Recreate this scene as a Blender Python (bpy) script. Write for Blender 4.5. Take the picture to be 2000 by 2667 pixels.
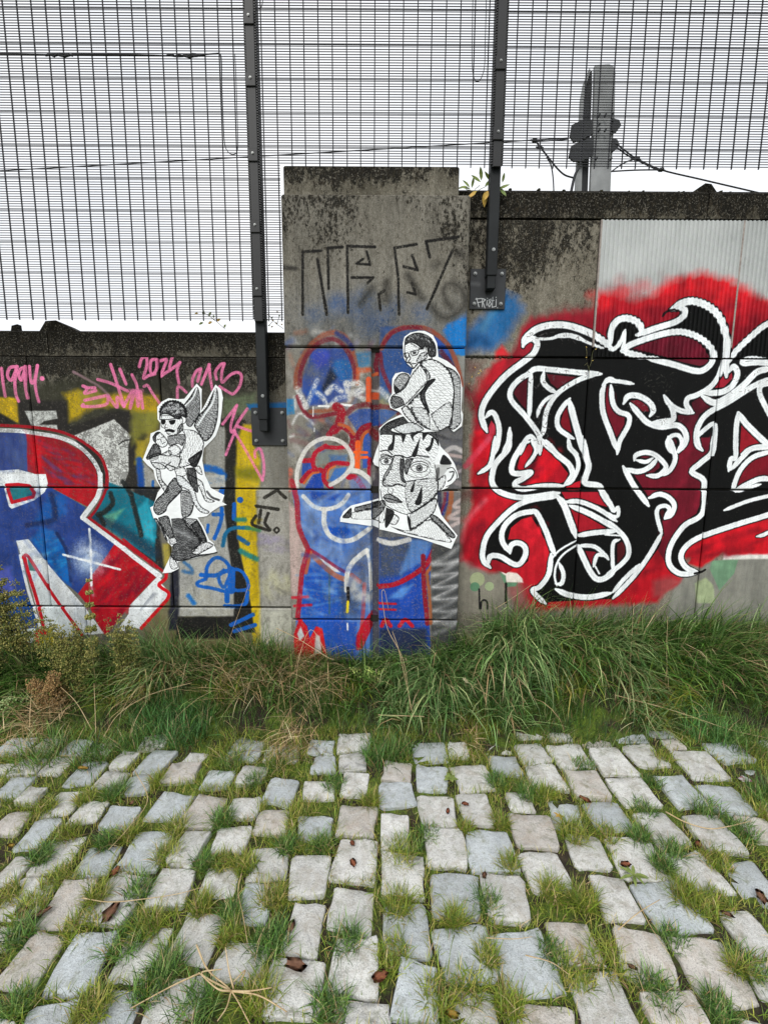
import bpy, bmesh, math, random
import numpy as np
from mathutils import Vector, Matrix
from mathutils.geometry import tessellate_polygon

for o in list(bpy.data.objects):
    bpy.data.objects.remove(o)
S = bpy.context.scene
COL = S.collection
random.seed(7)
RNG = np.random.default_rng(11)

# ------------------------------------------------------------------ camera
FPX, CXP, CYP = 1100.0, 1000.0, 1333.5
PITCH, ROLL, EYE = math.radians(7.5), math.radians(0.35), 1.5
cam = bpy.data.cameras.new('camera')
cam.sensor_fit = 'VERTICAL'
cam.sensor_height = 36.0
cam.lens = 36.0 * FPX / 2667.0
cam.clip_start = 0.02
cam.clip_end = 2000
camo = bpy.data.objects.new('camera', cam)
COL.objects.link(camo)
ROT = Matrix.Rotation(math.pi / 2 - PITCH, 3, 'X') @ Matrix.Rotation(ROLL, 3, 'Z')
camo.matrix_world = Matrix.Translation((0, 0, EYE)) @ ROT.to_4x4()
S.camera = camo
RN = np.array(ROT)

# ------------------------------------------------------------------ overcast sky, soft sun
SUN_EL, SUN_AZ = math.radians(48), math.radians(200)
w = bpy.data.worlds.new('World')
S.world = w
w.use_nodes = True
nt = w.node_tree
nt.nodes.clear()
out = nt.nodes.new('ShaderNodeOutputWorld')
bg = nt.nodes.new('ShaderNodeBackground')
sky = nt.nodes.new('ShaderNodeTexSky')
sky.sky_type = 'NISHITA'
sky.sun_disc = False
sky.sun_elevation = SUN_EL
sky.sun_rotation = SUN_AZ
sky.dust_density = 4.0
hs = nt.nodes.new('ShaderNodeHueSaturation')
hs.inputs['Saturation'].default_value = 0.25
nz = nt.nodes.new('ShaderNodeTexNoise')
nz.inputs['Scale'].default_value = 2.2
nz.inputs['Detail'].default_value = 4
rmp = nt.nodes.new('ShaderNodeValToRGB')
rmp.color_ramp.elements[0].position = 0.3
rmp.color_ramp.elements[0].color = (9.3, 9.7, 10.3, 1)
rmp.color_ramp.elements[1].position = 0.7
rmp.color_ramp.elements[1].color = (10.6, 10.7, 10.9, 1)
mx = nt.nodes.new('ShaderNodeMix')
mx.data_type = 'RGBA'
mx.inputs['Factor'].default_value = 0.9
tcw = nt.nodes.new('ShaderNodeTexCoord')
nt.links.new(tcw.outputs['Generated'], nz.inputs['Vector'])
nt.links.new(nz.outputs['Fac'], rmp.inputs['Fac'])
nt.links.new(sky.outputs['Color'], hs.inputs['Color'])
nt.links.new(hs.outputs['Color'], mx.inputs['A'])
nt.links.new(rmp.outputs['Color'], mx.inputs['B'])
nt.links.new(mx.outputs['Result'], bg.inputs['Color'])
bg.inputs['Strength'].default_value = 0.1
nt.links.new(bg.outputs['Background'], out.inputs['Surface'])

sl = bpy.data.lights.new('sun', 'SUN')
sl.energy = 1.5
sl.angle = math.radians(25)
sl.color = (1.0, 0.97, 0.92)
suno = bpy.data.objects.new('sun', sl)
COL.objects.link(suno)
# light comes from behind the camera, high and a little from the left
sd = Vector((0.35, 0.75, -0.85)).normalized()
suno.rotation_euler = sd.to_track_quat('-Z', 'Y').to_euler()
suno.location = (-2, -4, 6)

S.view_settings.view_transform = 'Standard'
S.view_settings.look = 'None'
S.view_settings.exposure = 0.25
S.view_settings.gamma = 1.0
S.render.film_transparent = False
S.cycles.max_bounces = 6
S.cycles.use_denoising = True
S.cycles.use_adaptive_sampling = True
S.cycles.adaptive_threshold = 0.02

# ------------------------------------------------------------------ photo position -> place in the world
def ray(px, py):
    return RN @ np.array([(px - CXP) / FPX, (CYP - py) / FPX, -1.0])
def W(px, py, Y):
    d = ray(px, py)
    t = Y / d[1]
    return float(t * d[0]), float(EYE + t * d[2])
def G(px, py, z=0.0):
    d = ray(px, py)
    t = (z - EYE) / d[2]
    return float(t * d[0]), float(t * d[1])
def PXM(Y):
    return Y / FPX          # metres per photo pixel near eye level at depth Y

YW = 2.66      # wall face
YP = 2.55      # pillar face
YM = 2.58      # mesh fence plane

# ------------------------------------------------------------------ naming helpers
def tag(o, label=None, cat=None, group=None, kind=None):
    if label: o['label'] = label
    if cat: o['category'] = cat
    if group: o['group'] = group
    if kind: o['kind'] = kind
    return o
def empty(name, loc=(0, 0, 0)):
    o = bpy.data.objects.new(name, None)
    o.location = loc
    o.empty_display_size = 0.05
    COL.objects.link(o)
    return o
def link(name, me, mat=None, parent=None, smooth=False):
    if mat: me.materials.append(mat)
    if smooth:
        me.polygons.foreach_set('use_smooth', [True] * len(me.polygons))
    o = bpy.data.objects.new(name, me)
    COL.objects.link(o)
    if parent is not None:
        o.parent = parent
        o.matrix_parent_inverse = Matrix.Translation(-parent.location) if parent.parent is None else Matrix.Identity(4)
    return o
def obj_bm(name, bm, mat=None, parent=None, smooth=False):
    me = bpy.data.meshes.new(name)
    bm.normal_update()
    bm.to_mesh(me)
    bm.free()
    return link(name, me, mat, parent, smooth)
def obj_np(name, V, F, mat=None, parent=None, smooth=False, col=None):
    """V (n,3); F list of (m,k) index arrays"""
    me = bpy.data.meshes.new(name)
    V = np.asarray(V, np.float32)
    me.vertices.add(len(V))
    me.vertices.foreach_set('co', V.ravel())
    loops = np.concatenate([f.ravel() for f in F]).astype(np.int32)
    sizes = np.concatenate([np.full(len(f), f.shape[1]) for f in F]).astype(np.int32)
    starts = np.concatenate([[0], np.cumsum(sizes)[:-1]]).astype(np.int32)
    me.loops.add(len(loops))
    me.loops.foreach_set('vertex_index', loops)
    me.polygons.add(len(sizes))
    me.polygons.foreach_set('loop_start', starts)
    me.update(calc_edges=True)
    me.validate()
    if col is not None:
        a = me.color_attributes.new('Col', 'FLOAT_COLOR', 'POINT')
        c = np.ones((len(V), 4), np.float32)
        c[:, :3] = col
        a.data.foreach_set('color', c.ravel())
    return link(name, me, mat, parent, smooth)

def bx(bm, x0, x1, y0, y1, z0, z1, bev=0.0):
    vs = [bm.verts.new(p) for p in ((x0,y0,z0),(x1,y0,z0),(x1,y1,z0),(x0,y1,z0),(x0,y0,z1),(x1,y0,z1),(x1,y1,z1),(x0,y1,z1))]
    fs = [bm.faces.new([vs[i] for i in f]) for f in ((3,2,1,0),(4,5,6,7),(0,1,5,4),(1,2,6,5),(2,3,7,6),(3,0,4,7))]
    if bev > 0:
        es = list({e for f in fs for e in f.edges})
        bmesh.ops.bevel(bm, geom=es, offset=bev, segments=1, affect='EDGES', profile=0.5)
def box(name, x0, x1, y0, y1, z0, z1, mat, parent=None, bev=0.0):
    bm = bmesh.new()
    bx(bm, x0, x1, y0, y1, z0, z1, bev)
    return obj_bm(name, bm, mat, parent)
def tube(bm, pts, r, n=6, cap=True):
    pts = [Vector(p) for p in pts]
    rs = r if isinstance(r, (list, tuple)) else [r] * len(pts)
    rings = []
    up = None
    for i, p in enumerate(pts):
        t = (pts[min(i + 1, len(pts) - 1)] - pts[max(i - 1, 0)])
        if t.length < 1e-9: t = Vector((0, 0, 1))
        t.normalize()
        if up is None:
            up = Vector((0, 0, 1)) if abs(t.z) < 0.9 else Vector((1, 0, 0))
        a = t.cross(up)
        if a.length < 1e-5: a = t.orthogonal()
        a.normalize()
        b = a.cross(t).normalized()
        up = b
        rings.append([bm.verts.new(p + a * (math.cos(k * 2 * math.pi / n) * rs[i]) + b * (math.sin(k * 2 * math.pi / n) * rs[i])) for k in range(n)])
    for i in range(len(rings) - 1):
        for k in range(n):
            bm.faces.new((rings[i][k], rings[i][(k + 1) % n], rings[i + 1][(k + 1) % n], rings[i + 1][k]))
    if cap and n > 2:
        bm.faces.new(rings[0][::-1])
        bm.faces.new(rings[-1])
def catmull(P, k=6):
    P = np.asarray(P, float)
    if len(P) < 3: return P
    Q = np.vstack([2 * P[0] - P[1], P, 2 * P[-1] - P[-2]])
    o = []
    for i in range(1, len(Q) - 2):
        p0, p1, p2, p3 = Q[i - 1], Q[i], Q[i + 1], Q[i + 2]
        for t in np.arange(k) / k:
            o.append(0.5 * (2 * p1 + (p2 - p0) * t + (2 * p0 - 5 * p1 + 4 * p2 - p3) * t * t + (3 * p1 - p0 - 3 * p2 + p3) * t ** 3))
    o.append(Q[-2])
    return np.array(o)

# ------------------------------------------------------------------ node helpers
def mat(name):
    m = bpy.data.materials.new(name)
    m.use_nodes = True
    n = m.node_tree
    b = n.nodes['Principled BSDF']
    return m, n, b
def L(n, a, b): n.links.new(a, b)
def noise(n, scale, detail=4, rough=0.55, vec=None, dist=0.0):
    t = n.nodes.new('ShaderNodeTexNoise')
    t.inputs['Scale'].default_value = scale
    t.inputs['Detail'].default_value = detail
    t.inputs['Roughness'].default_value = rough
    t.inputs['Distortion'].default_value = dist
    if vec: L(n, vec, t.inputs['Vector'])
    return t.outputs['Fac']
def ramp(n, fac, stops):
    r = n.nodes.new('ShaderNodeValToRGB')
    e = r.color_ramp.elements
    while len(e) < len(stops): e.new(0.5)
    for i, (p, c) in enumerate(stops):
        e[i].position = p
        e[i].color = (c, c, c, 1) if isinstance(c, (int, float)) else (*c, 1)
    L(n, fac, r.inputs['Fac'])
    return r.outputs['Color']
def mixc(n, fac, a, b, mode='MIX'):
    m = n.nodes.new('ShaderNodeMix')
    m.data_type = 'RGBA'
    m.blend_type = mode
    for s, v in (('Factor', fac), ('A', a), ('B', b)):
        if isinstance(v, (int, float)) and s == 'Factor': m.inputs[s].default_value = v
        elif isinstance(v, tuple): m.inputs[s].default_value = (*v, 1)
        else: L(n, v, m.inputs[s])
    return m.outputs['Result']
def math_(n, op, a, b=0.0):
    m = n.nodes.new('ShaderNodeMath')
    m.operation = op
    m.use_clamp = True
    for i, v in enumerate((a, b)):
        if isinstance(v, (int, float)): m.inputs[i].default_value = v
        else: L(n, v, m.inputs[i])
    return m.outputs[0]
def bump(n, b, h, strength=0.3, dist=0.01):
    t = n.nodes.new('ShaderNodeBump')
    t.inputs['Strength'].default_value = strength
    t.inputs['Distance'].default_value = dist
    L(n, h, t.inputs['Height'])
    L(n, t.outputs['Normal'], b.inputs['Normal'])
def geo(n):
    g = n.nodes.new('ShaderNodeNewGeometry')
    return g.outputs['Position']
def mapping(n, vec, scale=(1, 1, 1), loc=(0, 0, 0), rot=(0, 0, 0)):
    m = n.nodes.new('ShaderNodeMapping')
    m.inputs['Scale'].default_value = scale
    m.inputs['Location'].default_value = loc
    m.inputs['Rotation'].default_value = rot
    L(n, vec, m.inputs['Vector'])
    return m.outputs['Vector']
def s2l(c):
    c = np.asarray(c, float) / 255.0
    return tuple(np.where(c <= 0.04045, c / 12.92, ((c + 0.055) / 1.055) ** 2.4).tolist())

# ------------------------------------------------------------------ a small spray-can: paints strokes and fills on a flat print
def vnoise(h, w, cell, seed):
    r = np.random.default_rng(seed)
    gh, gw = int(h / cell) + 3, int(w / cell) + 3
    g = r.random((gh, gw)).astype(np.float32)
    y = np.arange(h) / cell
    x = np.arange(w) / cell
    yi, xi = y.astype(int), x.astype(int)
    fy, fx = (y - yi)[:, None], (x - xi)[None, :]
    fy = fy * fy * (3 - 2 * fy)
    fx = fx * fx * (3 - 2 * fx)
    a = g[yi][:, xi]; b = g[yi][:, xi + 1]; c = g[yi + 1][:, xi]; d = g[yi + 1][:, xi + 1]
    return ((a * (1 - fx) + b * fx) * (1 - fy) + (c * (1 - fx) + d * fx) * fy).astype(np.float32)

class Print:
    """flat artwork in wall metres; rows run upwards like an image buffer"""
    def __init__(s, x0, x1, z0, z1, res, Y, seed=1):
        s.x0, s.z0, s.res, s.Y = x0, z0, res, Y
        s.w, s.h = int((x1 - x0) * res), int((z1 - z0) * res)
        s.x1, s.z1 = x0 + s.w / res, z0 + s.h / res
        s.rgb = np.zeros((s.h, s.w, 3), np.float32)
        s.a = np.zeros((s.h, s.w), np.float32)
        s.fine = vnoise(s.h, s.w, 2.5, seed) * 0.6 + vnoise(s.h, s.w, 6, seed + 1) * 0.4
        s.mid = vnoise(s.h, s.w, 14, seed + 2) * 0.5 + vnoise(s.h, s.w, 40, seed + 3) * 0.5
        s.rng = np.random.default_rng(seed + 9)
        s.fr = None
        s.k = 1.0
    def frame(s, X, Y, sc):          # coordinates below are read off the photograph in this frame
        s.fr = (X, Y, sc)
        s.k = sc * PXM(s.Y) * s.res
    def pts(s, P):
        X, Y, sc = s.fr
        o = []
        for p in P:
            x, z = W(X + p[0] * sc, Y + p[1] * sc, s.Y)
            o.append(((x - s.x0) * s.res, (z - s.z0) * s.res))
        return np.array(o, np.float32)
    def dist(s, Q, pad, closed=False, rad=None):
        if closed: Q = np.vstack([Q, Q[:1]])
        k = -1
        lo = np.floor(Q.min(0) - pad).astype(int); hi = np.ceil(Q.max(0) + pad).astype(int)
        i0, j0 = max(lo[0], 0), max(lo[1], 0)
        i1, j1 = min(hi[0], s.w), min(hi[1], s.h)
        if i1 <= i0 or j1 <= j0: return None
        D = np.full((j1 - j0, i1 - i0), 1e6, np.float32)
        for a, b in zip(Q[:-1], Q[1:]):
            k += 1
            l = np.floor(np.minimum(a, b) - pad).astype(int); h = np.ceil(np.maximum(a, b) + pad).astype(int)
            u0, v0 = max(l[0], i0), max(l[1], j0)
            u1, v1 = min(h[0], i1), min(h[1], j1)
            if u1 <= u0 or v1 <= v0: continue
            xx = np.arange(u0, u1, dtype=np.float32)[None, :] - a[0]
            yy = np.arange(v0, v1, dtype=np.float32)[:, None] - a[1]
            d = b - a
            t = np.clip((xx * d[0] + yy * d[1]) / max(float(d @ d), 1e-6), 0, 1)
            q = np.hypot(xx - t * d[0], yy - t * d[1])
            if rad is not None: q = q + (1 - (rad[k] * (1 - t) + rad[k + 1] * t)) * rad[-1]
            sl = D[v0 - j0:v1 - j0, u0 - i0:u1 - i0]
            np.minimum(sl, q, out=sl)
        return D, i0, j0, i1, j1
    def put(s, m, i0, j0, i1, j1, col, var=0.0):
        c = np.array(col, np.float32) / 255.0
        A = s.a[j0:j1, i0:i1]; R = s.rgb[j0:j1, i0:i1]
        if var:
            c = c[None, None] * (1 + var * (s.mid[j0:j1, i0:i1, None] - 0.5) * 2)
        na = m + A * (1 - m)
        R[:] = (c * m[..., None] + R * (A * (1 - m))[..., None]) / np.maximum(na, 1e-4)[..., None]
        A[:] = na
    def stroke(s, P, wd, col, soft=3.0, a=1.0, wear=0.0, smooth=True, closed=False, var=0.06, taper=False):
        Q = s.pts(P)
        if closed: Q = np.vstack([Q, Q[:1]])
        if smooth and len(Q) > 2: Q = catmull(Q, 5).astype(np.float32)
        r = max(wd * s.k * 0.5, 0.45); so = max(soft * s.k, 0.7)
        rad = None
        if taper:
            arc = np.concatenate([[0], np.cumsum(np.hypot(*np.diff(Q, axis=0).T))])
            e = np.minimum(arc, arc[-1] - arc)
            rad = np.append(np.clip(taper + (1 - taper) * e / max(2.2 * r, 1e-3), 0, 1), r).astype(np.float32)
        g = s.dist(Q, r + so + 1, rad=rad)
        if g is None: return
        D, i0, j0, i1, j1 = g
        jit = (s.fine[j0:j1, i0:i1] - 0.5) * min(so, r) * 0.8
        m = np.clip((r + so * 0.5 - D + jit) / so, 0, 1) * a
        if wear: m = m * np.clip(1 - wear * np.clip((s.fine[j0:j1, i0:i1] * 0.6 + s.mid[j0:j1, i0:i1] * 0.4 - 0.42) * 6, 0, 1), 0, 1)
        s.put(m, i0, j0, i1, j1, col, var)
    def fill(s, P, col, soft=4.0, a=1.0, wear=0.0, smooth=False, var=0.1):
        Q = s.pts(P)
        if smooth: Q = catmull(np.vstack([Q, Q[:1]]), 4)[:-1].astype(np.float32)
        so = max(soft * s.k, 0.8)
        g = s.dist(Q, so + 1, closed=True)
        if g is None: return
        D, i0, j0, i1, j1 = g
        ins = s.inside(Q, i0, j0, i1, j1)
        sd = np.where(ins, D, -D) + (s.mid[j0:j1, i0:i1] - 0.5) * so * 0.6
        m = np.clip(0.5 + sd / so, 0, 1) * a
        if wear: m = m * np.clip(1 - wear * np.clip((s.fine[j0:j1, i0:i1] * 0.6 + s.mid[j0:j1, i0:i1] * 0.4 - 0.42) * 6, 0, 1), 0, 1)
        s.put(m, i0, j0, i1, j1, col, var)
    def inside(s, Q, i0, j0, i1, j1):
        xs = np.arange(i0, i1, dtype=np.float32)[None, :]
        ys = np.arange(j0, j1, dtype=np.float32)[:, None]
        ins = np.zeros((j1 - j0, i1 - i0), bool)
        n = len(Q)
        for k in range(n):
            (ax, ay), (bx_, by) = Q[k], Q[(k + 1) % n]
            if ay == by: continue
            c = (ay > ys) != (by > ys)
            xi = ax + (ys - ay) / (by - ay) * (bx_ - ax)
            ins ^= c & (xs < xi)
        return ins
    def dot(s, x, y, r, col, a=1.0, soft=None, wear=0.0):
        s.stroke([(x, y), (x + 0.5, y)], 2 * r if soft is None else r, col, soft if soft is not None else 4, a, wear, smooth=False)
    def streaks(s, P, col, n, ln, ang, wd=14, a=0.5, spread=0.25):
        """loose brush or spray streaks inside a shape"""
        P = np.array(P, float)
        lo, hi = P.min(0), P.max(0)
        k = 0
        for _ in range(n * 12):
            if k >= n: break
            q = lo + s.rng.random(2) * (hi - lo)
            if not pin(P, q): continue
            t = math.radians(ang) + s.rng.normal() * spread
            l = ln * (0.5 + s.rng.random())
            d = np.array([math.cos(t), math.sin(t)]) * l * 0.5
            s.stroke([tuple(q - d), tuple(q + d)], wd * (0.5 + s.rng.random()), col, wd * 0.9, a * (0.4 + 0.6 * s.rng.random()), smooth=False)
            k += 1
    def hatch(s, P, tone, ang=0.0, sp=7.0, wave=3.0, col=(16, 16, 18), outline=2.3, edge=34.0, cross=False):
        """pen hatching inside a shape: denser for a darker tone"""
        P = np.array(P, float)
        P = catmull(np.vstack([P, P[:1]]), 3)[:-1]
        tone = min(1.0, tone * 1.15 + .03)
        if tone > 0.6:
            s.fill(P, col, 2.0, min(1.0, (tone - 0.5) * 1.35), wear=0.35, var=0)
        lo, hi = P.min(0) - 5, P.max(0) + 5
        c = (lo + hi) / 2
        R = np.hypot(*(hi - lo)) / 2
        step = sp * .8 * (1.35 - 0.8 * tone)
        d = np.array([math.cos(math.radians(ang)), math.sin(math.radians(ang))])
        nrm = np.array([-d[1], d[0]])
        for u in np.arange(-R, R, step):
            ph = s.rng.random() * 6.28
            ts = np.arange(-R, R, 6.0)
            L_ = c + nrm * (u + wave * np.sin(ts * 0.05 + ph))[:, None] + d * ts[:, None]
            ok_ = pinv(P, L_)
            run = []
            gap = s.rng.random() * 40
            for q, ok in zip(L_, ok_):
                gap -= 6
                if ok and gap > -20 - 90 * tone:
                    run.append(tuple(q))
                else:
                    if len(run) > 1: s.stroke(run, 1.6 + 2.2 * tone, col, 1.2, 0.9, smooth=False, var=0)
                    run = []
                    if gap <= -20 - 90 * tone: gap = s.rng.random() * 26 * (1.2 - tone)
            if len(run) > 1: s.stroke(run, 1.6 + 2.2 * tone, col, 1.2, 0.9, smooth=False, var=0)
        if tone > .55 and not cross: s.hatch(P[::3], (tone - .03) / 1.15 * .5, ang + 65, sp * 1.2, wave, col, 0, 0, True)
        if edge:
            Q = s.pts(P)
            g = s.dist(Q, 2, closed=True)
            if g is not None:
                D, i0, j0, i1, j1 = g
                ins = s.inside(Q, i0, j0, i1, j1)
                k = np.clip(1 - D / (edge * s.k), 0, 1)
                m = np.clip((k * (0.55 + 0.5 * tone) - s.fine[j0:j1, i0:i1] * 0.9 + 0.12) * 5, 0, 1) * ins * 0.9
                s.put(m.astype(np.float32), i0, j0, i1, j1, col)
        if outline: s.stroke([tuple(p) for p in P], outline * 1.5, col, 1.5, 1.0, closed=True, smooth=True, var=0)
    def image(s, name):
        im = bpy.data.images.new(name, s.w, s.h, alpha=True)
        im.alpha_mode = 'CHANNEL_PACKED'
        im.colorspace_settings.name = 'sRGB'
        b = np.empty((s.h, s.w, 4), np.float32)
        b[..., :3] = np.clip(s.rgb, 0, 1)
        b[..., 3] = np.clip(s.a, 0, 1)
        im.pixels.foreach_set(b.ravel())
        im.update()
        im.pack()
        return im
def pinv(P, Q):
    ins = np.zeros(len(Q), bool)
    x, y = Q[:, 0], Q[:, 1]
    for a, b in zip(P, np.roll(P, 1, axis=0)):
        c = (a[1] > y) != (b[1] > y)
        if c.any(): ins ^= c & (x < (b[0] - a[0]) * (y - a[1]) / (b[1] - a[1] + 1e-12) + a[0])
    return ins
def pin(P, q):
    x, y = q
    ins = False
    n = len(P)
    j = n - 1
    for i in range(n):
        if (P[i][1] > y) != (P[j][1] > y) and x < (P[j][0] - P[i][0]) * (y - P[i][1]) / (P[j][1] - P[i][1]) + P[i][0]:
            ins = not ins
        j = i
    return ins

# ------------------------------------------------------------------ graffiti: left wall
FA, FB, FC, FD = (0, 820, .24111), (350, 820, .27125), (0, 1240, .24111), (350, 1240, .27125)
BLK, WHT, PINK, RED = (30, 29, 28), (222, 226, 228), (232, 122, 168), (190, 18, 34)
lw = Print(-3.0, -0.5, 0.05, 2.4, 560, YW, 21)
# what continues past the left edge of the view
lw.frame(0, 0, 1.0)
lw.fill([(-420, 1120), (20, 1110), (20, 1720), (-420, 1740)], (40, 62, 122), 30)
lw.fill([(-300, 1180), (-120, 1150), (-90, 1690), (-280, 1700)], (150, 25, 38), 12)
lw.stroke([(-420, 1150), (-200, 1110), (20, 1112)], 14, WHT, 3)
lw.stroke([(-290, 1700), (-200, 1400), (-100, 1200)], 16, WHT, 3)
lw.fill([(-420, 1000), (20, 1010), (20, 1110), (-420, 1120)], (60, 58, 42), 26, .9)
lw.fill([(20, 1130), (780, 1130), (790, 1760), (-420, 1760), (-420, 1600)], (120, 118, 108), 30, .7, .5)
lw.fill([(360, 1540), (660, 1540), (660, 1720), (380, 1720)], (120, 112, 70), 40, .8, .4)
lw.frame(*FA)
lw.fill([(-50, 800), (450, 770), (700, 690), (1000, 680), (1300, 700), (1700, 720), (1700, 1300), (-50, 1300)], (50, 50, 38), 90, .92)
lw.fill([(-50, 890), (190, 900), (215, 1190), (100, 1120), (-50, 1030)], (204, 168, 18), 26, 1, .3)
lw.fill([(690, 850), (850, 800), (1000, 880), (1000, 1010), (850, 1120), (740, 1170), (730, 950)], (190, 160, 20), 60, .95, .3)
lw.fill([(1130, 870), (1300, 860), (1700, 830), (1700, 1060), (1480, 1070), (1300, 1000), (1050, 1000)], (200, 165, 22), 60, .95, .3)
lw.fill([(850, 840), (1060, 800), (1150, 900), (1020, 1000), (880, 990)], (140, 130, 50), 50, .8)
lw.fill([(1450, 1060), (1700, 1060), (1700, 1160), (1480, 1140)], (98, 122, 84), 60, .9)
lw.fill([(1500, 1150), (1700, 1150), (1700, 1500), (1480, 1620), (1470, 1450)], (150, 134, 46), 60, .9, .2)
lw.fill([(-50, 1040), (60, 1100), (200, 1180), (-50, 1180)], BLK, 30, .95)
lw.fill([(195, 920), (730, 930), (745, 1180), (790, 1200), (1270, 1030), (1400, 1040), (1520, 1200), (1600, 1300), (1470, 1480), (1500, 1880), (1100, 1880), (800, 1320), (640, 1260), (210, 1190)], (38, 36, 34), 36, .97)
lw.fill([(270, 1040), (610, 1035), (625, 1120), (480, 1150), (430, 1190), (620, 1190), (630, 1260), (450, 1230), (345, 1205)], (205, 208, 204), 14, 1, .35)
lw.fill([(790, 1310), (1235, 1130), (1420, 1310), (1390, 1420), (1395, 1690), (1320, 1880), (1180, 1880), (1100, 1520)], (212, 214, 210), 12, 1, .5)
lw.stroke([(1290, 1400), (1360, 1360), (1560, 1345)], 16, BLK, 8, .8)
lw.frame(*FB)
lw.fill([(-20, 590), (300, 600), (550, 650), (800, 600), (1160, 720), (1160, 900), (-20, 880)], (46, 45, 38), 90, .8)
lw.fill([(-20, 780), (230, 780), (240, 1000), (-20, 940)], (190, 155, 24), 50, .9, .3)
lw.fill([(-20, 920), (230, 940), (230, 1080), (-20, 1260)], (118, 116, 48), 60, .95)
lw.fill([(20, 1200), (110, 1200), (100, 1400), (10, 1430)], (170, 150, 40), 40, .8)
lw.fill([(850, 790), (1170, 750), (1170, 900), (1100, 960), (860, 980)], (104, 118, 88), 60, .8, .3)
lw.fill([(1080, 860), (1500, 835), (1500, 905), (1100, 910)], (24, 96, 152), 24, .95)
lw.fill([(690, 1090), (870, 1075), (880, 1680), (690, 1680)], (152, 152, 147), 16, .95, .4)
lw.fill([(830, 1010), (960, 960), (1000, 1200), (965, 1680), (870, 1680), (880, 1100)], (34, 33, 30), 22, .97)
lw.fill([(985, 1200), (1050, 1050), (1150, 1060), (1150, 1250), (1210, 1400), (1200, 1680), (970, 1680)], (196, 168, 12), 30, .98, .2)
lw.fill([(970, 1480), (1200, 1470), (1195, 1590), (970, 1560)], (112, 110, 22), 60, .85)
lw.fill([(1210, 1260), (1500, 1260), (1500, 1680), (1210, 1680)], (140, 138, 130), 50, .75, .5)
lw.fill([(90, 1420), (220, 1560), (235, 1680), (90, 1680)], (165, 165, 160), 16, .95, .3)
lw.stroke([(50, 1395), (60, 1520), (72, 1680)], 62, (22, 72, 150), 24)
lw.stroke([(180, 1600), (180, 1700)], 26, (24, 92, 170), 12)
lw.stroke([(690, 1470), (790, 1490), (860, 1550), (800, 1600), (700, 1590)], 62, (18, 88, 168), 26, .95)
lw.frame(*FD)
lw.fill([(430, -10), (870, -10), (900, 600), (960, 1000), (970, 1350), (420, 1350), (420, 800)], (172, 172, 167), 14, 1, .25)
lw.fill([(-10, 110), (235, 110), (255, 600), (300, 900), (240, 880), (-10, 690)], (34, 36, 38), 30, .96)
lw.fill([(-10, 230), (90, 190), (150, 280), (210, 450), (215, 590), (60, 690), (-10, 600)], (22, 142, 168), 26, .97)
lw.stroke([(-10, 260), (30, 380), (75, 570)], 44, (34, 40, 42), 14, .95)
lw.fill([(270, 650), (350, 640), (350, 880), (285, 870)], (170, 155, 62), 30, .9, .3)
lw.fill([(350, 930), (430, 870), (430, 1260), (420, 1480), (330, 1480)], (36, 38, 50), 26, .97)
lw.fill([(965, 120), (1165, 120), (1180, 700), (1200, 1000), (1215, 1280), (1225, 1700), (1150, 1700), (1100, 1100), (1030, 830), (980, 500)], (202, 172, 20), 24, 1, .12)
lw.fill([(1180, 110), (1520, 110), (1520, 1700), (1215, 1700), (1200, 900)], (170, 168, 160), 50, .93, .3)
lw.fill([(1215, 1285), (1520, 1285), (1530, 1700), (1220, 1700)], (196, 196, 180), 60, .8, .2)
lw.fill([(850, 110), (965, 110), (985, 560), (1040, 850), (1110, 1200), (1160, 1500), (1000, 1500), (960, 1350), (950, 1000), (890, 600)], (31, 31, 30), 18, .98)
lw.fill([(420, 1350), (960, 1350), (1010, 1560), (400, 1560)], (28, 28, 28), 24, .98)
lw.streaks([(1210, 560), (1460, 560), (1460, 740), (1210, 740)], (140, 130, 165), 9, 150, 5, 40, .35)
lw.streaks([(1230, 900), (1480, 900), (1480, 1250), (1230, 1250)], (206, 204, 150), 6, 120, 60, 60, .35)
BLU = (18, 92, 182)
for p, wd in (([(690, 965), (700, 870), (760, 795), (830, 790), (900, 850), (930, 960)], 36), ([(640, 950), (780, 955), (860, 920), (945, 900)], 42),
              ([(655, 950), (690, 985), (610, 1020), (620, 1055), (760, 1080), (880, 1110), (960, 1100)], 34),
              ([(860, 905), (810, 960), (830, 1040), (870, 1060), (940, 910), (1020, 910), (1080, 990), (1090, 1080), (1000, 1100), (960, 1090)], 34),
              ([(935, 905), (930, 1100)], 74), ([(890, 1100), (890, 1200)], 52), ([(870, 1250), (1000, 1250), (1070, 1220), (1085, 1120)], 42),
              ([(930, 1430), (1140, 1330)], 42), ([(960, 1490), (1160, 1430)], 42), ([(840, 310), (830, 440), (770, 600)], 36),
              ([(760, 370), (845, 370)], 40), ([(960, 270), (955, 410)], 40), ([(840, 130), (830, 200)], 50), ([(710, 470), (700, 540)], 30)):
    lw.stroke(p, wd, BLU, 9)
lw.stroke([(850, 670), (880, 550), (960, 500), (1100, 500)], 38, (20, 105, 150), 12)
lw.stroke([(1080, 500), (1200, 520)], 40, (60, 130, 90), 16, .8)
lw.stroke([(1000, 590), (1090, 650)], 44, (22, 92, 150), 12)
lw.stroke([(1020, 720), (1170, 800)], 50, (34, 122, 122), 22, .95)
lw.stroke([(980, 420), (1060, 420)], 44, (30, 122, 122), 20, .9)
lw.dot(1015, 230, 30, (18, 92, 175))
lw.stroke([(480, 830), (540, 880), (550, 930), (470, 915)], 32, (30, 100, 170), 24, .8)
lw.stroke([(520, 1150), (570, 1220)], 46, (24, 105, 185), 26, .9)
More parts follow.
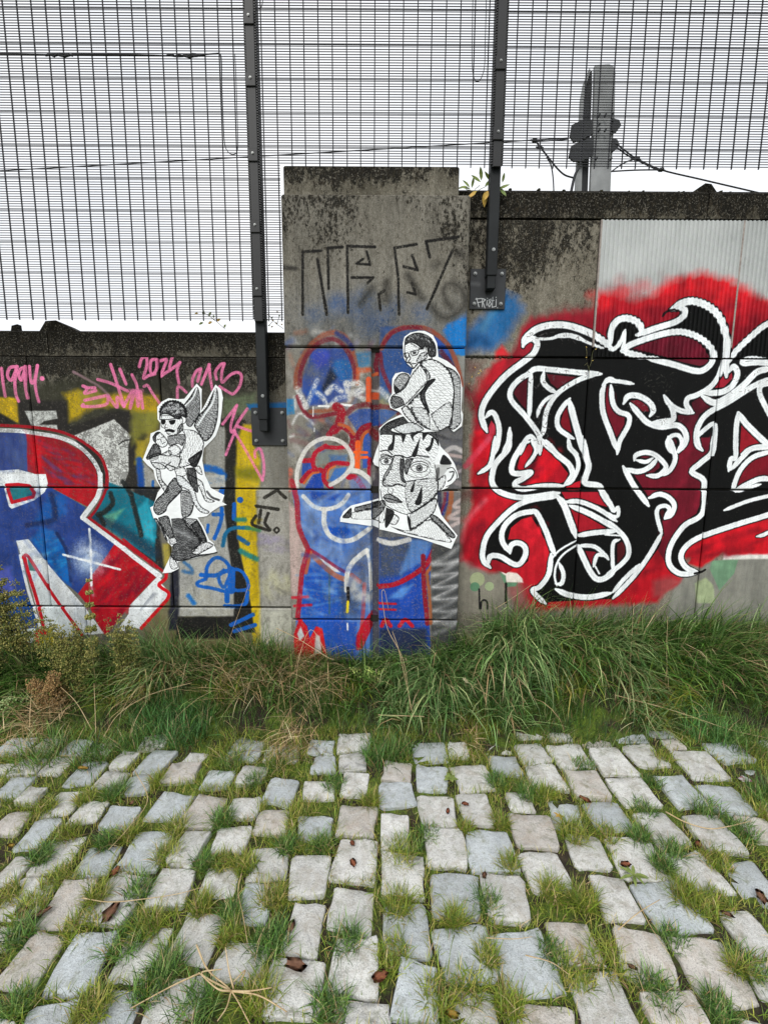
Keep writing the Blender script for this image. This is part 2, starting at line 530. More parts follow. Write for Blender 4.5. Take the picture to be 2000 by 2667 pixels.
for p in ([(1250, 210), (1370, 135)], [(1370, 135), (1450, 210)], [(1170, 290), (1380, 320)], [(1215, 330), (1195, 450)],
          [(1285, 360), (1255, 450), (1300, 520), (1220, 500), (1130, 460), (1165, 385)]):
    lw.stroke(p, 32, (36, 34, 30), 8, .95)
lw.stroke([(1340, 520), (1365, 497), (1390, 520), (1365, 545)], 20, (40, 38, 34), 6, closed=True)
# the big red, white and blue letter
lw.frame(*FA)
lw.fill([(-60, 1270), (300, 1280), (310, 1700), (-60, 1700)], (46, 64, 124), 8)
lw.fill([(290, 1285), (620, 1325), (900, 1480), (1040, 1660), (1075, 1880), (520, 1880), (480, 1760), (300, 1690)], (146, 24, 36), 8)
lw.streaks([(420, 1400), (620, 1400), (1000, 1620), (1060, 1860), (560, 1860)], (92, 62, 110), 26, 220, 25, 26, .7)
lw.streaks([(420, 1400), (620, 1400), (1000, 1620), (1060, 1860), (560, 1860)], (190, 22, 34), 22, 200, 20, 26, .7)
lw.streaks([(310, 1320), (440, 1320), (480, 1740), (310, 1690)], (196, 18, 32), 14, 200, 85, 34, .8)
lw.streaks([(0, 1300), (280, 1300), (280, 1660), (0, 1660)], (90, 108, 150), 10, 120, 80, 60, .3)
lw.fill([(-60, 1690), (200, 1670), (380, 1720), (490, 1800), (530, 1900), (-60, 1900)], WHT, 6, 1, .3)
lw.frame(*FC)
lw.fill([(-60, 110), (520, 110), (760, 240), (930, 340), (870, 450), (1250, 720), (1180, 830), (950, 1130), (850, 1270), (620, 1080), (320, 690), (180, 710), (300, 1300), (440, 1640), (-60, 1720)], (38, 62, 128), 8)
lw.fill([(450, 560), (620, 600), (740, 850), (760, 1180), (640, 1080), (330, 690)], (14, 96, 172), 50, .9)
lw.fill([(560, 180), (700, 220), (720, 400), (560, 520), (330, 560), (480, 300)], (16, 88, 162), 60, .7)
lw.fill([(0, 1290), (320, 1300), (420, 1560), (0, 1640)], (14, 66, 128), 50, .8)
lw.fill([(-40, 1000), (120, 980), (150, 1240), (-40, 1260)], (86, 92, 180), 60, .7)
lw.streaks([(420, 560), (640, 600), (740, 1000), (640, 1080), (420, 800)], (40, 140, 200), 20, 120, -20, 18, .5)
lw.fill([(1250, 720), (1700, 1080), (1400, 1400), (1150, 1720), (1100, 1690), (980, 1430), (850, 1270), (950, 1130), (1150, 870)], (166, 16, 32), 8)
lw.streaks([(1250, 760), (1640, 1080), (1400, 1380), (1150, 1660), (1000, 1300), (1100, 1000)], (110, 12, 40), 18, 260, -55, 40, .6)
lw.streaks([(1250, 760), (1640, 1080), (1400, 1380), (1150, 1660), (1000, 1300), (1100, 1000)], (206, 20, 34), 14, 220, -55, 40, .7)
lw.fill([(520, 100), (1060, 100), (1050, 200), (950, 330), (700, 200)], (168, 20, 32), 8)
lw.fill([(-60, -20), (500, -20), (522, 80), (490, 170), (380, 260), (250, 310), (130, 355), (100, 330), (20, 20)], WHT, 6)
lw.fill([(60, 100), (200, 85), (320, 100), (385, 180), (370, 230), (250, 260), (130, 295)], (30, 112, 122), 4)
lw.stroke([(75, 100), (200, 92), (320, 108), (375, 180), (360, 225), (250, 255), (135, 285)], 38, RED, 5, closed=True, smooth=False)
lw.fill([(1165, 60), (1350, 130), (1680, 280), (1680, 920), (980, 440), (1100, 260)], (18, 106, 126), 20)
lw.fill([(1480, 350), (1600, 250), (1650, 400), (1680, 720), (1560, 640)], (42, 166, 190), 40, .9)
lw.fill([(1120, 420), (1350, 350), (1250, 480), (1180, 570)], (104, 172, 140), 36, .8)
lw.stroke([(1020, 470), (1280, 560), (1660, 830)], 110, (26, 46, 66), 60, .7)
for p in ([(1200, 190), (1220, 300), (1130, 390), (1060, 420)], [(1420, 200), (1530, 640)], [(1080, 420), (1125, 520)], [(1330, 60), (1420, 200)]):
    lw.stroke(p, 52, (28, 32, 32), 18, .9)
lw.stroke([(560, 200), (600, 420), (540, 490), (300, 530)], 60, (28, 36, 74), 26, .75)
lw.stroke([(620, 620), (720, 800), (760, 1000), (770, 1130)], 38, (26, 38, 80), 16, .85)
lw.fill([(180, 700), (310, 680), (530, 960), (700, 1160), (900, 1390), (1130, 1700), (880, 1720), (660, 1370), (400, 1000), (300, 850), (230, 860)], WHT, 6, 1, .15)
lw.fill([(420, 1340), (650, 1370), (880, 1720), (520, 1760)], (205, 216, 218), 8)
lw.stroke([(222, 860), (300, 1200), (440, 1650)], 32, WHT, 5)
lw.fill([(270, 880), (310, 860), (660, 1380), (880, 1720), (500, 1760), (420, 1500), (330, 1180)], (206, 214, 216), 6)
lw.fill([(300, 900), (345, 890), (410, 1030), (320, 1020)], (64, 112, 112), 6)
lw.stroke([(255, 880), (300, 860), (400, 1010), (600, 1320), (890, 1720)], 36, RED, 5)
lw.stroke([(268, 880), (300, 1010), (400, 1330), (470, 1620), (490, 1710)], 40, RED, 5)
lw.fill([(-60, 1710), (380, 1640), (405, 1740), (380, 1820), (170, 1800), (-60, 1770)], (210, 222, 222), 6)
lw.fill([(400, 1700), (560, 1640), (620, 1840), (420, 1940)], (192, 172, 30), 16)
lw.stroke([(490, 1700), (410, 1680), (400, 1780), (385, 1900)], 54, RED, 6)
lw.stroke([(170, 1800), (385, 1835)], 38, RED, 6)
lw.dot(975, 860, 240, (226, 233, 240), .95, 250)
lw.dot(940, 960, 160, (196, 218, 232), .7, 300)
lw.stroke([(970, 570), (985, 800), (992, 1180)], 26, (236, 240, 242), 10)
lw.stroke([(985, 1150), (1010, 1290)], 26, (226, 220, 225), 24, .5)
lw.stroke([(690, 850), (960, 920), (1300, 1010)], 27, (236, 240, 242), 10)
lw.frame(*FD)
lw.fill([(230, 960), (270, 1040), (335, 1110), (300, 1210), (60, 1470), (-50, 1440), (-50, 1250)], WHT, 6)
lw.fill([(150, 1110), (220, 1130), (60, 1290), (10, 1250)], (150, 156, 166), 30, .8)
lw.stroke([(-120, 1470), (10, 1290), (235, 1000)], 60, WHT, 6)
# its outlines
lw.frame(*FA)
lw.stroke([(-60, 1190), (0, 1195), (300, 1210), (600, 1250), (800, 1320), (950, 1410), (1080, 1520), (1140, 1640), (1165, 1760), (1158, 1880)], 32, (150, 16, 30), 5)
lw.stroke([(-60, 1245), (200, 1255), (350, 1275), (600, 1315), (780, 1375), (900, 1455), (1000, 1560), (1060, 1660), (1085, 1760), (1088, 1880)], 44, WHT, 5, 1, .35)
lw.frame(*FC)
lw.stroke([(1160, -20), (1150, 130), (1100, 260), (1030, 380), (965, 455)], 30, (152, 16, 32), 5)
lw.stroke([(965, 455), (1300, 700), (1700, 990)], 32, (160, 14, 30), 5)
lw.stroke([(1088, -20), (1085, 120), (1055, 230), (980, 340), (895, 450)], 52, WHT, 6)
lw.stroke([(895, 450), (1280, 740), (1700, 1070)], 50, WHT, 6)
lw.frame(*FD)
lw.stroke([(-100, 610), (0, 695), (160, 820), (300, 935)], 26, (165, 14, 30), 5)
lw.stroke([(-100, 690), (0, 780), (250, 955)], 44, WHT, 5)
lw.stroke([(310, 930), (300, 985), (240, 1040), (262, 1072), (330, 1120), (320, 1180), (250, 1260), (70, 1460)], 34, (208, 16, 30), 5)
lw.frame(*FC)
for c_, n_k, P_ in (((20, 44, 96), 30, [(0, 140), (500, 140), (1150, 700), (900, 1150), (300, 1100), (0, 1500)]), ((70, 100, 170), 22, [(0, 140), (500, 140), (1150, 700), (900, 1150), (300, 1100), (0, 1500)]), ((180, 188, 196), 30, [(180, 700), (320, 690), (1100, 1660), (900, 1700)])):
    lw.streaks(P_, c_, n_k, 120, 60, 34, .4, .8)
lw.frame(*FD)
lw.streaks([(430, 0), (860, 0), (960, 1340), (420, 1340)], (120, 120, 116), 60, 60, 85, 20, .4, .8)
lw.streaks([(1200, 130), (1480, 130), (1500, 1500), (1220, 1500)], (110, 108, 100), 50, 60, 85, 22, .4, .8)
lw.streaks([(970, 130), (1190, 130), (1210, 1400), (1120, 1400)], (120, 104, 20), 26, 60, 85, 20, .4, .8)
# pink marker tags
lw.frame(*FA)
for p in ([(20, 580), (40, 760), (60, 880)], [(190, 560), (110, 575), (85, 660), (130, 705), (185, 570)], [(188, 560), (165, 720), (175, 860), (205, 935)],
          [(275, 565), (225, 590), (205, 650), (235, 705), (272, 590)], [(275, 560), (278, 780), (300, 900)],
          [(325, 560), (330, 680), (350, 740), (385, 690), (410, 550)], [(410, 550), (385, 720), (400, 850), (425, 940)],
          [(1030, 790), (960, 790), (900, 770)], [(900, 770), (945, 800), (920, 850), (1040, 820)], [(1170, 870), (920, 925)],
          [(1170, 870), (1160, 960), (1050, 990), (900, 990), (905, 970)], [(1060, 700), (1200, 740), (1380, 825)], [(1200, 540), (1260, 720), (1345, 990)],
          [(1300, 590), (1365, 750)], [(1170, 870), (1215, 940), (1270, 1000), (1270, 890), (1340, 990)], [(1340, 990), (1440, 820), (1410, 1010), (1470, 825), (1495, 990), (1520, 830), (1545, 1010)],
          [(1430, 650), (1480, 760), (1500, 900)]):
    lw.stroke(p, 33, PINK, 6, .97, .25)
lw.stroke([(800, 620), (930, 690), (1070, 770), (1170, 860)], 26, (150, 120, 128), 16, .7)
lw.dot(460, 690, 24, PINK)
lw.stroke([(1400, 820), (1540, 820)], 40, PINK, 14, .7, .5)
lw.frame(*FB)
for p in ([(50, 500), (75, 420), (120, 415), (120, 500), (90, 610), (140, 585), (200, 570)], [(215, 430), (165, 440), (155, 530), (180, 572), (215, 520), (218, 430)],
          [(250, 445), (310, 430), (290, 500), (255, 590), (300, 560), (350, 530)], [(365, 405), (340, 520), (390, 500), (440, 460)], [(440, 460), (412, 540), (430, 660)],
          [(95, 690), (130, 680), (180, 760), (245, 850)], [(415, 800), (418, 700), (450, 700), (500, 745)],
          [(560, 690), (560, 620), (600, 540), (640, 520)], [(640, 520), (610, 640)], [(645, 670), (690, 560), (720, 480)], [(720, 480), (730, 600), (750, 720)],
          [(790, 620), (780, 550), (830, 480), (865, 470)], [(865, 470), (840, 560), (845, 650), (920, 580), (990, 555), (1030, 590), (1010, 690), (950, 760), (900, 740), (820, 690)],
          [(850, 1050), (910, 970), (985, 870)], [(985, 870), (930, 1050), (940, 1130), (1010, 1010), (1085, 905)], [(985, 1070), (1100, 1110), (1210, 1140)],
          [(970, 1120), (920, 1240), (880, 1345)], [(955, 1110), (1080, 1320), (1230, 1590)], [(1160, 1370), (1160, 1310), (1210, 1290), (1240, 1400), (1245, 1500), (1230, 1590)]):
    lw.stroke(p, 27, PINK, 6, .96, .3)
lw.frame(0, 0, 1.0)
IMG_LEFT = lw.image('left_wall_paint')

# ------------------------------------------------------------------ graffiti: pillar
FN, FH, FI, FF, FG = (600, 0, .48222), (730, 820, .20339), (730, 1240, .33153), (860, 830, .217), (860, 1080, .217)
pl = Print(-0.72, 0.62, 0.05, 3.4, 560, YP, 51)
pl.frame(*FN)
pl.fill([(290, 1640), (520, 1560), (760, 1560), (950, 1650), (1280, 1600), (1280, 1880), (290, 1880)], (62, 74, 88), 150, .42, .5)
for x, y, r, a in ((560, 1650, 60, .6), (610, 1640, 50, .8), (720, 1610, 50, .7), (700, 1700, 50, .6), (820, 1720, 60, .7), (450, 1700, 40, .6), (1030, 1690, 50, .7), (890, 1650, 40, .5), (740, 1780, 50, .5)):
    pl.dot(x, y, r, (28, 84, 150), a, 110, .5)
pl.fill([(1130, 1866), (1180, 1760), (1275, 1690), (1275, 1900), (1130, 1900)], (10, 112, 192), 60, .9, .2)
for p, wd in (([(390, 1700), (390, 1360), (490, 1355)], 20), ([(470, 1400), (520, 1700)], 22), ([(530, 1560), (525, 1340), (605, 1335)], 20),
              ([(635, 1690), (630, 1330), (780, 1335)], 20), ([(735, 1360), (755, 1430), (680, 1425), (715, 1400)], 18), ([(655, 1500), (770, 1500), (740, 1530)], 20),
              ([(810, 1675), (800, 1590), (830, 1570)], 20), ([(910, 1700), (905, 1500), (885, 1340), (1005, 1320)], 20), ([(980, 1380), (1010, 1460), (935, 1440)], 20),
              ([(955, 1580), (1000, 1590), (980, 1530)], 20), ([(1075, 1390), (1055, 1305), (1230, 1280)], 22), ([(1195, 1360), (1060, 1670)], 20)):
    pl.stroke(p, wd * .72, (22, 21, 19), 4, 1, 0, smooth=False)
for p, wd, so, a in (([(960, 1490), (1035, 1610)], 36, 26, .75), ([(1090, 1660), (1140, 1715), (1210, 1700), (1265, 1640), (1250, 1570), (1190, 1530), (1150, 1565), (1165, 1630), (1190, 1660)], 30, 34, .8),
                     ([(280, 1445), (350, 1450)], 24, 14, .9), ([(1230, 1370), (1240, 1375)], 40, 50, .8), ([(700, 1640), (760, 1560)], 30, 30, .7), ([(840, 1520), (840, 1620)], 34, 36, .8), ([(1100, 1440), (1130, 1420)], 30, 30, .6)):
    pl.stroke(p, wd, (40, 38, 35), so, a)
pl.frame(*FH)
ALLP = [(60, 200), (1160, 200), (1160, 2230), (90, 2230)]
for c_, n_k, a_ in (((150, 146, 138), 40, .5), ((60, 84, 140), 34, .5), ((110, 34, 48), 26, .45), ((196, 194, 190), 40, .45), ((52, 50, 52), 34, .5), ((120, 116, 150), 20, .4), ((180, 96, 60), 12, .4)):
    pl.streaks(ALLP, c_, n_k, 150, 70, 46, a_, 1.2)
pl.fill([(60, 450), (250, 450), (200, 900), (230, 1180), (420, 1440), (400, 1560), (180, 1800), (90, 2000)], (140, 136, 128), 60, .5, .5)
pl.fill([(400, 440), (640, 420), (820, 430), (930, 600), (910, 880), (840, 1110), (560, 1150), (380, 1170), (290, 1000), (270, 850), (330, 650)], (44, 72, 142), 40, .93)
pl.fill([(420, 480), (640, 460), (620, 640), (480, 700), (400, 600)], (58, 70, 170), 60, .8)
pl.fill([(680, 600), (820, 560), (920, 640), (900, 820), (780, 850), (660, 720)], (26, 100, 158), 60, .9, .4)
pl.fill([(920, 480), (1160, 470), (1160, 680), (980, 690)], (46, 116, 160), 50, .85, .4)
pl.fill([(290, 620), (440, 640), (560, 820), (320, 800)], (104, 104, 108), 90, .75, .5)
pl.fill([(640, 680), (720, 800), (560, 1000), (510, 960)], (24, 32, 46), 50, .85)
pl.fill([(300, 970), (520, 900), (560, 1100), (380, 1140)], (28, 78, 168), 50, .9, .3)
for p, wd, c, so, wr in (([(205, 930), (205, 760), (280, 560), (400, 380), (560, 260), (700, 230), (820, 280), (900, 420), (960, 650), (960, 830)], 66, (146, 76, 54), 22, .35),
                         ([(250, 900), (262, 720), (340, 520), (460, 390), (600, 320), (720, 325), (820, 410), (905, 560), (945, 700), (960, 830)], 56, (112, 30, 46), 20, .2),
                         ([(720, 240), (850, 330), (920, 430)], 60, (44, 56, 110), 26, .2),
                         ([(220, 1050), (270, 1180), (370, 1300), (500, 1300), (720, 1262)], 52, (122, 24, 42), 14, .1), ([(380, 1240), (560, 1230), (700, 1200)], 50, (150, 84, 54), 18, .2),
                         ([(1000, 715), (1160, 700)], 60, (190, 84, 44), 30, .5), ([(990, 700), (985, 880)], 50, (190, 84, 44), 24, .4),
                         ([(1130, 830), (1130, 1120)], 70, (226, 86, 36), 14, .15)):
    pl.stroke(p, wd, c, so, .97, wr)
for p, wd in (([(220, 950), (320, 1180)], 74), ([(335, 1180), (400, 1000), (470, 840)], 60), ([(470, 1000), (550, 1070), (600, 1180)], 60), ([(600, 1000), (680, 920), (780, 980)], 70),
              ([(650, 1150), (720, 1080), (810, 1050)], 60), ([(840, 880), (880, 1090)], 70), ([(850, 880), (1000, 880), (1040, 960), (900, 1010)], 84), ([(930, 1000), (1060, 1080)], 60), ([(180, 1050), (190, 1200)], 40),
              ([(150, 1400), (250, 1260), (420, 1400)], 30), ([(130, 1560), (170, 1540)], 40)):
    pl.stroke(p, wd, (216, 214, 212), 26, .95, .65)
for p, wd in (([(490, 1170), (620, 1172)], 24), ([(780, 1150), (930, 1165)], 30), ([(420, 1180), (418, 1300)], 12), ([(880, 1460), (876, 1620)], 12), ([(435, 1450), (435, 1500)], 10)):
    pl.stroke(p, wd, (236, 236, 234), 5)
pl.fill([(80, 1080), (170, 1080), (180, 1270), (80, 1280)], (24, 118, 176), 26, .9, .2)
pl.fill([(860, 1310), (1000, 1215), (1170, 1195), (1260, 1200), (1260, 1420), (1160, 1400), (980, 1490)], (42, 78, 152), 20, .95, .15)
pl.stroke([(850, 1260), (950, 1180), (1100, 1150), (1260, 1170)], 62, (112, 30, 42), 18, .95, .2)
pl.stroke([(720, 1180), (780, 1240), (740, 1420), (690, 1480)], 112, (152, 15, 36), 24, .97)
pl.fill([(500, 1400), (700, 1400), (640, 1540), (480, 1580)], (60, 56, 58), 60, .8, .3)
pl.fill([(700, 1540), (820, 1500), (880, 1600), (840, 1680), (700, 1650)], (66, 60, 54), 40, .9, .2)
pl.stroke([(620, 1540), (700, 1440), (780, 1425), (880, 1490), (930, 1590), (900, 1720)], 74, (142, 20, 42), 14)
pl.stroke([(750, 1405), (860, 1440), (945, 1530)], 42, (186, 96, 48), 14, .9)
pl.fill([(1060, 1560), (1165, 1470), (1165, 1960), (1050, 1970)], (44, 82, 162), 14, .97, .1)
pl.stroke([(960, 1720), (1000, 1540), (1080, 1445), (1260, 1405)], 82, (142, 24, 42), 14)
pl.stroke([(1010, 1760), (1060, 1545), (1170, 1470)], 42, (190, 92, 42), 12)
pl.fill([(280, 1880), (410, 1880), (430, 1980), (270, 2070)], (46, 78, 158), 14)
pl.fill([(310, 2230), (420, 2050), (520, 2010), (560, 2230)], (32, 70, 164), 14)
pl.fill([(620, 2120), (700, 1970), (850, 1950), (820, 2050), (680, 2150)], (64, 112, 180), 16)
pl.fill([(480, 1800), (600, 1740), (860, 1780), (850, 1890), (640, 1900), (470, 1930)], (128, 136, 130), 20, .95, .3)
pl.fill([(620, 1800), (850, 1800), (840, 1870), (640, 1890)], (58, 100, 160), 40, .8, .2)
for p, wd in (([(560, 1690), (720, 1705), (850, 1690)], 52), ([(580, 1680), (440, 1780), (430, 1950), (560, 2000), (620, 1930), (720, 1900), (860, 1910)], 58), ([(560, 2000), (560, 2120), (650, 2220)], 58), ([(270, 2130), (380, 2010), (520, 1985)], 60), ([(300, 1870), (390, 1865)], 62), ([(870, 2080), (960, 2085), (1060, 2220)], 70)):
    pl.stroke(p, wd, (172, 22, 46), 10)
pl.stroke([(300, 2160), (400, 2040), (490, 2020)], 26, (206, 100, 50), 8)
pl.stroke([(600, 2100), (620, 1990), (700, 1940)], 22, (214, 110, 56), 8)
pl.stroke([(1140, 1850), (1135, 2060)], 52, (162, 15, 42), 14)
pl.stroke([(990, 1640), (985, 1960)], 66, (236, 96, 36), 8)
pl.stroke([(950, 1760), (1105, 1765)], 36, (236, 96, 36), 8)
pl.stroke([(960, 1832), (1110, 1825)], 36, (236, 96, 36), 8)
pl.stroke([(130, 1990), (120, 2240)], 64, (204, 98, 74), 30, .75, .6)
pl.fill([(880, 2130), (1000, 2060), (1160, 2140), (1160, 2240), (900, 2240)], (110, 130, 180), 40, .8, .4)
pl.stroke([(212, 2240), (212, 2050), (250, 1880), (350, 1700), (480, 1610), (600, 1580), (740, 1610), (850, 1690), (910, 1800), (920, 1920), (860, 2020), (760, 2110), (640, 2180)], 54, (216, 212, 206), 10, 1, .1)
pl.stroke([(900, 1990), (1020, 2015), (1120, 2090), (1170, 2150)], 62, (214, 212, 206), 10)
pl.frame(*FI)
pl.fill([(90, 110), (725, 110), (725, 1480), (130, 1480), (120, 1100), (150, 900), (215, 570), (140, 420)], (76, 116, 186), 8)
pl.fill([(60, 200), (130, 260), (140, 440), (205, 580), (150, 900), (110, 960), (80, 900)], (206, 178, 172), 30, .8, .4)
pl.fill([(190, 690), (500, 830), (530, 1480), (150, 1480), (165, 950)], (26, 80, 176), 30, .95)
pl.streaks([(200, 760), (500, 850), (520, 1120), (180, 1120)], (110, 160, 210), 14, 200, 8, 18, .5)
pl.fill([(190, 140), (330, 290), (340, 470), (400, 540), (520, 640), (715, 540), (715, 700), (500, 760), (240, 560), (165, 300)], (108, 140, 194), 50, .85, .2)
pl.fill([(230, 120), (470, 140), (430, 190), (250, 185)], (24, 70, 168), 20, .9)
pl.fill([(370, 400), (540, 400), (555, 450), (480, 485), (390, 460)], (22, 80, 180), 20, .95)
pl.fill([(520, 640), (640, 480), (725, 440), (725, 1000), (560, 840)], (88, 92, 108), 90, .8, .4)
pl.fill([(480, 820), (640, 830), (640, 1120), (470, 1100)], (60, 66, 78), 90, .7, .4)
pl.fill([(310, 650), (380, 660), (470, 760), (400, 745)], (214, 214, 216), 8)
pl.stroke([(385, 770), (385, 1080)], 16, (60, 90, 100), 10, .8)
for p, wd, c in (([(90, 40), (130, 200), (145, 400), (220, 580)], 42, (158, 30, 46)), ([(235, 600), (330, 700), (430, 780), (500, 812)], 42, (172, 96, 72)), ([(220, 570), (330, 640), (430, 710), (520, 762)], 26, (140, 30, 62)),
                 ([(235, 600), (200, 760)], 30, (182, 92, 60)), ([(215, 590), (172, 750), (152, 950), (135, 1120)], 40, (166, 20, 40)), ([(90, 957), (215, 950)], 24, (186, 15, 46)), ([(110, 1022), (240, 1014)], 24, (186, 15, 46)),
                 ([(660, 850), (645, 1130), (620, 1340)], 32, (172, 66, 66)), ([(610, 1330), (660, 1220), (730, 1110)], 90, (182, 15, 30)), ([(560, 780), (620, 830)], 40, (150, 84, 84))):
    pl.stroke(p, wd, c, 8, .95, .12)
pl.fill([(110, 1440), (105, 1240), (150, 1110), (210, 1180), (240, 1320), (220, 1480)], (192, 20, 36), 8)
pl.fill([(225, 1480), (230, 1280), (280, 1180), (330, 1200), (380, 1480)], (200, 30, 36), 8)
pl.fill([(265, 1400), (280, 1240), (310, 1260), (330, 1400)], (206, 200, 196), 16)
pl.fill([(160, 1180), (190, 1260), (150, 1300), (130, 1240)], (196, 198, 200), 12)
pl.fill([(400, 1140), (600, 1150), (590, 1480), (400, 1480)], (34, 78, 170), 16, .9)
for p, wd in (([(180, 160), (250, 230), (330, 260), (420, 250), (490, 210), (535, 150)], 34), ([(345, 270), (345, 380), (390, 470), (480, 510), (570, 500), (650, 450), (725, 395)], 40), ([(520, 900), (525, 770), (560, 690), (620, 630), (680, 585)], 40), ([(680, 585), (702, 700), (712, 900)], 26)):
    pl.stroke(p, wd, (222, 220, 214), 8, 1, .12)
pl.stroke([(560, 830), (600, 930), (700, 960)], 90, (202, 202, 198), 50, .85, .35)
for c_, n_k in (((150, 178, 214), 26), ((24, 60, 150), 24), ((196, 204, 214), 22), ((66, 74, 96), 26)):
    pl.streaks([(170, 140), (715, 140), (715, 1120), (180, 1120)], c_, n_k, 110, 75, 26, .4, .9)
pl.stroke([(530, 880), (535, 990)], 26, (26, 26, 30), 6)
pl.stroke([(530, 990), (525, 1070)], 22, (228, 204, 40), 6)
pl.stroke([(526, 1160), (528, 1210)], 14, (230, 230, 236), 6)
# slot face colours
pl.fill([(722, -20), (774, -20), (774, 1480), (722, 1480)], (52, 58, 84), 4, .8)
pl.frame(*FH)
pl.fill([(1170, 450), (1262, 450), (1262, 2240), (1170, 2240)], (78, 70, 74), 6, .8)
pl.stroke([(1250, 480), (1220, 640), (1250, 740)], 60, (110, 24, 44), 16)
pl.stroke([(1180, 760), (1240, 740)], 40, (190, 90, 50), 14)
pl.stroke([(1180, 1030), (1255, 1030)], 90, (206, 82, 44), 14)
pl.stroke([(1175, 960), (1255, 970)], 30, (190, 184, 178), 16, .8)
pl.stroke([(1172, 1180), (1260, 1180)], 60, (110, 28, 40), 14)
pl.fill([(1172, 1210), (1262, 1210), (1262, 1420), (1172, 1420)], (36, 72, 146), 14)
pl.stroke([(1180, 1500), (1240, 1560)], 110, (120, 40, 46), 30)
pl.stroke([(1180, 1950), (1180, 2100)], 60, (190, 186, 182), 30, .8, .5)
# right pier
pl.frame(*FF)
pl.fill([(590, 370), (1620, 370), (1620, 1560), (590, 1560)], (120, 118, 114), 10, .5, .5)
pl.fill([(590, 100), (880, 90), (1200, 100), (1420, 330), (1540, 700), (1500, 1000), (760, 1040), (590, 960)], (48, 78, 130), 30, .92, .2)
pl.fill([(600, 380), (870, 380), (990, 600), (960, 680), (760, 680), (700, 900), (600, 950)], (42, 78, 138), 20, .9, .15)
pl.fill([(1400, 60), (1640, -20), (1640, 440), (1560, 450), (1480, 330), (1350, 150)], (14, 116, 192), 30, .93, .1)
pl.fill([(1290, 375), (1640, 375), (1640, 420), (1340, 450)], (30, 110, 180), 24, .9)
pl.fill([(1530, 450), (1640, 450), (1640, 1000), (1580, 1000)], (136, 136, 132), 20, .95, .2)
pl.fill([(590, 900), (740, 900), (700, 980), (820, 1090), (590, 1080)], (150, 146, 96), 60, .7, .5)
pl.stroke([(600, 850), (680, 940)], 70, (206, 208, 210), 30, .9, .5)
for p, wd, c in (([(1250, 250), (1360, 360), (1420, 480)], 66, (40, 76, 162)), ([(610, 360), (680, 220), (800, 130), (960, 105), (1150, 120), (1300, 210), (1420, 330), (1500, 500), (1550, 680), (1570, 800)], 54, (146, 72, 52)),
                 ([(640, 300), (760, 160), (950, 104), (1080, 112)], 44, (116, 26, 46)), ([(600, 420), (620, 600), (680, 760), (730, 870)], 50, (120, 30, 46)), ([(1330, 400), (1450, 560), (1500, 700)], 60, (90, 36, 56)),
                 ([(590, 1050), (760, 1080), (840, 1160)], 56, (110, 40, 46))):
    pl.stroke(p, wd, c, 16, .95, .25)
pl.fill([(590, 1090), (830, 1110), (720, 1190), (590, 1290)], (62, 92, 148), 20, .95)
pl.fill([(1200, 1300), (1640, 1300), (1640, 1580), (1200, 1580)], (94, 94, 98), 20, .95, .2)
pl.stroke([(1300, 1400), (1450, 1470), (1600, 1470)], 40, (54, 54, 58), 30, .9)
pl.frame(*FG)
pl.fill([(1260, 300), (1600, 300), (1600, 900), (1260, 900)], (92, 92, 96), 30, .95, .2)
pl.fill([(1260, 930), (1600, 930), (1600, 1720), (1260, 1720)], (112, 108, 110), 30, .95, .2)
for p, wd, c in (([(1370, 450), (1480, 395), (1600, 450)], 56, (196, 190, 188)), ([(1390, 480), (1590, 510)], 40, (190, 168, 164)), ([(1440, 580), (1600, 600)], 50, (70, 72, 84)), ([(1500, 700), (1600, 660)], 40, (176, 166, 170)), ([(1480, 800), (1600, 850)], 60, (150, 140, 142)),
                 ([(1300, 950), (1310, 1080), (1330, 1180)], 60, (34, 40, 66)), ([(1380, 950), (1370, 1060), (1330, 1180)], 40, (120, 24, 50)), ([(1410, 940), (1400, 1060), (1350, 1200)], 30, (40, 50, 130)), ([(1450, 940), (1440, 1080), (1400, 1260)], 60, (168, 92, 52)),
                 ([(1590, 1000), (1480, 1100), (1590, 1130), (1420, 1240), (1590, 1260), (1450, 1340)], 44, (196, 178, 174))):
    pl.stroke(p, wd, c, 20, .92, .2)
pl.frame(*FI)
pl.fill([(774, 480), (1200, 480), (1180, 700), (1170, 1160), (1190, 1480), (774, 1480)], (30, 70, 162), 8)
pl.fill([(774, 400), (1200, 420), (1190, 540), (950, 780), (774, 800)], (74, 80, 92), 40, .9, .35)
pl.fill([(1030, 500), (1200, 510), (1110, 680), (940, 770), (960, 700)], (86, 132, 196), 30, .9, .2)
pl.fill([(850, 960), (950, 880), (1040, 850), (960, 960)], (92, 146, 210), 30, .8)
pl.stroke([(774, 508), (880, 530), (1010, 500)], 42, (212, 210, 206), 10, 1, .15)
pl.stroke([(774, 870), (900, 850), (1040, 780), (1150, 690), (1215, 560)], 42, (166, 20, 42), 8)
pl.stroke([(1235, 570), (1195, 690), (1150, 760)], 28, (170, 92, 56), 10)
pl.fill([(1185, 540), (1420, 520), (1420, 1480), (1180, 1480)], (66, 68, 70), 20, .97)
zz = [(1400, 560)]
for i in range(7):
    zz += [(1200, 690 + i * 92), (1395, 670 + i * 96)]
for i in range(1, len(zz) - 1):
    pl.stroke([zz[i - 1], ((zz[i - 1][0] + zz[i][0]) / 2, (zz[i - 1][1] + zz[i][1]) / 2 + 10), zz[i]], 20 + 24 * pl.rng.random(), (190, 190, 190), 30, .45 + .4 * pl.rng.random(), .5)
pl.stroke(zz[3:9], 9, (230, 226, 226), 18, .55, .4)
pl.stroke([(1120, 630), (1130, 900), (1155, 1160)], 38, (132, 24, 42), 8)
pl.stroke([(1152, 770), (1170, 960), (1180, 1160)], 28, (152, 88, 54), 12)
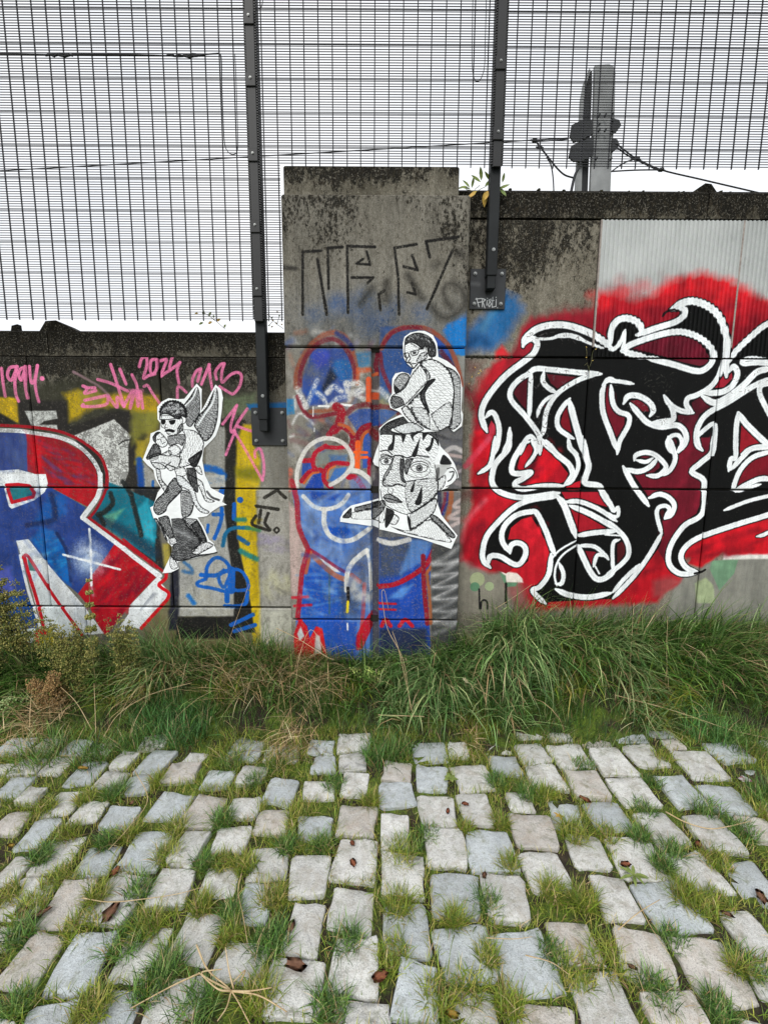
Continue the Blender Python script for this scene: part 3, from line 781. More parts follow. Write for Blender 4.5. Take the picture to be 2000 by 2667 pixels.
for p, wd in (([(774, 1000), (905, 1006)], 20), ([(774, 1046), (905, 1052)], 18), ([(795, 1180), (825, 1130), (865, 1180)], 34), ([(935, 1180), (980, 1130), (1035, 1180)], 34)):
    pl.stroke(p, wd, (186, 22, 44), 6)
pl.fill([(774, 1200), (1150, 1200), (1150, 1480), (774, 1480)], (40, 44, 60), 30, .8)
IMG_PILLAR = pl.image('pillar_paint')

# ------------------------------------------------------------------ graffiti: right wall
FO, FJ, FK, FL, FM = (1200, 0, .48222), (1180, 720, .25316), (1580, 720, .25316), (1180, 1140, .25316), (1580, 1140, .25316)
LB, DR, R1, R2 = (13, 14, 14), (80, 16, 28), (214, 24, 38), (176, 16, 32)
rw = Print(0.42, 3.1, 0.05, 3.0, 560, YW, 81)
rw.frame(*FJ)
rw.fill([(120, 560), (330, 400), (540, 190), (650, 210), (720, 370), (640, 490), (570, 640), (400, 760), (120, 760)], (20, 104, 166), 110, .92, .15)
rw.stroke([(300, 540), (400, 380), (440, 300)], 60, (110, 150, 180), 70, .6, .3)
rw.stroke([(160, 700), (260, 640), (360, 700)], 90, (12, 70, 120), 70, .7)
rw.frame(*FO)
rw.fill([(735, 1575), (830, 1590), (930, 1625), (1050, 1585), (1150, 1520), (1230, 1485), (1300, 1470), (1400, 1500), (1500, 1540), (1590, 1600), (1700, 1650), (2300, 1640), (2300, 1920), (400, 1920), (430, 1740), (560, 1690), (720, 1690)], R1, 46, .98)
rw.fill([(400, 1720), (560, 1680), (720, 1680), (720, 1900), (380, 1900)], (120, 26, 44), 80, .9, .1)
rw.fill([(1440, 1640), (1520, 1700), (1480, 1880), (1400, 1800)], (96, 18, 30), 60, .7)
rw.frame(*FJ)
rw.fill([(800, 420), (1440, 400), (1700, 300), (3300, 300), (3300, 1900), (200, 1900), (210, 1300), (300, 1100), (400, 900), (560, 830), (640, 700), (680, 560)], (150, 26, 42), 60, .98)
rw.fill([(430, 780), (500, 700), (580, 800), (560, 840), (430, 850)], (214, 30, 44), 40, .9)
rw.fill([(200, 1250), (260, 1050), (420, 900), (560, 860), (500, 1000), (330, 1200), (260, 1400)], (190, 28, 42), 90, .9, .1)
rw.fill([(130, 870), (330, 870), (240, 1000), (140, 1060)], (120, 60, 62), 90, .5, .3)
rw.stroke([(140, 1180), (200, 1260), (230, 1330)], 120, (126, 20, 36), 90, .8)
rw.stroke([(420, 1540), (340, 1680), (250, 1800)], 70, (214, 62, 84), 40, .8)
rw.fill([(215, 1600), (300, 1580), (330, 1660), (240, 1700)], (214, 26, 40), 40, .9)
rw.frame(*FL)
rw.fill([(180, -20), (3300, -20), (3300, 1200), (2760, 1180), (2380, 1250), (2100, 1700), (900, 1780), (780, 1760), (680, 1500), (500, 1380), (380, 1400), (90, 1260), (90, 1050), (170, 800), (200, 560), (180, 440)], R2, 60, .98)
rw.fill([(200, 540), (500, 560), (640, 640), (360, 880), (260, 1080), (120, 1200), (110, 1040), (190, 800)], (196, 24, 40), 60, .9)
rw.fill([(540, 1180), (760, 1180), (960, 1300), (930, 1480), (760, 1500), (700, 1380), (560, 1360)], (226, 22, 34), 60, .95)
rw.stroke([(110, 1160), (180, 960), (300, 900)], 90, (112, 16, 32), 80, .7)
rw.stroke([(60, 1220), (180, 1320), (330, 1350)], 60, (200, 80, 90), 60, .6)
rw.stroke([(130, 290), (250, 150), (370, 10)], 60, (208, 74, 96), 26, .85)
rw.stroke([(85, 1060), (150, 850), (330, 640)], 46, (232, 140, 146), 50, .6)
rw.fill([(95, 1270), (380, 1400), (500, 1380), (680, 1500), (720, 1800), (60, 1800), (60, 1300)], (138, 134, 122), 30, .7, .2)
rw.fill([(520, 1500), (780, 1500), (800, 1780), (640, 1780)], (150, 70, 70), 70, .6)
rw.dot(245, 1460, 78, (156, 164, 128))
rw.dot(220, 1535, 50, (92, 132, 102))
rw.dot(370, 1530, 48, (156, 170, 132))
rw.fill([(490, 1370), (700, 1400), (720, 1495), (550, 1490), (505, 1430)], (236, 224, 214), 20)
rw.fill([(470, 1375), (540, 1420), (545, 1490), (660, 1490), (640, 1530), (540, 1540), (500, 1450)], (100, 140, 110), 12)
rw.stroke([(265, 1560), (270, 1760)], 18, (24, 24, 26), 6)
rw.stroke([(540, 1500), (540, 1700)], 26, (34, 32, 30), 10)
rw.stroke([(280, 1760), (290, 1690), (320, 1670), (348, 1700), (350, 1760)], 20, (24, 24, 26), 6)
rw.frame(*FM)
rw.fill([(700, 1480), (960, 1330), (1190, 1250), (1330, 1240), (3000, 1240), (3000, 1900), (600, 1900)], (136, 136, 128), 40, .95, .2)
rw.fill([(1080, 1270), (1350, 1240), (1300, 1400), (1150, 1570), (1050, 1350)], (112, 148, 118), 10)
rw.fill([(900, 1500), (1010, 1440), (1090, 1520), (1100, 1700), (930, 1700)], (170, 186, 140), 20, .8)
rw.fill([(1190, 1255), (1200, 1180), (1659, 1160), (2400, 1170), (2400, 1240)], (230, 226, 220), 20)
rw.fill([(830, 1300), (900, 1150), (1000, 1050), (1300, 940), (1700, 830), (2400, 800), (2400, 1190), (1500, 1200), (1240, 1210), (1190, 1180), (960, 1340)], (206, 22, 36), 26, .98)
rw.streaks([(900, 1150), (1600, 920), (1640, 1100), (1000, 1300)], (120, 16, 30), 12, 260, -16, 50, .5)
rw.fill([(300, 1540), (600, 1180), (640, 1370), (770, 1450), (720, 1520), (500, 1640), (220, 1740)], (190, 22, 36), 40, .95)
rw.fill([(470, 1480), (640, 1420), (760, 1480), (560, 1640), (470, 1640)], (130, 90, 84), 80, .6)
rw.frame(*FL)
REDP = [(110, 560), (260, 100), (430, 0), (1600, 0), (2600, 300), (2500, 1150), (1800, 1500), (900, 1560), (560, 1330), (110, 1220)]
rw.streaks(REDP, (98, 12, 26), 60, 260, -50, 70, .45, .9)
rw.streaks(REDP, (226, 30, 46), 40, 240, -40, 60, .4, .9)
rw.frame(*FO)
rw.streaks([(740, 1600), (1300, 1490), (1650, 1650), (1650, 1850), (500, 1850)], (120, 16, 30), 40, 160, 80, 40, .4, .8)
rw.streaks([(740, 1590), (1300, 1480), (1650, 1640), (1650, 1750), (740, 1700)], (228, 40, 52), 26, 140, 80, 40, .4, .8)
# black letter body, open counters
rw.frame(0, 0, 1)
def fr(F, P): return [(F[0] + x * F[2], F[1] + y * F[2]) for x, y in P]
hull = (fr(FJ, [(700, 720), (720, 640), (800, 560), (980, 490), (1200, 500), (1400, 560), (1600, 690)]) +
        fr(FK, [(20, 600), (80, 450), (190, 410), (300, 440), (390, 530), (560, 490), (700, 430), (745, 375), (640, 340), (780, 240), (900, 220), (1050, 270), (1150, 370), (1210, 500), (1260, 700), (1265, 800), (1300, 750), (1500, 580), (1659, 450), (2000, 420), (2400, 700), (2400, 1700)]) +
        fr(FM, [(2200, 600), (1659, 805), (1000, 1005), (770, 1190), (770, 1290), (940, 1395), (780, 1420), (640, 1340), (600, 1200), (640, 1080), (560, 1000), (560, 1100), (300, 1450), (60, 1660)]) +
        fr(FL, [(1400, 1670), (1000, 1690), (900, 1720), (800, 1560), (880, 1530), (960, 1400), (990, 1190), (640, 1340), (430, 1260), (370, 1350), (280, 1250), (290, 1080), (400, 900), (560, 740), (740, 630), (500, 600), (380, 520), (360, 450), (370, 330), (260, 370), (370, 270), (420, 120), (430, 0)]) +
        fr(FJ, [(440, 1700), (480, 1600), (390, 1480), (340, 1610), (270, 1500), (270, 1400), (300, 1280), (430, 1080), (600, 950), (780, 840), (830, 720), (790, 660)]))
rw.fill(hull, LB, 2, 1)
for F, P, c in ((FJ, [(620, 1160), (690, 1080), (775, 1030), (770, 1390), (700, 1320), (610, 1190)], DR), (FJ, [(960, 1005), (1330, 1045), (1080, 1165), (1000, 1100)], (92, 22, 34)), (FJ, [(920, 1340), (1010, 1260), (965, 1350)], (120, 22, 36)),
                (FJ, [(1100, 1500), (1130, 1400), (1165, 1330), (1215, 1610), (1120, 1560)], (120, 18, 30)), (FJ, [(1570, 1150), (1620, 1100), (1670, 1200), (1700, 1500), (1740, 1700), (1660, 1560), (1580, 1400)], (70, 18, 28)),
                (FK, [(0, 1180), (40, 1110), (30, 1290), (60, 1370), (180, 1430), (180, 1520), (100, 1660), (50, 1560), (-40, 1400)], (110, 20, 36)),
                (FL, [(660, 300), (690, 180), (780, 60), (815, 110), (800, 190), (750, 290), (740, 310), (860, 240), (930, 100), (1060, 220), (1180, 370), (1150, 450), (1100, 470), (880, 470), (700, 500), (760, 420), (850, 330), (780, 345), (680, 340)], (172, 20, 36)),
                (FK, [(260, 740), (480, 640), (740, 610), (900, 650), (1010, 760), (1050, 850), (1030, 900), (950, 920), (800, 890), (600, 830)], (96, 22, 38)), (FK, [(240, 1280), (330, 1270), (420, 1340), (430, 1390), (360, 1390)], (110, 24, 36)),
                (FK, [(870, 1300), (960, 1230), (1110, 1310), (950, 1420), (900, 1560), (900, 1660), (960, 1800), (1060, 1640), (1060, 1850), (720, 1850), (830, 1700), (830, 1600), (740, 1500), (710, 1430), (890, 1410)], (74, 18, 30)),
                (FM, [(270, 370), (360, 360), (400, 390), (500, 410), (620, 360), (700, 300), (720, 180), (730, 140), (830, 0), (900, 0), (1060, 0), (1050, 160), (850, 360), (960, 450), (960, 540), (950, 690), (920, 780), (740, 900), (640, 1080), (600, 1290), (560, 1220), (520, 1160), (590, 1000), (570, 860), (700, 760), (700, 660), (600, 580), (420, 600)], (104, 20, 36)),
                (FK, [(1100, 1150), (1180, 1020), (1230, 1050), (1280, 990), (1290, 1050), (1200, 1140)], (160, 30, 48)), (FM, [(340, 200), (400, 180), (450, 200), (400, 215)], (90, 24, 36)), (FM, [(360, 370), (480, 270), (540, 250), (540, 310), (480, 360)], (96, 22, 36)),
                (FL, [(1200, 720), (1590, 940), (1290, 970)], (158, 24, 38)), (FL, [(1110, 560), (1500, 560), (1600, 720), (1300, 630), (1150, 630)], (168, 26, 42)), (FL, [(1150, 500), (1310, 440), (1320, 540), (1180, 540)], (196, 26, 44)),
                (FL, [(560, 1050), (590, 930), (700, 840), (800, 815), (890, 960), (950, 1070), (985, 1190), (960, 1260), (955, 1360), (860, 1530), (800, 1555), (760, 1500), (640, 1380), (680, 1340), (770, 1270), (770, 1150), (730, 1070), (650, 1045)], (186, 26, 40)),
                (FL, [(1355, 1165), (1470, 1180), (1420, 1310)], (130, 22, 36)), (FK, [(1380, 1510), (1580, 1730), (1360, 1850)], (150, 24, 38)), (FM, [(1330, 500), (1360, 380), (1450, 260), (1560, 170), (1750, 130), (1750, 400), (1500, 420)], (116, 18, 32)),
                (FM, [(105, 1100), (150, 1070), (190, 1110), (180, 1200), (105, 1310)], (76, 22, 26)), (FM, [(540, 770), (570, 735), (590, 770), (570, 830)], (60, 16, 20)), (FL, [(1080, 1380), (1100, 1400), (1095, 1460), (1080, 1460)], (40, 12, 14)),
                (FM, [(650, 20), (690, -10), (720, 40), (700, 110)], (70, 22, 30)), (FL, [(380, 1330), (390, 1260), (430, 1260), (620, 1345), (540, 1400)], (150, 22, 36))):
    rw.frame(*F)
    rw.fill(P, c, 5, 1)
    if len(P) > 9: rw.streaks(P, tuple(min(255, int(v * 1.35)) for v in c), 7, 130, -50, 60, .6)
rw.frame(*FL)
rw.streaks([(700, 480), (850, 340), (930, 120), (1160, 380), (1100, 460)], (216, 20, 36), 10, 160, -40, 60, .8)
rw.streaks([(750, 480), (880, 260), (760, 330)], (80, 14, 26), 8, 200, -55, 44, .7)
ST = []
def wst(F, lst): ST.extend((F, p, wd) for p, wd in lst)
wst(FJ, [([(715, 725), (740, 640), (850, 545), (1000, 503), (1180, 508), (1400, 582), (1540, 670), (1625, 745)], 60), ([(820, 645), (1000, 640), (1130, 605), (1250, 625), (1400, 690), (1540, 742)], 26), ([(1050, 615), (1200, 610), (1340, 655)], 44),
         ([(730, 700), (780, 645), (835, 650), (862, 700), (830, 785), (760, 850), (560, 1000), (420, 1150), (320, 1300), (288, 1420), (310, 1520), (345, 1600)], 56), ([(330, 1455), (385, 1400), (430, 1430), (470, 1560), (460, 1700), (425, 1830)], 50),
         ([(815, 985), (680, 1060), (590, 1170), (600, 1280), (740, 1440), (880, 1640), (890, 1830)], 50), ([(1525, 1005), (1300, 990), (1000, 960), (860, 950), (760, 990)], 50), ([(800, 990), (790, 1200), (780, 1450)], 46), ([(930, 980), (920, 1080), (980, 1150), (1060, 1200)], 46),
         ([(1490, 1000), (1300, 1060), (1100, 1180), (1000, 1300), (950, 1420), (930, 1580), (900, 1650)], 46), ([(1020, 1220), (930, 1290), (880, 1370), (862, 1450)], 36), ([(1200, 1255), (1120, 1350), (1070, 1450), (1080, 1560), (1180, 1640), (1240, 1670)], 46),
         ([(1190, 1270), (1250, 1500), (1345, 1830)], 62), ([(1560, 1110), (1530, 1200), (1540, 1400), (1620, 1620), (1680, 1790)], 50), ([(1535, 1120), (1600, 1060), (1680, 1085)], 50), ([(580, 1560), (570, 1700), (505, 1830)], 52),
         ([(690, 1830), (740, 1690), (800, 1650), (850, 1720), (862, 1820)], 46), ([(900, 1670), (980, 1760), (1070, 1830)], 50), ([(1190, 1690), (1200, 1770), (1280, 1830)], 46)])
wst(FK, [([(30, 700), (40, 560), (100, 460), (200, 432), (310, 475), (350, 560), (315, 612)], 60), ([(0, 700), (55, 752), (130, 685), (180, 555)], 40), ([(180, 555), (175, 680), (140, 765)], 30), ([(300, 605), (500, 535), (700, 470), (790, 395), (770, 325), (650, 345)], 55),
         ([(650, 345), (780, 272), (900, 260), (1050, 320), (1150, 420), (1205, 560), (1230, 700), (1220, 900), (1226, 1035)], 64), ([(140, 770), (250, 700), (500, 612), (700, 572), (850, 592), (1000, 670), (1085, 780), (1080, 880), (1000, 960), (900, 972), (700, 912), (400, 832)], 56), ([(410, 835), (250, 800), (140, 768)], 56),
         ([(1240, 900), (1300, 795), (1450, 645), (1659, 485), (1960, 440), (2260, 640)], 55), ([(1700, 880), (1500, 845), (1400, 862), (1400, 900), (1550, 892), (1700, 905)], 42), ([(1180, 900), (1150, 1020), (1060, 1140), (920, 1222), (830, 1255), (820, 1330), (885, 1405)], 50),
         ([(1250, 985), (1300, 930), (1340, 1000), (1290, 1120), (1180, 1190), (1000, 1205)], 55), ([(975, 1230), (1100, 1300), (1220, 1255), (1400, 1122), (1540, 985), (1700, 945)], 60), ([(1700, 1045), (1500, 1132), (1250, 1290), (1050, 1400), (960, 1500), (920, 1620), (940, 1740), (980, 1790)], 54),
         ([(930, 1655), (1000, 1580), (1110, 1530), (1092, 1840)], 44), ([(585, 1225), (650, 1320), (760, 1382), (890, 1405)], 50), ([(600, 1250), (670, 1360), (680, 1470), (600, 1490), (450, 1512)], 52), ([(240, 1310), (350, 1440), (430, 1512), (560, 1550), (720, 1532), (800, 1600), (810, 1700), (735, 1810)], 54),
         ([(170, 1310), (220, 1232), (330, 1232), (440, 1300), (475, 1380), (440, 1440)], 54), ([(40, 1120), (60, 1300), (120, 1390), (220, 1432), (220, 1530), (130, 1700), (105, 1830)], 48), ([(275, 1106), (120, 1080), (0, 1075)], 38),
         ([(720, 1810), (770, 1720), (740, 1640), (670, 1640), (620, 1700), (640, 1780), (700, 1830)], 40), ([(1345, 1400), (1325, 1600), (1320, 1840)], 50), ([(1350, 1400), (1440, 1530), (1700, 1780)], 58), ([(1380, 1830), (1500, 1765), (1700, 1740)], 46), ([(1700, 1105), (1590, 1120), (1572, 1220), (1700, 1480)], 50)])
wst(FK, [([(2260, 640), (2330, 1000), (2320, 1500), (2200, 1900)], 55), ([(1800, 700), (2000, 640), (2120, 800), (2000, 960), (1850, 900)], 50), ([(1900, 1200), (2100, 1250), (2150, 1600), (1950, 1750)], 54)])
wst(FL, [([(430, -10), (410, 150), (370, 290), (255, 372)], 44), ([(580, -10), (560, 120), (440, 260), (400, 380), (405, 480), (480, 560), (650, 612), (800, 612), (1000, 582), (1090, 570)], 55), ([(780, 42), (720, 65), (620, 230), (602, 350), (680, 372), (795, 358), (720, 420), (640, 462), (642, 502), (720, 530), (900, 502), (1130, 500)], 54),
         ([(800, 30), (850, 120), (820, 200), (740, 302)], 38), ([(860, 110), (905, 30)], 40), ([(950, 30), (1060, 170), (1190, 280), (1222, 390), (1140, 492)], 55), ([(1180, 0), (1200, 100), (1270, 200), (1282, 310), (1220, 440), (1140, 492)], 42), ([(1330, -10), (1370, 200), (1392, 300), (1362, 400), (1362, 470), (1500, 500), (1550, 600), (1650, 735)], 58),
         ([(1060, 600), (1130, 680), (1200, 860), (1262, 1030)], 64), ([(1080, 600), (800, 642), (620, 722), (450, 880), (340, 1020), (300, 1180), (312, 1270), (380, 1340)], 54), ([(360, 1300), (380, 1222), (480, 1222), (620, 1302), (690, 1292), (742, 1200), (730, 1120), (660, 1082), (592, 1110), (582, 1190)], 54),
         ([(580, 1185), (500, 1060), (520, 920), (640, 802), (800, 762), (862, 785), (950, 960), (1000, 1100), (1045, 1210)], 54), ([(1150, 662), (1300, 660), (1500, 740), (1680, 862)], 46), ([(1195, 700), (1400, 782), (1680, 940)], 54), ([(1270, 1010), (1450, 980), (1680, 962)], 52),
         ([(1270, 1055), (1100, 1152), (1000, 1255)], 20), ([(1275, 1100), (1130, 1200), (1062, 1300), (1040, 1420), (1062, 1525)], 22), ([(1005, 1195), (980, 1400), (890, 1532), (815, 1570), (880, 1650), (950, 1710)], 52), ([(1085, 1290), (1130, 1400), (1112, 1500), (1050, 1502)], 44), ([(1050, 1560), (1200, 1622), (1400, 1642), (1620, 1600)], 58),
         ([(1290, 1110), (1320, 1200), (1420, 1400), (1500, 1462), (1600, 1422), (1680, 1330)], 58), ([(1290, 1112), (1450, 1122), (1560, 1212), (1595, 1255)], 42), ([(1440, 1330), (1480, 1212), (1560, 1222)], 40), ([(1450, 1310), (1500, 1400)], 40)])
wst(FM, [([(-20, 850), (100, 942), (200, 1062), (222, 1200), (150, 1300), (-20, 1430)], 50), ([(-20, 1000), (155, 1010)], 40), ([(60, 1380), (60, 1100), (130, 1050)], 40), ([(-20, 560), (60, 750), (110, 720), (112, 800), (60, 812), (-20, 765)], 38), ([(165, 295), (280, 500), (430, 705)], 54), ([(200, 322), (320, 350), (440, 302), (520, 210)], 50),
         ([(280, 235), (300, 180), (400, 152), (500, 182), (592, 270), (600, 322), (520, 392), (410, 390)], 48), ([(300, 232), (400, 250), (470, 212)], 38), ([(630, -10), (682, 120), (700, 230), (640, 342), (540, 392)], 48), ([(800, -10), (738, 118)], 28), ([(430, 622), (540, 582), (640, 622), (692, 700), (660, 792), (595, 835)], 50),
         ([(590, 830), (642, 742), (600, 702), (530, 722), (512, 800), (562, 990)], 42), ([(562, 985), (440, 1200), (280, 1422), (60, 1655)], 48), ([(60, 1592), (180, 1452), (335, 1305)], 44), ([(1090, -10), (1080, 150), (960, 262), (872, 350), (980, 422), (1000, 502), (980, 780), (800, 902), (680, 1062), (632, 1200), (650, 1322), (760, 1402), (940, 1390)], 54),
         ([(940, 1390), (820, 1342), (760, 1242), (802, 1130), (960, 1022), (1300, 902), (1659, 792), (2100, 640)], 54), ([(900, -10), (930, 80), (985, 135)], 48), ([(1320, -10), (1320, 200), (1272, 222), (1248, 345)], 48), ([(1270, 332), (1400, 192), (1500, 112), (1700, 100)], 50), ([(1700, 138), (1500, 202), (1370, 332), (1302, 500), (1312, 552)], 48), ([(1320, 542), (1500, 452), (1600, 422), (1700, 432)], 52),
         ([(1200, 748), (1450, 652), (1700, 590)], 38), ([(1320, 560), (1500, 502), (1580, 480)], 34), ([(1700, 950), (1600, 1002), (1535, 1016)], 40)])
for F, p, wd in ST:
    rw.frame(*F)
    rw.stroke(p, wd * 1.08 + 22, (14, 12, 13), 5, taper=.55)
for F, p, wd in ST:
    rw.frame(*F)
    rw.stroke(p, wd * 1.08 + 2, (196, 208, 214), 9, .9, taper=.4)
for F, p, wd in ST:
    rw.frame(*F)
    rw.stroke(p, wd * 1.08 - 5, (244, 247, 248), 5, 1, .06 if F in (FJ, FK) else .0, var=.02, taper=.4)
for i, (F, p, wd) in enumerate(ST):          # felt-pen streaks in the white
    rw.frame(*F)
    if wd > 40:
        for o in (-.22, .12):
            rw.stroke([(x + o * wd, y + o * wd * .7) for x, y in p], 3.5, (196, 206, 214), 4, .5)
rw.frame(*FJ)
for P in ([(900, 480), (1400, 540), (1500, 700), (1100, 680), (760, 760), (720, 640)], [(700, 950), (1500, 960), (1500, 1040), (1060, 1220), (700, 1120)], [(820, 1380), (1000, 1300), (960, 1800), (840, 1700)]):
    rw.streaks(P, (96, 92, 92), 40, 26, 40, 7, .8, 1.5)
rw.frame(*FK)
rw.streaks([(330, 960), (700, 980), (640, 1200), (420, 1200)], (96, 94, 84), 30, 24, 30, 8, .5, 1.5)
rw.streaks([(50, 1100), (500, 1250), (900, 1400), (700, 1540), (300, 1480)], (120, 116, 116), 44, 24, 40, 6, .7, 1.5)
rw.streaks([(1300, 950), (1659, 900), (1659, 1300), (1200, 1200)], (120, 116, 116), 30, 24, 40, 6, .7, 1.5)
rw.stroke([(570, 410), (600, 370), (680, 345), (745, 365)], 20, (24, 20, 22), 6)
rw.frame(*FM)
rw.stroke([(900, 1400), (960, 1385), (1005, 1360)], 22, (20, 18, 18), 5)
IMG_RIGHT = rw.image('right_wall_paint')

# ------------------------------------------------------------------ pasted paper prints
FE = (360, 980, .24413)
INK = (16, 16, 18)
PAPER1 = [(630, 80), (685, 140), (680, 370), (720, 300), (780, 180), (830, 90), (890, 140), (910, 230), (880, 500), (830, 640), (705, 770), (690, 900), (720, 1060), (780, 1190), (925, 1268), (900, 1340), (950, 1370), (880, 1385), (780, 1450), (740, 1490), (640, 1505), (700, 1600), (760, 1740), (810, 1780), (850, 1880), (640, 1930), (430, 1980), (440, 2050), (360, 2090), (265, 2100), (340, 1940), (380, 1830), (300, 1750), (230, 1600), (170, 1510), (135, 1400), (170, 1380), (215, 1240), (250, 1190), (190, 1090), (170, 1000), (110, 950), (55, 890), (70, 850), (130, 700), (140, 610), (240, 570), (245, 500), (215, 460), (210, 330), (260, 270), (330, 235), (440, 245), (500, 240)]
p1 = Print(*[f(v) for f, v in ((float, W(365, 1250, YW)[0] - .03), (float, W(610, 1250, YW)[0] + .04), (float, W(480, 1510, YW)[1]), (float, W(480, 985, YW)[1]))], 1300, YW, 5)
p1.frame(*FE)
p1.fill([(-90, -90), (1150, -90), (1150, 2300), (-90, 2300)], (244, 247, 248), 2, 1, var=.02)
Hh = p1.hatch
Hh([(490, 310), (560, 220), (630, 120), (660, 200), (660, 400), (600, 500), (560, 540), (520, 510), (510, 400)], .62, 60, 13, 5)
Hh([(600, 530), (640, 430), (740, 320), (830, 130), (860, 230), (850, 450), (800, 620), (720, 695), (660, 620)], .58, 20, 13, 6)
p1.stroke([(505, 320), (590, 230), (630, 130)], 16, (225, 228, 230), 4)
p1.stroke([(640, 520), (720, 400), (800, 280), (830, 140)], 22, (226, 230, 232), 4)
for t in np.linspace(0, 1, 16):
    x, y = 640 + 180 * t, 500 - 330 * t
    p1.stroke([(x - 10, y - 14), (x + 14, y + 8)], 3, INK, 2)
Hh([(470, 570), (600, 580), (680, 650), (705, 740), (640, 900), (520, 960), (440, 960), (470, 860), (440, 860), (500, 720), (510, 640)], .2, 100, 15, 6)
Hh([(560, 870), (690, 790), (640, 940), (600, 970), (540, 900)], .85, 60, 9)
Hh([(320, 640), (460, 620), (510, 640), (480, 740), (430, 720), (340, 740)], .55, 30, 11)
Hh([(255, 420), (250, 480), (255, 540), (290, 560), (310, 600), (340, 630), (420, 620), (460, 560), (480, 500), (470, 440), (380, 420)], .12, 70, 18)
Hh([(235, 460), (240, 380), (290, 290), (360, 265), (450, 290), (510, 360), (525, 430), (500, 440), (470, 430), (450, 460), (400, 450), (330, 410), (260, 410)], .92, 40, 9)
for k in range(60):
    x, y = 250 + 245 * p1.rng.random(), 285 + 130 * p1.rng.random()
    if pin([(240, 400), (290, 295), (360, 270), (450, 295), (505, 365), (510, 425), (330, 405), (260, 405)], (x, y)):
        p1.stroke([(x - 8, y + 6), (x, y - 7), (x + 10, y - 6), (x + 14, y + 6)], 4, (214, 216, 218), 3, .95)
for a in np.linspace(3.3, 6.5, 17):          # curls along the outline
    x, y = 378 + 140 * math.cos(a), 400 + 134 * math.sin(a)
    p1.dot(x, y, 13, INK)
p1.fill([(248, 470), (296, 468), (292, 508), (262, 514)], INK, 3, smooth=True)
p1.fill([(330, 474), (402, 466), (392, 508), (352, 516)], INK, 3, smooth=True)
p1.stroke([(238, 462), (330, 462), (470, 440)], 9, INK, 2)
p1.stroke([(305, 510), (290, 545), (320, 552)], 6, INK, 2)
p1.fill([(288, 596), (300, 572), (340, 562), (398, 580), (380, 602), (335, 592)], INK, 3, smooth=True)
p1.stroke([(310, 612), (350, 615)], 5, INK, 2)
p1.stroke([(490, 432), (516, 452), (510, 492), (480, 512)], 7, INK, 2)
Hh([(420, 560), (470, 500), (490, 560), (430, 620)], .5, 20, 9, outline=0)
Hh([(90, 870), (140, 770), (180, 720), (230, 750), (250, 830), (180, 860), (110, 890)], .7, 110, 10)
Hh([(120, 850), (220, 820), (330, 850), (450, 860), (440, 960), (380, 970), (250, 920), (150, 920)], .16, 95, 16)
for k in range(4): p1.stroke([(120 + 6 * k, 850 + 18 * k), (180, 850 + 14 * k), (220, 850 + 10 * k)], 5, INK, 2)
Hh([(160, 650), (200, 600), (250, 605), (320, 690), (310, 740), (260, 760), (210, 730), (170, 690)], .1, 60, 18)
Hh([(160, 650), (200, 600), (240, 600), (200, 640), (195, 700), (170, 690)], .75, 60, 9)
for q in ([(205, 680), (232, 672)], [(252, 655), (275, 645)], [(245, 670), (255, 702)], [(262, 722), (292, 705)]): p1.stroke(q, 7, INK, 2)
Hh([(330, 760), (400, 730), (460, 780), (430, 840), (340, 830)], .1, 20, 16)
Hh([(240, 840), (340, 790), (360, 840), (300, 850)], .12, 20, 16)
Hh([(140, 920), (250, 930), (300, 970), (280, 990), (190, 980)], .3, 90, 12)
Hh([(290, 960), (360, 910), (340, 945), (405, 972), (350, 1010)], .15, 30, 14)
Hh([(390, 990), (490, 970), (520, 1040), (480, 1070), (420, 1060)], .1, 10, 16)
Hh([(195, 990), (240, 1000), (260, 1100), (330, 1190), (310, 1240), (280, 1220), (220, 1110)], .4, 0, 12)
Hh([(330, 1150), (400, 1080), (440, 1160), (470, 1220), (330, 1370), (300, 1440), (220, 1480), (170, 1420), (200, 1320), (280, 1240)], .62, 150, 11, 5)
Hh([(460, 1210), (540, 1230), (600, 1330), (570, 1470), (480, 1500), (460, 1340)], .55, 10, 11, 5)
Hh([(520, 920), (600, 960), (660, 960), (690, 1050), (640, 1030), (600, 980)], .14, 60, 15)
Hh([(520, 980), (610, 990), (640, 1150), (640, 1240), (590, 1200), (540, 1100)], .75, 60, 9)
Hh([(520, 1030), (620, 1080), (690, 1130), (720, 1230), (740, 1290), (820, 1330), (780, 1345), (715, 1320), (640, 1160), (540, 1110)], .16, 30, 15)
p1.fill([(410, 1060), (480, 1070), (560, 1150), (610, 1220), (640, 1330), (690, 1400), (760, 1440), (740, 1465), (660, 1440), (590, 1340), (550, 1230), (440, 1160)], (234, 238, 240), 2)
Hh([(410, 1060), (480, 1070), (560, 1150), (610, 1220), (640, 1330), (690, 1400), (760, 1440), (740, 1465), (660, 1440), (590, 1340), (550, 1230), (440, 1160)], .12, 20, 16)
Hh([(360, 1520), (470, 1520), (540, 1600), (680, 1770), (580, 1860), (640, 1900), (845, 1870), (800, 1790), (850, 1880), (640, 1925), (430, 1970), (350, 1900), (380, 1800), (420, 1780), (380, 1700)], .74, 170, 10)
p1.stroke([(400, 1640), (500, 1680), (560, 1720)], 40, (214, 218, 220), 50, .6, .4)
Hh([(220, 1510), (320, 1490), (360, 1600), (380, 1710), (330, 1720), (260, 1610)], .66, 60, 10)
p1.fill([(330, 1730), (400, 1720), (420, 1780), (350, 1790)], (230, 232, 234), 2)
Hh([(330, 1730), (400, 1720), (420, 1780), (350, 1790)], .3, 30, 12)
p1.fill([(470, 1510), (600, 1520), (640, 1540), (700, 1650), (740, 1760), (690, 1770), (620, 1690), (540, 1590)], (228, 230, 232), 2)
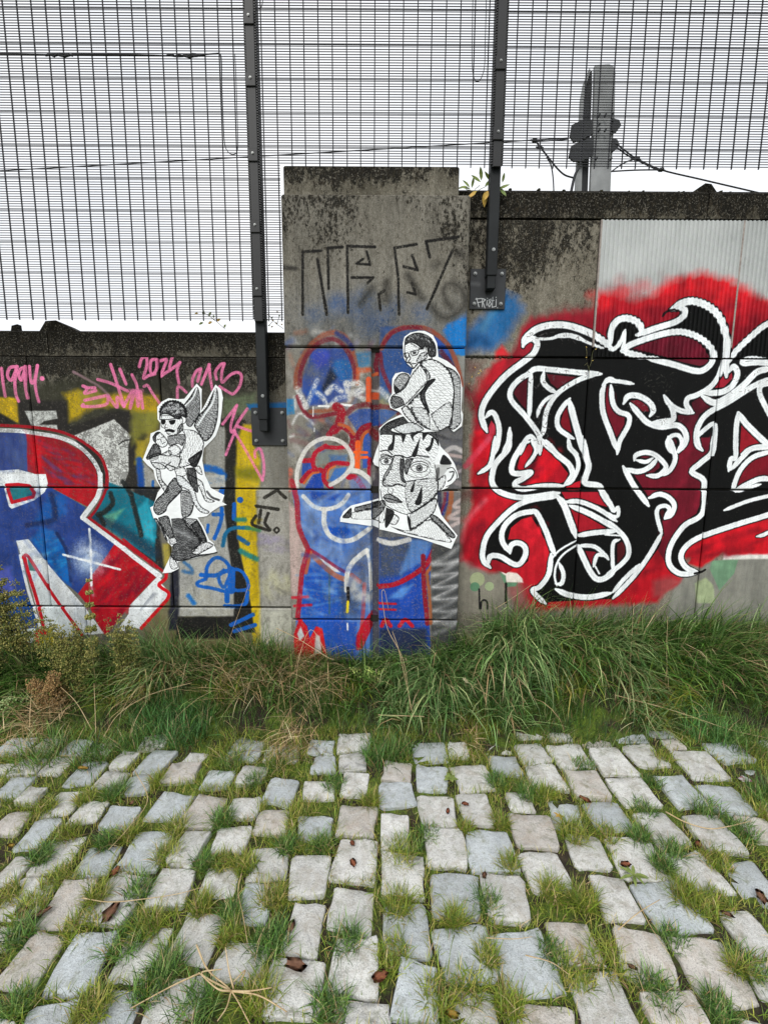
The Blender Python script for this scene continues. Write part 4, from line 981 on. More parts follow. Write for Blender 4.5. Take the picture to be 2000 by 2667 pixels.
Hh([(470, 1510), (600, 1520), (640, 1540), (700, 1650), (740, 1760), (690, 1770), (620, 1690), (540, 1590)], .5, 150, 11)
Hh([(560, 1580), (650, 1550), (740, 1760), (690, 1770)], .6, 100, 9, outline=0)
p1.fill([(580, 1870), (680, 1780), (760, 1770), (800, 1810), (700, 1870), (640, 1900), (590, 1890)], (230, 232, 234), 2)
Hh([(580, 1870), (680, 1780), (760, 1770), (800, 1810), (700, 1870), (640, 1900), (590, 1890)], .25, 120, 13)
Hh([(170, 1515), (220, 1530), (320, 1740), (300, 1750), (230, 1640)], .6, 120, 11, outline=0)
Hh([(350, 1910), (420, 1980), (430, 2040), (370, 2060), (340, 2000)], .35, 60, 12, outline=0)
p1.stroke([(740, 1230), (790, 1290), (865, 1320)], 24, (44, 44, 46), 6, .9, .3)
IMG_P1 = p1.image('winged_man_print')

PAPER2 = [(870, 300), (890, 220), (960, 170), (1060, 148), (1130, 150), (1230, 200), (1280, 300), (1295, 460), (1400, 510), (1500, 590), (1550, 680), (1580, 830), (1570, 1100), (1590, 1150), (1575, 1290), (1480, 1360), (1400, 1290), (1300, 1350), (1120, 1365), (1000, 1320), (900, 1200), (830, 1120), (720, 1070), (695, 980), (740, 900), (745, 720), (780, 660), (860, 640), (940, 660), (960, 690), (990, 600), (920, 540), (880, 470)]
PAPER3 = [(590, 160), (700, 70), (840, 0), (960, 20), (1130, 130), (1260, 190), (1320, 380), (1420, 480), (1490, 590), (1540, 750), (1400, 880), (1290, 920), (1280, 950), (1290, 1080), (1330, 1200), (1525, 1450), (1450, 1610), (1100, 1490), (590, 1375)]
PAPER4 = [(120, 1240), (160, 1160), (250, 1090), (493, 1030), (493, 1335), (120, 1285)]
PAPER5 = [(497, 1035), (585, 1010), (585, 1372), (497, 1335)]
PAPER6 = [(550, 430), (585, 340), (586, 630), (530, 602), (512, 562)]
p2 = Print(W(880, 1200, YP)[0], W(1215, 1200, YP)[0], W(1000, 1440, YP)[1], W(1000, 850, YP)[1], 1300, YP, 6)
p2.frame(*FG)
p2.fill([(-90, -1400), (1900, -1400), (1900, 1900), (-90, 1900)], (244, 247, 248), 2, 1, var=.02)
H3 = p2.hatch
H3([(600, 260), (1240, 220), (1300, 420), (1250, 600), (1290, 900), (1250, 990), (1100, 1110), (960, 1180), (880, 1190), (700, 1110), (630, 1040), (600, 900)], .3, 30, 22, 8, outline=0, edge=0)
H3([(900, 800), (1260, 760), (1280, 940), (1120, 1090), (960, 1170), (900, 1000)], .45, 160, 16, 8, outline=0)
H3([(600, 250), (600, 180), (700, 90), (900, 20), (960, 60), (920, 130), (760, 160), (740, 200), (900, 240), (880, 255), (760, 245), (640, 240)], .9, 40, 12)
H3([(900, 240), (1080, 160), (1260, 190), (1300, 380), (1240, 280), (1120, 220)], .75, 50, 12)
for P in ([(745, 250), (775, 250), (764, 380), (745, 430), (690, 425), (700, 380), (740, 330)], [(850, 255), (905, 248), (870, 340)], [(955, 240), (1085, 205), (1000, 262), (1004, 325), (980, 300)], [(1100, 222), (1200, 180), (1140, 270), (1110, 315)], [(1210, 280), (1245, 280), (1215, 400), (1175, 445), (1138, 412), (1190, 370)],
          [(1080, 265), (1035, 490), (975, 495), (1010, 410)], [(1015, 785), (1003, 900), (980, 932), (958, 910)], [(1102, 845), (1098, 1040), (1052, 1088), (1012, 1062), (1040, 1000)], [(668, 1110), (770, 1172), (695, 1335), (655, 1335)], [(918, 1190), (965, 1270), (962, 1405), (930, 1300)], [(1310, 572), (1360, 480), (1455, 590), (1330, 600)], [(1275, 640), (1310, 640), (1300, 760), (1265, 790)]):
    p2.fill(P, INK, 3, .97, .12, smooth=True, var=0)
p2.fill([(1262, 600), (1450, 596), (1440, 620), (1380, 690), (1300, 800), (1256, 780)], (150, 150, 148), 10, .55)
H3([(740, 500), (790, 490), (860, 500), (890, 560), (880, 740), (910, 820), (890, 860), (800, 830), (740, 860), (680, 840), (640, 790), (740, 600)], .32, 20, 15, 6)
H3([(840, 520), (890, 560), (880, 740), (910, 820), (850, 790), (830, 640)], .75, 70, 11, outline=0)
p2.stroke([(770, 490), (710, 630), (645, 740), (630, 830), (660, 860)], 14, INK, 4)
p2.stroke([(640, 852), (740, 860), (800, 835), (860, 850), (895, 862)], 13, INK, 4)
p2.stroke([(780, 490), (860, 495), (920, 520), (1020, 490), (1180, 510)], 16, INK, 6, 1, .3)
p2.stroke([(600, 440), (680, 430), (745, 480)], 14, INK, 6, 1, .3)
for cx, cy, rx, ry, ri in ((672, 560, 70, 42, 26), (1068, 642, 98, 52, 38)):
    ang = np.linspace(0, 2 * math.pi, 13)[:-1]
    p2.stroke([(cx + rx * math.cos(a), cy + ry * math.sin(a)) for a in ang], 8, INK, 3, closed=True)
    p2.stroke([(cx + rx * 1.15 * math.cos(a), cy - 8 + ry * 1.4 * math.sin(a)) for a in np.linspace(math.pi, 2 * math.pi, 8)], 9, INK, 4)
    p2.dot(cx, cy, ri, (120, 120, 122)); p2.stroke([(cx + ri * math.cos(a), cy + ri * math.sin(a)) for a in ang], 7, INK, 3, closed=True); p2.dot(cx, cy, ri * .5, INK); p2.dot(cx - 6, cy - 8, 5, (240, 240, 240))
p2.stroke([(1050 + 158 * math.cos(a), 640 + 118 * math.sin(a)) for a in np.linspace(0.2, 6.0, 18)], 5, INK, 3)
H3([(600, 480), (660, 470), (740, 500), (700, 530), (620, 520)], .45, 10, 12, outline=0)
H3([(900, 540), (1000, 520), (960, 600), (920, 720), (890, 680)], .6, 60, 12, outline=0)
p2.stroke([(700, 880), (690, 930), (740, 950), (750, 890)], 6, INK, 4)
H3([(635, 985), (680, 950), (760, 970), (862, 1050), (780, 1060), (680, 1045)], .55, 80, 12)
p2.stroke([(640, 1000), (700, 1005), (780, 1030), (862, 1050)], 12, INK, 3)
p2.stroke([(1250, 600), (1285, 780), (1290, 900), (1250, 990), (1100, 1110), (960, 1180), (880, 1190), (700, 1110), (630, 1040), (600, 900)], 9, INK, 4)
p2.stroke([(1400, 650), (1470, 640), (1520, 745), (1460, 830), (1390, 865)], 9, INK, 3)
p2.stroke([(1430, 690), (1480, 690), (1450, 770), (1410, 800)], 14, INK, 6)
H3([(1280, 780), (1380, 720), (1370, 850), (1290, 920)], .35, 140, 14, outline=0)
H3([(960, 1185), (1260, 1000), (1260, 1130), (1190, 1230), (970, 1380), (950, 1300)], .3, 95, 16)
H3([(960, 1185), (1260, 1000), (1260, 1130), (1190, 1230), (970, 1380), (950, 1300)], .2, 10, 18, outline=0)
H3([(690, 1210), (760, 1190), (825, 1240), (780, 1320), (690, 1290)], .25, 110, 16)
H3([(1210, 1190), (1300, 1240), (1490, 1440), (1450, 1478), (1330, 1370), (1200, 1240)], .62, 130, 12)
H3([(720, 1340), (960, 1390), (1200, 1250), (1440, 1490), (1380, 1530), (900, 1420)], .25, 110, 22, outline=0)
H3([(300, 1110), (495, 1060), (590, 1040), (590, 1100), (340, 1160), (290, 1150)], .66, 80, 12)
H3([(150, 1220), (250, 1120), (240, 1230), (160, 1240)], .8, 100, 12)
H3([(260, 1170), (600, 1110), (650, 1130), (640, 1300), (480, 1260), (260, 1250)], .28, 88, 20, outline=0)
H3([(500, 1080), (640, 1020), (660, 1110), (560, 1240), (500, 1250)], .6, 60, 12, outline=0)
p2.frame(*FF)
p2.fill(PAPER2, (244, 247, 248), 2, 1, var=.02)
H3([(1060, 530), (1200, 490), (1320, 530), (1420, 620), (1470, 760), (1480, 900), (1460, 1100), (1450, 1290), (1300, 1345), (1150, 1320), (1030, 1230), (970, 1100), (930, 1030), (1160, 760)], .32, 20, 22, 10, edge=70)
H3([(960, 1060), (1160, 1090), (1190, 1320), (1050, 1230)], .35, 70, 17, outline=0)
H3([(1200, 1150), (1440, 1000), (1440, 1290), (1300, 1340)], .22, 110, 20, outline=0)
H3([(1075, 900), (1180, 750), (1260, 735), (1135, 900), (1190, 1120), (1150, 1100), (1080, 970)], .88, 60, 11)
H3([(1000, 640), (1090, 560), (1200, 700), (1080, 850), (930, 1010), (840, 1060), (760, 1080), (720, 1010), (740, 930), (850, 850)], .22, 60, 18, 6)
H3([(725, 1010), (745, 930), (850, 950), (890, 1030), (840, 1060), (770, 1075)], .65, 40, 12, outline=0)
H3([(770, 740), (830, 670), (910, 660), (950, 710), (900, 830), (790, 900), (760, 820)], .55, 30, 14, 6)
H3([(770, 800), (830, 860), (790, 905), (762, 850)], .85, 30, 11, outline=0)
H3([(1340, 560), (1480, 620), (1550, 720), (1560, 900), (1560, 1130), (1560, 1250), (1480, 1330), (1420, 1290), (1470, 1100), (1480, 850), (1430, 650)], .5, 0, 15, 5)
H3([(850, 1080), (920, 1050), (1040, 1230), (1000, 1260), (900, 1170)], .3, 20, 14)
p2.fill([(750, 1310), (880, 1260), (1000, 1250), (1115, 1320), (1080, 1352), (900, 1385), (800, 1355)], (236, 240, 242), 2)
H3([(750, 1310), (880, 1260), (1000, 1250), (1115, 1320), (1080, 1352), (900, 1385), (800, 1355)], .3, 100, 15)
H3([(895, 300), (960, 290), (1100, 370), (1150, 330), (1140, 480), (1060, 530), (1000, 600), (960, 545), (910, 520), (890, 400)], .1, 20, 22, outline=0)
H3([(1080, 420), (1150, 400), (1160, 480), (1060, 530), (1030, 510)], .45, 110, 13, outline=0)
H3([(890, 290), (910, 230), (1000, 180), (1100, 180), (1200, 230), (1260, 330), (1260, 450), (1180, 450), (1150, 330), (1100, 370), (1040, 320), (960, 290), (900, 320)], .9, 60, 11)
for k in range(40):
    x, y = 930 + 310 * p2.rng.random(), 200 + 200 * p2.rng.random()
    if y < 290 or x > 1160: p2.stroke([(x, y), (x + 10, y - 10), (x + 16, y + 8)], 4, (225, 228, 230), 3, .75)
for q in ([(895, 300), (890, 400), (918, 480), (908, 522), (960, 545), (980, 580), (1000, 602), (1060, 530)], [(885, 420), (892, 462), (930, 472), (942, 420), (885, 418)], [(960, 402), (1052, 380), (1040, 432), (980, 442), (960, 402)], [(1052, 380), (1105, 352)], [(958, 548), (1025, 540)], [(1140, 342), (1185, 340), (1162, 420), (1120, 455)], [(940, 430), (960, 480), (935, 520), (965, 528)], [(1190, 450), (1220, 480), (1180, 490)], [(1465, 760), (1485, 900), (1460, 1130)]):
    p2.stroke(q, 10, INK, 3)
p2.fill([(985, 402), (1035, 395), (1025, 428), (990, 432)], (60, 60, 62), 4)
IMG_P2 = p2.image('seated_man_and_head_print')

# white scratched tag on the right base plate
tg = Print(W(1215, 780, YW)[0] - .05, W(1330, 780, YW)[0] + .05, W(1260, 830, YW)[1], W(1260, 690, YW)[1], 1400, YW - .015, 3)
tg.frame(*FJ)
for q in ([(240, 222), (265, 312)], [(232, 232), (292, 224)], [(250, 268), (290, 260)], [(300, 312), (300, 226), (332, 238), (305, 262), (326, 322)], [(350, 245), (344, 295)], [(352, 222), (353, 226)], [(388, 230), (366, 242), (392, 282), (372, 312), (360, 290), (390, 240)], [(408, 212), (400, 315), (440, 308), (442, 235)], [(440, 212), (442, 216)], [(454, 320), (456, 322)], [(398, 250), (420, 245)]):
    tg.stroke(q, 7, (205, 208, 210), 4, .9, .2, smooth=False)
tg.stroke([(180, 70), (260, 80)], 30, (120, 122, 124), 30, .4, .5)
IMG_TAG = tg.image('plate_scratches')

# ------------------------------------------------------------------ materials: concrete with paint
def concrete(name, img=None, P=None, base=((108, 104, 94), (150, 146, 136)), mould=0.5, mould_top=None, rough=0.9, grain=1.0, mould_scale=11, streak=.75, worn=(.28, .86, .38)):
    m, n, b = mat(name)
    pos = geo(n)
    big = noise(n, 2.3, 5, .6, pos)
    fine = noise(n, 160, 3, .6, pos)
    col = ramp(n, big, [(0.3, s2l(base[0])), (0.7, s2l(base[1]))])
    spk = ramp(n, fine, [(0.35, .55), (0.6, 1.12)])
    col = mixc(n, 0.75 if streak > .5 else .15, col, spk, 'MULTIPLY')
    # black mould and lichen: fine ragged specks that gather in larger patches, a little drawn out downwards
    mp = mapping(n, pos, (1, 1, .6))
    n1 = noise(n, mould_scale, 8, .78, mp, .3)
    n2 = noise(n, 3.2, 4, .6, mp)
    n3 = noise(n, 75, 5, .75, mp)
    def raw(op, p, q):
        m_ = n.nodes.new('ShaderNodeMath'); m_.operation = op
        for i_, v_ in enumerate((p, q)):
            if isinstance(v_, (int, float)): m_.inputs[i_].default_value = v_
            else: L(n, v_, m_.inputs[i_])
        return m_.outputs[0]
    a = raw('ADD', raw('ADD', raw('MULTIPLY', n1, .8), raw('MULTIPLY', n2, .7)), raw('MULTIPLY', n3, .6))
    if mould_top:
        z0, z1 = mould_top
        sx = n.nodes.new('ShaderNodeSeparateXYZ')
        L(n, pos, sx.inputs[0])
        mr = n.nodes.new('ShaderNodeMapRange')
        mr.inputs['From Min'].default_value = z0
        mr.inputs['From Max'].default_value = z1
        mr.inputs['To Min'].default_value = -0.14
        mr.inputs['To Max'].default_value = 0.14
        L(n, sx.outputs['Z'], mr.inputs['Value'])
        a = raw('ADD', a, mr.outputs['Result'])
    t = 1.30 - 0.36 * mould
    film = n.nodes.new('ShaderNodeMapRange')
    film.inputs['From Min'].default_value = t - .28
    film.inputs['From Max'].default_value = t + .02
    L(n, a, film.inputs['Value'])
    col = mixc(n, math_(n, 'MULTIPLY', film.outputs['Result'], 0.5), col, s2l((62, 57, 46)))
    mk = n.nodes.new('ShaderNodeMapRange')
    mk.inputs['From Min'].default_value = t - .02
    mk.inputs['From Max'].default_value = t + .05
    L(n, a, mk.inputs['Value'])
    col = mixc(n, math_(n, 'MULTIPLY', mk.outputs['Result'], 0.93), col, s2l((20, 19, 16)))
    pale = ramp(n, noise(n, 120, 5, .75, pos), [(.56, 0.), (.66, .55)])
    if streak > .5: col = mixc(n, pale, col, s2l((186, 180, 166)))
    brown = ramp(n, noise(n, 60, 6, .8, mp), [(0.5, 0.0), (0.62, 0.6)])
    if streak > .5: col = mixc(n, math_(n, 'MULTIPLY', brown, 0.75), col, s2l((70, 62, 48)))
    runs = ramp(n, noise(n, 16, 5, .65, mapping(n, pos, (1, 1, .1))), [(.42, 1.0), (.62, .62)])
    col = mixc(n, streak, col, runs, 'MULTIPLY')
    hgt = math_(n, 'ADD', math_(n, 'MULTIPLY', fine, 0.6), math_(n, 'MULTIPLY', n3, 0.4))
    if img:
        uv = n.nodes.new('ShaderNodeUVMap')
        uv.uv_map = 'paint'
        tx = n.nodes.new('ShaderNodeTexImage')
        tx.image = img
        tx.extension = 'CLIP'
        L(n, uv.outputs['UV'], tx.inputs['Vector'])
        # paint worn by the grain of the wall, thin dirt film over it
        wear = ramp(n, noise(n, 95, 4, .7, pos), [(worn[0], worn[1]), (worn[2], 1.0)])
        al = math_(n, 'MULTIPLY', tx.outputs['Alpha'], wear)
        runs2 = ramp(n, noise(n, 22, 5, .65, mapping(n, pos, (1, 1, .12))), [(.42, 1.03), (.64, .8)])
        dirt = ramp(n, noise(n, 7, 6, .65, pos), [(0.3, .9), (0.55, 1.04)])
        pc = mixc(n, 1.0, tx.outputs['Color'], dirt, 'MULTIPLY')
        pc = mixc(n, 1.0, pc, runs2, 'MULTIPLY')
        pg = ramp(n, noise(n, 210, 3, .6, pos), [(0.3, .9), (0.6, 1.08)])
        pc = mixc(n, 1.0, pc, pg, 'MULTIPLY')
        specks = ramp(n, noise(n, 60, 6, .8, pos), [(0.64, 0.0), (0.69, 0.7)])
        pc = mixc(n, specks, pc, s2l((44, 42, 38)))
        col = mixc(n, al, col, pc)
        r = n.nodes.new('ShaderNodeMapRange')
        r.inputs['To Min'].default_value = rough
        r.inputs['To Max'].default_value = 0.62
        L(n, al, r.inputs['Value'])
        L(n, r.outputs['Result'], b.inputs['Roughness'])
    else:
        b.inputs['Roughness'].default_value = rough
    b.inputs['Specular IOR Level'].default_value = .12
    L(n, col, b.inputs['Base Color'])
    bump(n, b, hgt, 0.45 * grain, 0.004)
    return m
def add_uv(o, P):
    me = o.data
    uv = me.uv_layers.new(name='paint')
    vi = np.empty(len(me.loops), np.int32)
    me.loops.foreach_get('vertex_index', vi)
    co = np.empty(len(me.vertices) * 3, np.float32)
    me.vertices.foreach_get('co', co)
    co = co.reshape(-1, 3)[vi]
    u = np.stack([(co[:, 0] - P.x0) / (P.x1 - P.x0), (co[:, 2] - P.z0) / (P.z1 - P.z0)], 1).astype(np.float32)
    uv.data.foreach_set('uv', u.ravel())
    return o
zL = lambda py, px=400: W(px, py, YW)[1]
zR = lambda py, px=1600: W(px, py, YW)[1]
zP = lambda py, px=1000: W(px, py, YP)[1]
M_LEFT = concrete('painted_concrete_left', IMG_LEFT, lw, ((96, 92, 82), (134, 130, 118)), .86, (zL(1030), zL(930)), mould_scale=24, worn=(.34, .5, .46))
M_PIL = concrete('painted_concrete_pillar', IMG_PILLAR, pl, ((128, 124, 114), (160, 156, 146)), .26, (zP(1100), zP(480)), mould_scale=40, worn=(.33, .45, .46))
M_RIGHT = concrete('painted_concrete_right', IMG_RIGHT, rw, ((124, 118, 104), (162, 156, 142)), .42, (zR(1000), zR(560)), mould_scale=42)
M_COPE = concrete('weathered_coping_concrete', base=((84, 81, 72), (116, 112, 100)), mould=.95, mould_top=(zL(935), zL(862)), mould_scale=22)
M_COPE_R = concrete('weathered_coping_concrete_high', base=((78, 75, 66), (116, 112, 100)), mould=1.05, mould_top=(zR(585), zR(505)), mould_scale=22)
M_CAP = concrete('pillar_cap_concrete', base=((100, 96, 84), (146, 141, 128)), mould=.62, mould_top=(zP(505), zP(430)), mould_scale=24)
M_CORE, n_, b_ = mat('dark_joint')
b_.inputs['Base Color'].default_value = (*s2l((38, 36, 30)), 1)
b_.inputs['Roughness'].default_value = 1

def block(name, x0, x1, z0, z1, yf, yb, m, parent, P=None, bev=0.006, rough=0.0):
    o = box(name, x0, x1, yf, yb, z0, z1, m, parent, bev)
    if P is not None: add_uv(o, P)
    return o

# ------------------------------------------------------------------ left wall
XPL, XPR = W(741, 900, YP)[0], W(1214, 900, YP)[0]       # pillar edges
XPB = W(768, 1680, YP)[0]
wl = empty('concrete_wall', (-1.6, YW + .1, 0))
tag(wl, 'low graffiti covered concrete block wall left of the pillar', 'wall')
zs = [0.02, zL(1581), zL(1271), zL(929)]
xs = [-3.3, W(85, 1100, YW)[0] - 1.52, W(85, 1100, YW)[0] - .76, W(85, 1100, YW)[0], W(417, 990, YW)[0], XPL + .06]
g = 0.004
for r in range(3):
    cols = xs if r else [-3.3, W(10, 1640, YW)[0] - .7, W(10, 1640, YW)[0], W(227, 1640, YW)[0], XPL + .06]
    gz = 0.006 if r < 2 else 0.003
    for a, b_2 in zip(cols[:-1], cols[1:]):
        if b_2 - a < .05: continue
        block('wall_block', a + g, b_2 - g, zs[r] + (0 if r == 0 else gz), zs[r + 1] - gz, YW + random.uniform(-.002, .002), YW + .22, M_LEFT, wl, lw)
box('joint_core', -3.3, XPL + .05, YW + .03, YW + .2, 0, zs[3] + .01, M_CORE, wl)
zc0, zc1 = zs[3], zL(860)
xj = W(123, 890, YW)[0]
for a, b_2 in ((-3.3, xj - 1.5), (xj - 1.5, xj), (xj, XPL + .06)):
    bm = bmesh.new()
    yf = YW + .008
    # chamfered coping stone
    prof = [(yf, zc0 + .004), (yf, zc1 - .012), (yf + .02, zc1), (YW + .2, zc1 + .004), (YW + .22, zc1 - .01), (YW + .22, zc0 + .004)]
    va = [bm.verts.new((a + .003, y, z)) for y, z in prof]
    vb = [bm.verts.new((b_2 - .003, y, z)) for y, z in prof]
    bm.faces.new(va[::-1]); bm.faces.new(vb)
    for i in range(6): bm.faces.new((va[i], va[(i + 1) % 6], vb[(i + 1) % 6], vb[i]))
    bmesh.ops.recalc_face_normals(bm, faces=bm.faces)
    obj_bm('coping_stone', bm, M_COPE, wl)
def prism(name, pts_px, Y0, depth, m, parent, Yref=None):
    bm = bmesh.new()
    q = [W(x, y, Yref or Y0) for x, y in pts_px]
    f = [bm.verts.new((x, Y0, z)) for x, z in q]
    k = [bm.verts.new((x, Y0 + depth, z)) for x, z in q]
    bm.faces.new(f[::-1]); bm.faces.new(k)
    for i in range(len(q)): bm.faces.new((f[i], f[(i + 1) % len(q)], k[(i + 1) % len(q)], k[i]))
    bmesh.ops.recalc_face_normals(bm, faces=bm.faces)
    return obj_bm(name, bm, m, parent)
prism('coping_ridge', [(104, 862), (119, 836), (146, 834), (201, 862)], YW + .02, .16, M_COPE, wl)
prism('mortar_lump', [(29, 862), (31, 848), (46, 844), (49, 862)], YW + .04, .03, M_COPE, wl)

# ------------------------------------------------------------------ right wall
wr = empty('concrete_wall', (1.7, YW + .1, 0))
tag(wr, 'higher concrete wall right of the pillar with black and white lettering on red', 'wall')
zs = [0.02, zR(1274), zR(932), zR(571)]
X1, X2 = W(1527, 1060, YW)[0], W(1867, 1060, YW)[0]
cols = [XPR - .06, X1, X2, X2 + (X2 - X1), 3.4]
for r in range(2):
    for a, b_2 in zip(cols[:-1], cols[1:]):
        block('wall_block', a + g, b_2 - g, zs[r] + (0 if r == 0 else .006), zs[r + 1] - (.006 if r == 0 else .004), YW + random.uniform(-.002, .002), YW + .22, M_RIGHT, wr, rw)
XS1, XS2 = W(1556, 720, YW)[0], W(1921, 720, YW)[0]
block('wall_block', XPR - .06 + g, XS1 - g, zs[2] + .004, zs[3] - .004, YW, YW + .22, M_RIGHT, wr, rw)
box('joint_core', XPR - .05, 3.4, YW + .03, YW + .2, 0, zs[3] + .01, M_CORE, wr)
# ribbed sheets
M_RIB = concrete('painted_ribbed_sheet', IMG_RIGHT, rw, ((170, 174, 173), (200, 203, 202)), -.4, rough=.6, grain=.3, streak=.15)
for a, b_2 in ((XS1, XS2), (XS2, XS2 + (XS2 - XS1)), (XS2 + (XS2 - XS1), 3.4)):
    bm = bmesh.new()
    xx = []
    pitch = .0255
    k = a + .004
    while k < b_2 - .004:
        xx += [(k, 0), (k + pitch * .36, 0), (k + pitch * .5, .008), (k + pitch * .86, .008)]
        k += pitch
    xx = [(min(x, b_2 - .004), d) for x, d in xx] + [(b_2 - .004, 0)]
    prev = None
    for x, d in xx:
        cur = (bm.verts.new((x, YW - .006 + d, zs[2] + .004)), bm.verts.new((x, YW - .006 + d, zs[3] - .004)))
        if prev and (cur[0].co.x - prev[0].co.x) > 1e-5: bm.faces.new((prev[0], cur[0], cur[1], prev[1]))
        prev = cur
    add_uv(obj_bm('ribbed_sheet', bm, M_RIB, wr), rw)
M_SEAM, n_, b_ = mat('sheet_seam_putty')
L(n_, ramp(n_, noise(n_, 40, 4, .6, geo(n_)), [(.3, s2l((120, 110, 104))), (.7, s2l((170, 160, 152)))]), b_.inputs['Base Color'])
for x in (XS1, XS2): box('seam_strip', x - .005, x + .004, YW - .009, YW + .004, zs[2] + .06, zs[3] - .005, M_SEAM, wr, .001)
zc0, zc1 = zs[3], zR(495)
xj = W(1842, 530, YW)[0]
for a, b_2 in ((XPR - .06, xj), (xj, xj + 1.5)):
    bm = bmesh.new()
    prof = [(YW - .004, zc0 + .004), (YW - .008, zc1 - .02), (YW + .01, zc1), (YW + .2, zc1 + .004), (YW + .22, zc1 - .01), (YW + .22, zc0 + .004)]
    va = [bm.verts.new((a + .004, y, z)) for y, z in prof]
    vb = [bm.verts.new((b_2 - .004, y, z)) for y, z in prof]
    bm.faces.new(va[::-1]); bm.faces.new(vb)
    for i in range(6): bm.faces.new((va[i], va[(i + 1) % 6], vb[(i + 1) % 6], vb[i]))
    bmesh.ops.recalc_face_normals(bm, faces=bm.faces)
    obj_bm('coping_stone', bm, M_COPE_R, wr)
prism('coping_ridge', [(1802, 500), (1836, 477), (1852, 479), (1866, 500)], YW + .012, .15, M_COPE_R, wr)
# moss cushions along the coping edge
M_MOSS, n_, b_ = mat('moss_cushion')
L(n_, ramp(n_, noise(n_, 120, 4, .7, geo(n_)), [(.3, s2l((26, 28, 18))), (.7, s2l((66, 62, 40)))]), b_.inputs['Base Color'])
b_.inputs['Roughness'].default_value = 1
def lump(bm, c, r, fl=.6, seed=0):
    rr = random.Random(seed)
    vs = bmesh.ops.create_icosphere(bm, subdivisions=1, radius=1)['verts']
    for v in vs:
        k = r * rr.uniform(.75, 1.15)
        v.co = Vector((c[0] + v.co.x * k, c[1] + v.co.y * k, c[2] + v.co.z * k * fl))
for px, py in ((1405, 491), (1402, 492), (1568, 495), (1640, 496), (1678, 495), (1770, 497), (1783, 497), (1880, 497), (1905, 498), (1470, 493), (1330, 490), (1945, 500)):
    x, z = W(px, py, YW)
    bm = bmesh.new()
    lump(bm, (x, YW + .015, z + .001), random.uniform(.008, .014), .7, px)
    tag(obj_bm('moss_cushion', bm, M_MOSS, wr, True))
bm = bmesh.new()
for k in range(46):
    px = 1225 + 110 * random.random()
    x, z = W(px, 928 + random.uniform(-1, 6), YW)
    lump(bm, (x, YW - .001, z), random.uniform(.003, .008), .6, k)
o = obj_bm('joint_moss', bm, M_MOSS, wr, True); tag(o, kind='stuff')

# ------------------------------------------------------------------ pillar
wp = empty('concrete_pillar', (0, YP + .2, 0))
tag(wp, 'tall grey concrete pillar with blue and red graffiti between the two walls', 'pillar')
zj = [0.02, zP(1615), zP(1276), zP(905)]
zt = zP(506)
block('upper_block', XPL, XPR, zj[3] + .005, zt, YP, YW + .3, M_PIL, wp, pl, .008)
XA, XB = W(966, 1200, YP)[0], W(987, 1200, YP)[0]
for r in range(3):
    for a, b_2 in ((XPL + .002, XA), (XB, XPR - .003)):
        block('pier_block', a, b_2, zj[r] + (.005 if r else 0), zj[r + 1] - .005, YP + random.uniform(-.001, .002), YW + .3, M_PIL, wp, pl, .006)
block('recess_back', XA - .01, XB + .01, 0.02, zj[3] + .002, YP + .035, YW + .25, M_PIL, wp, pl, 0)
for r in (1, 2, 3):
    box('joint_core', XPL + .02, XPR - .02, YP + .03, YW + .25, zj[r] - .02, zj[r] + .02, M_CORE, wp)
zc = zP(431)
box('cap_block', W(735, 470, YP)[0], W(1198, 470, YP)[0], YP + .03, YW + .3, zt - .001, W(1000, 431, YP + .03)[1], M_CAP, wp, .008)

# ------------------------------------------------------------------ pasted prints (thin paper glued on the concrete)
def paper_mat(name, img):
    m, n, b = mat(name)
    uv = n.nodes.new('ShaderNodeUVMap'); uv.uv_map = 'paint'
    tx = n.nodes.new('ShaderNodeTexImage'); tx.image = img; tx.extension = 'EXTEND'
    L(n, uv.outputs['UV'], tx.inputs['Vector'])
    pos = geo(n)
    st = ramp(n, noise(n, 14, 5, .6, pos), [(.3, .9), (.6, 1.0)])
    L(n, mixc(n, 1.0, tx.outputs['Color'], st, 'MULTIPLY'), b.inputs['Base Color'])
    b.inputs['Roughness'].default_value = .8
    b.inputs['Specular IOR Level'].default_value = .2
    h = math_(n, 'ADD', math_(n, 'MULTIPLY', noise(n, 18, 4, .6, pos, 1.5), .8), math_(n, 'MULTIPLY', noise(n, 150, 3, .6, pos), .2))
    bump(n, b, h, .8, .006)
    return m
M_P1, M_P2 = paper_mat('printed_paper_winged_man', IMG_P1), paper_mat('printed_paper_seated_man', IMG_P2)
def sheet(name, F, P, Yref, Y, m, pr, parent=None, curl=()):
    q = [W(F[0] + x * F[2], F[1] + y * F[2], Yref) for x, y in P]
    # slightly ragged scissor cut
    r = []
    for i in range(len(q)):
        a, b = q[i], q[(i + 1) % len(q)]
        k = max(1, int(math.hypot(b[0] - a[0], b[1] - a[1]) / .03))
        for j in range(k):
            t = j / k
            jit = .0012 if j else 0
            r.append((a[0] + (b[0] - a[0]) * t + random.uniform(-jit, jit), a[1] + (b[1] - a[1]) * t + random.uniform(-jit, jit)))
    tri = tessellate_polygon([[Vector((x, z, 0)) for x, z in r]])
    bm = bmesh.new()
    f = [bm.verts.new((x, Y + random.uniform(-.0012, 0), z)) for x, z in r]
    k = [bm.verts.new((x, Y + .0006, z)) for x, z in r]
    for t in tri:
        bm.faces.new([f[i] for i in t]); bm.faces.new([k[i] for i in t][::-1])
    for i in range(len(r)):
        j = (i + 1) % len(r)
        bm.faces.new((f[i], f[j], k[j], k[i]))
    bmesh.ops.recalc_face_normals(bm, faces=bm.faces)
    return add_uv(obj_bm(name, bm, m, parent), pr)
o = sheet('paper_print', FE, PAPER1, YW, YW - .0045, M_P1, p1)
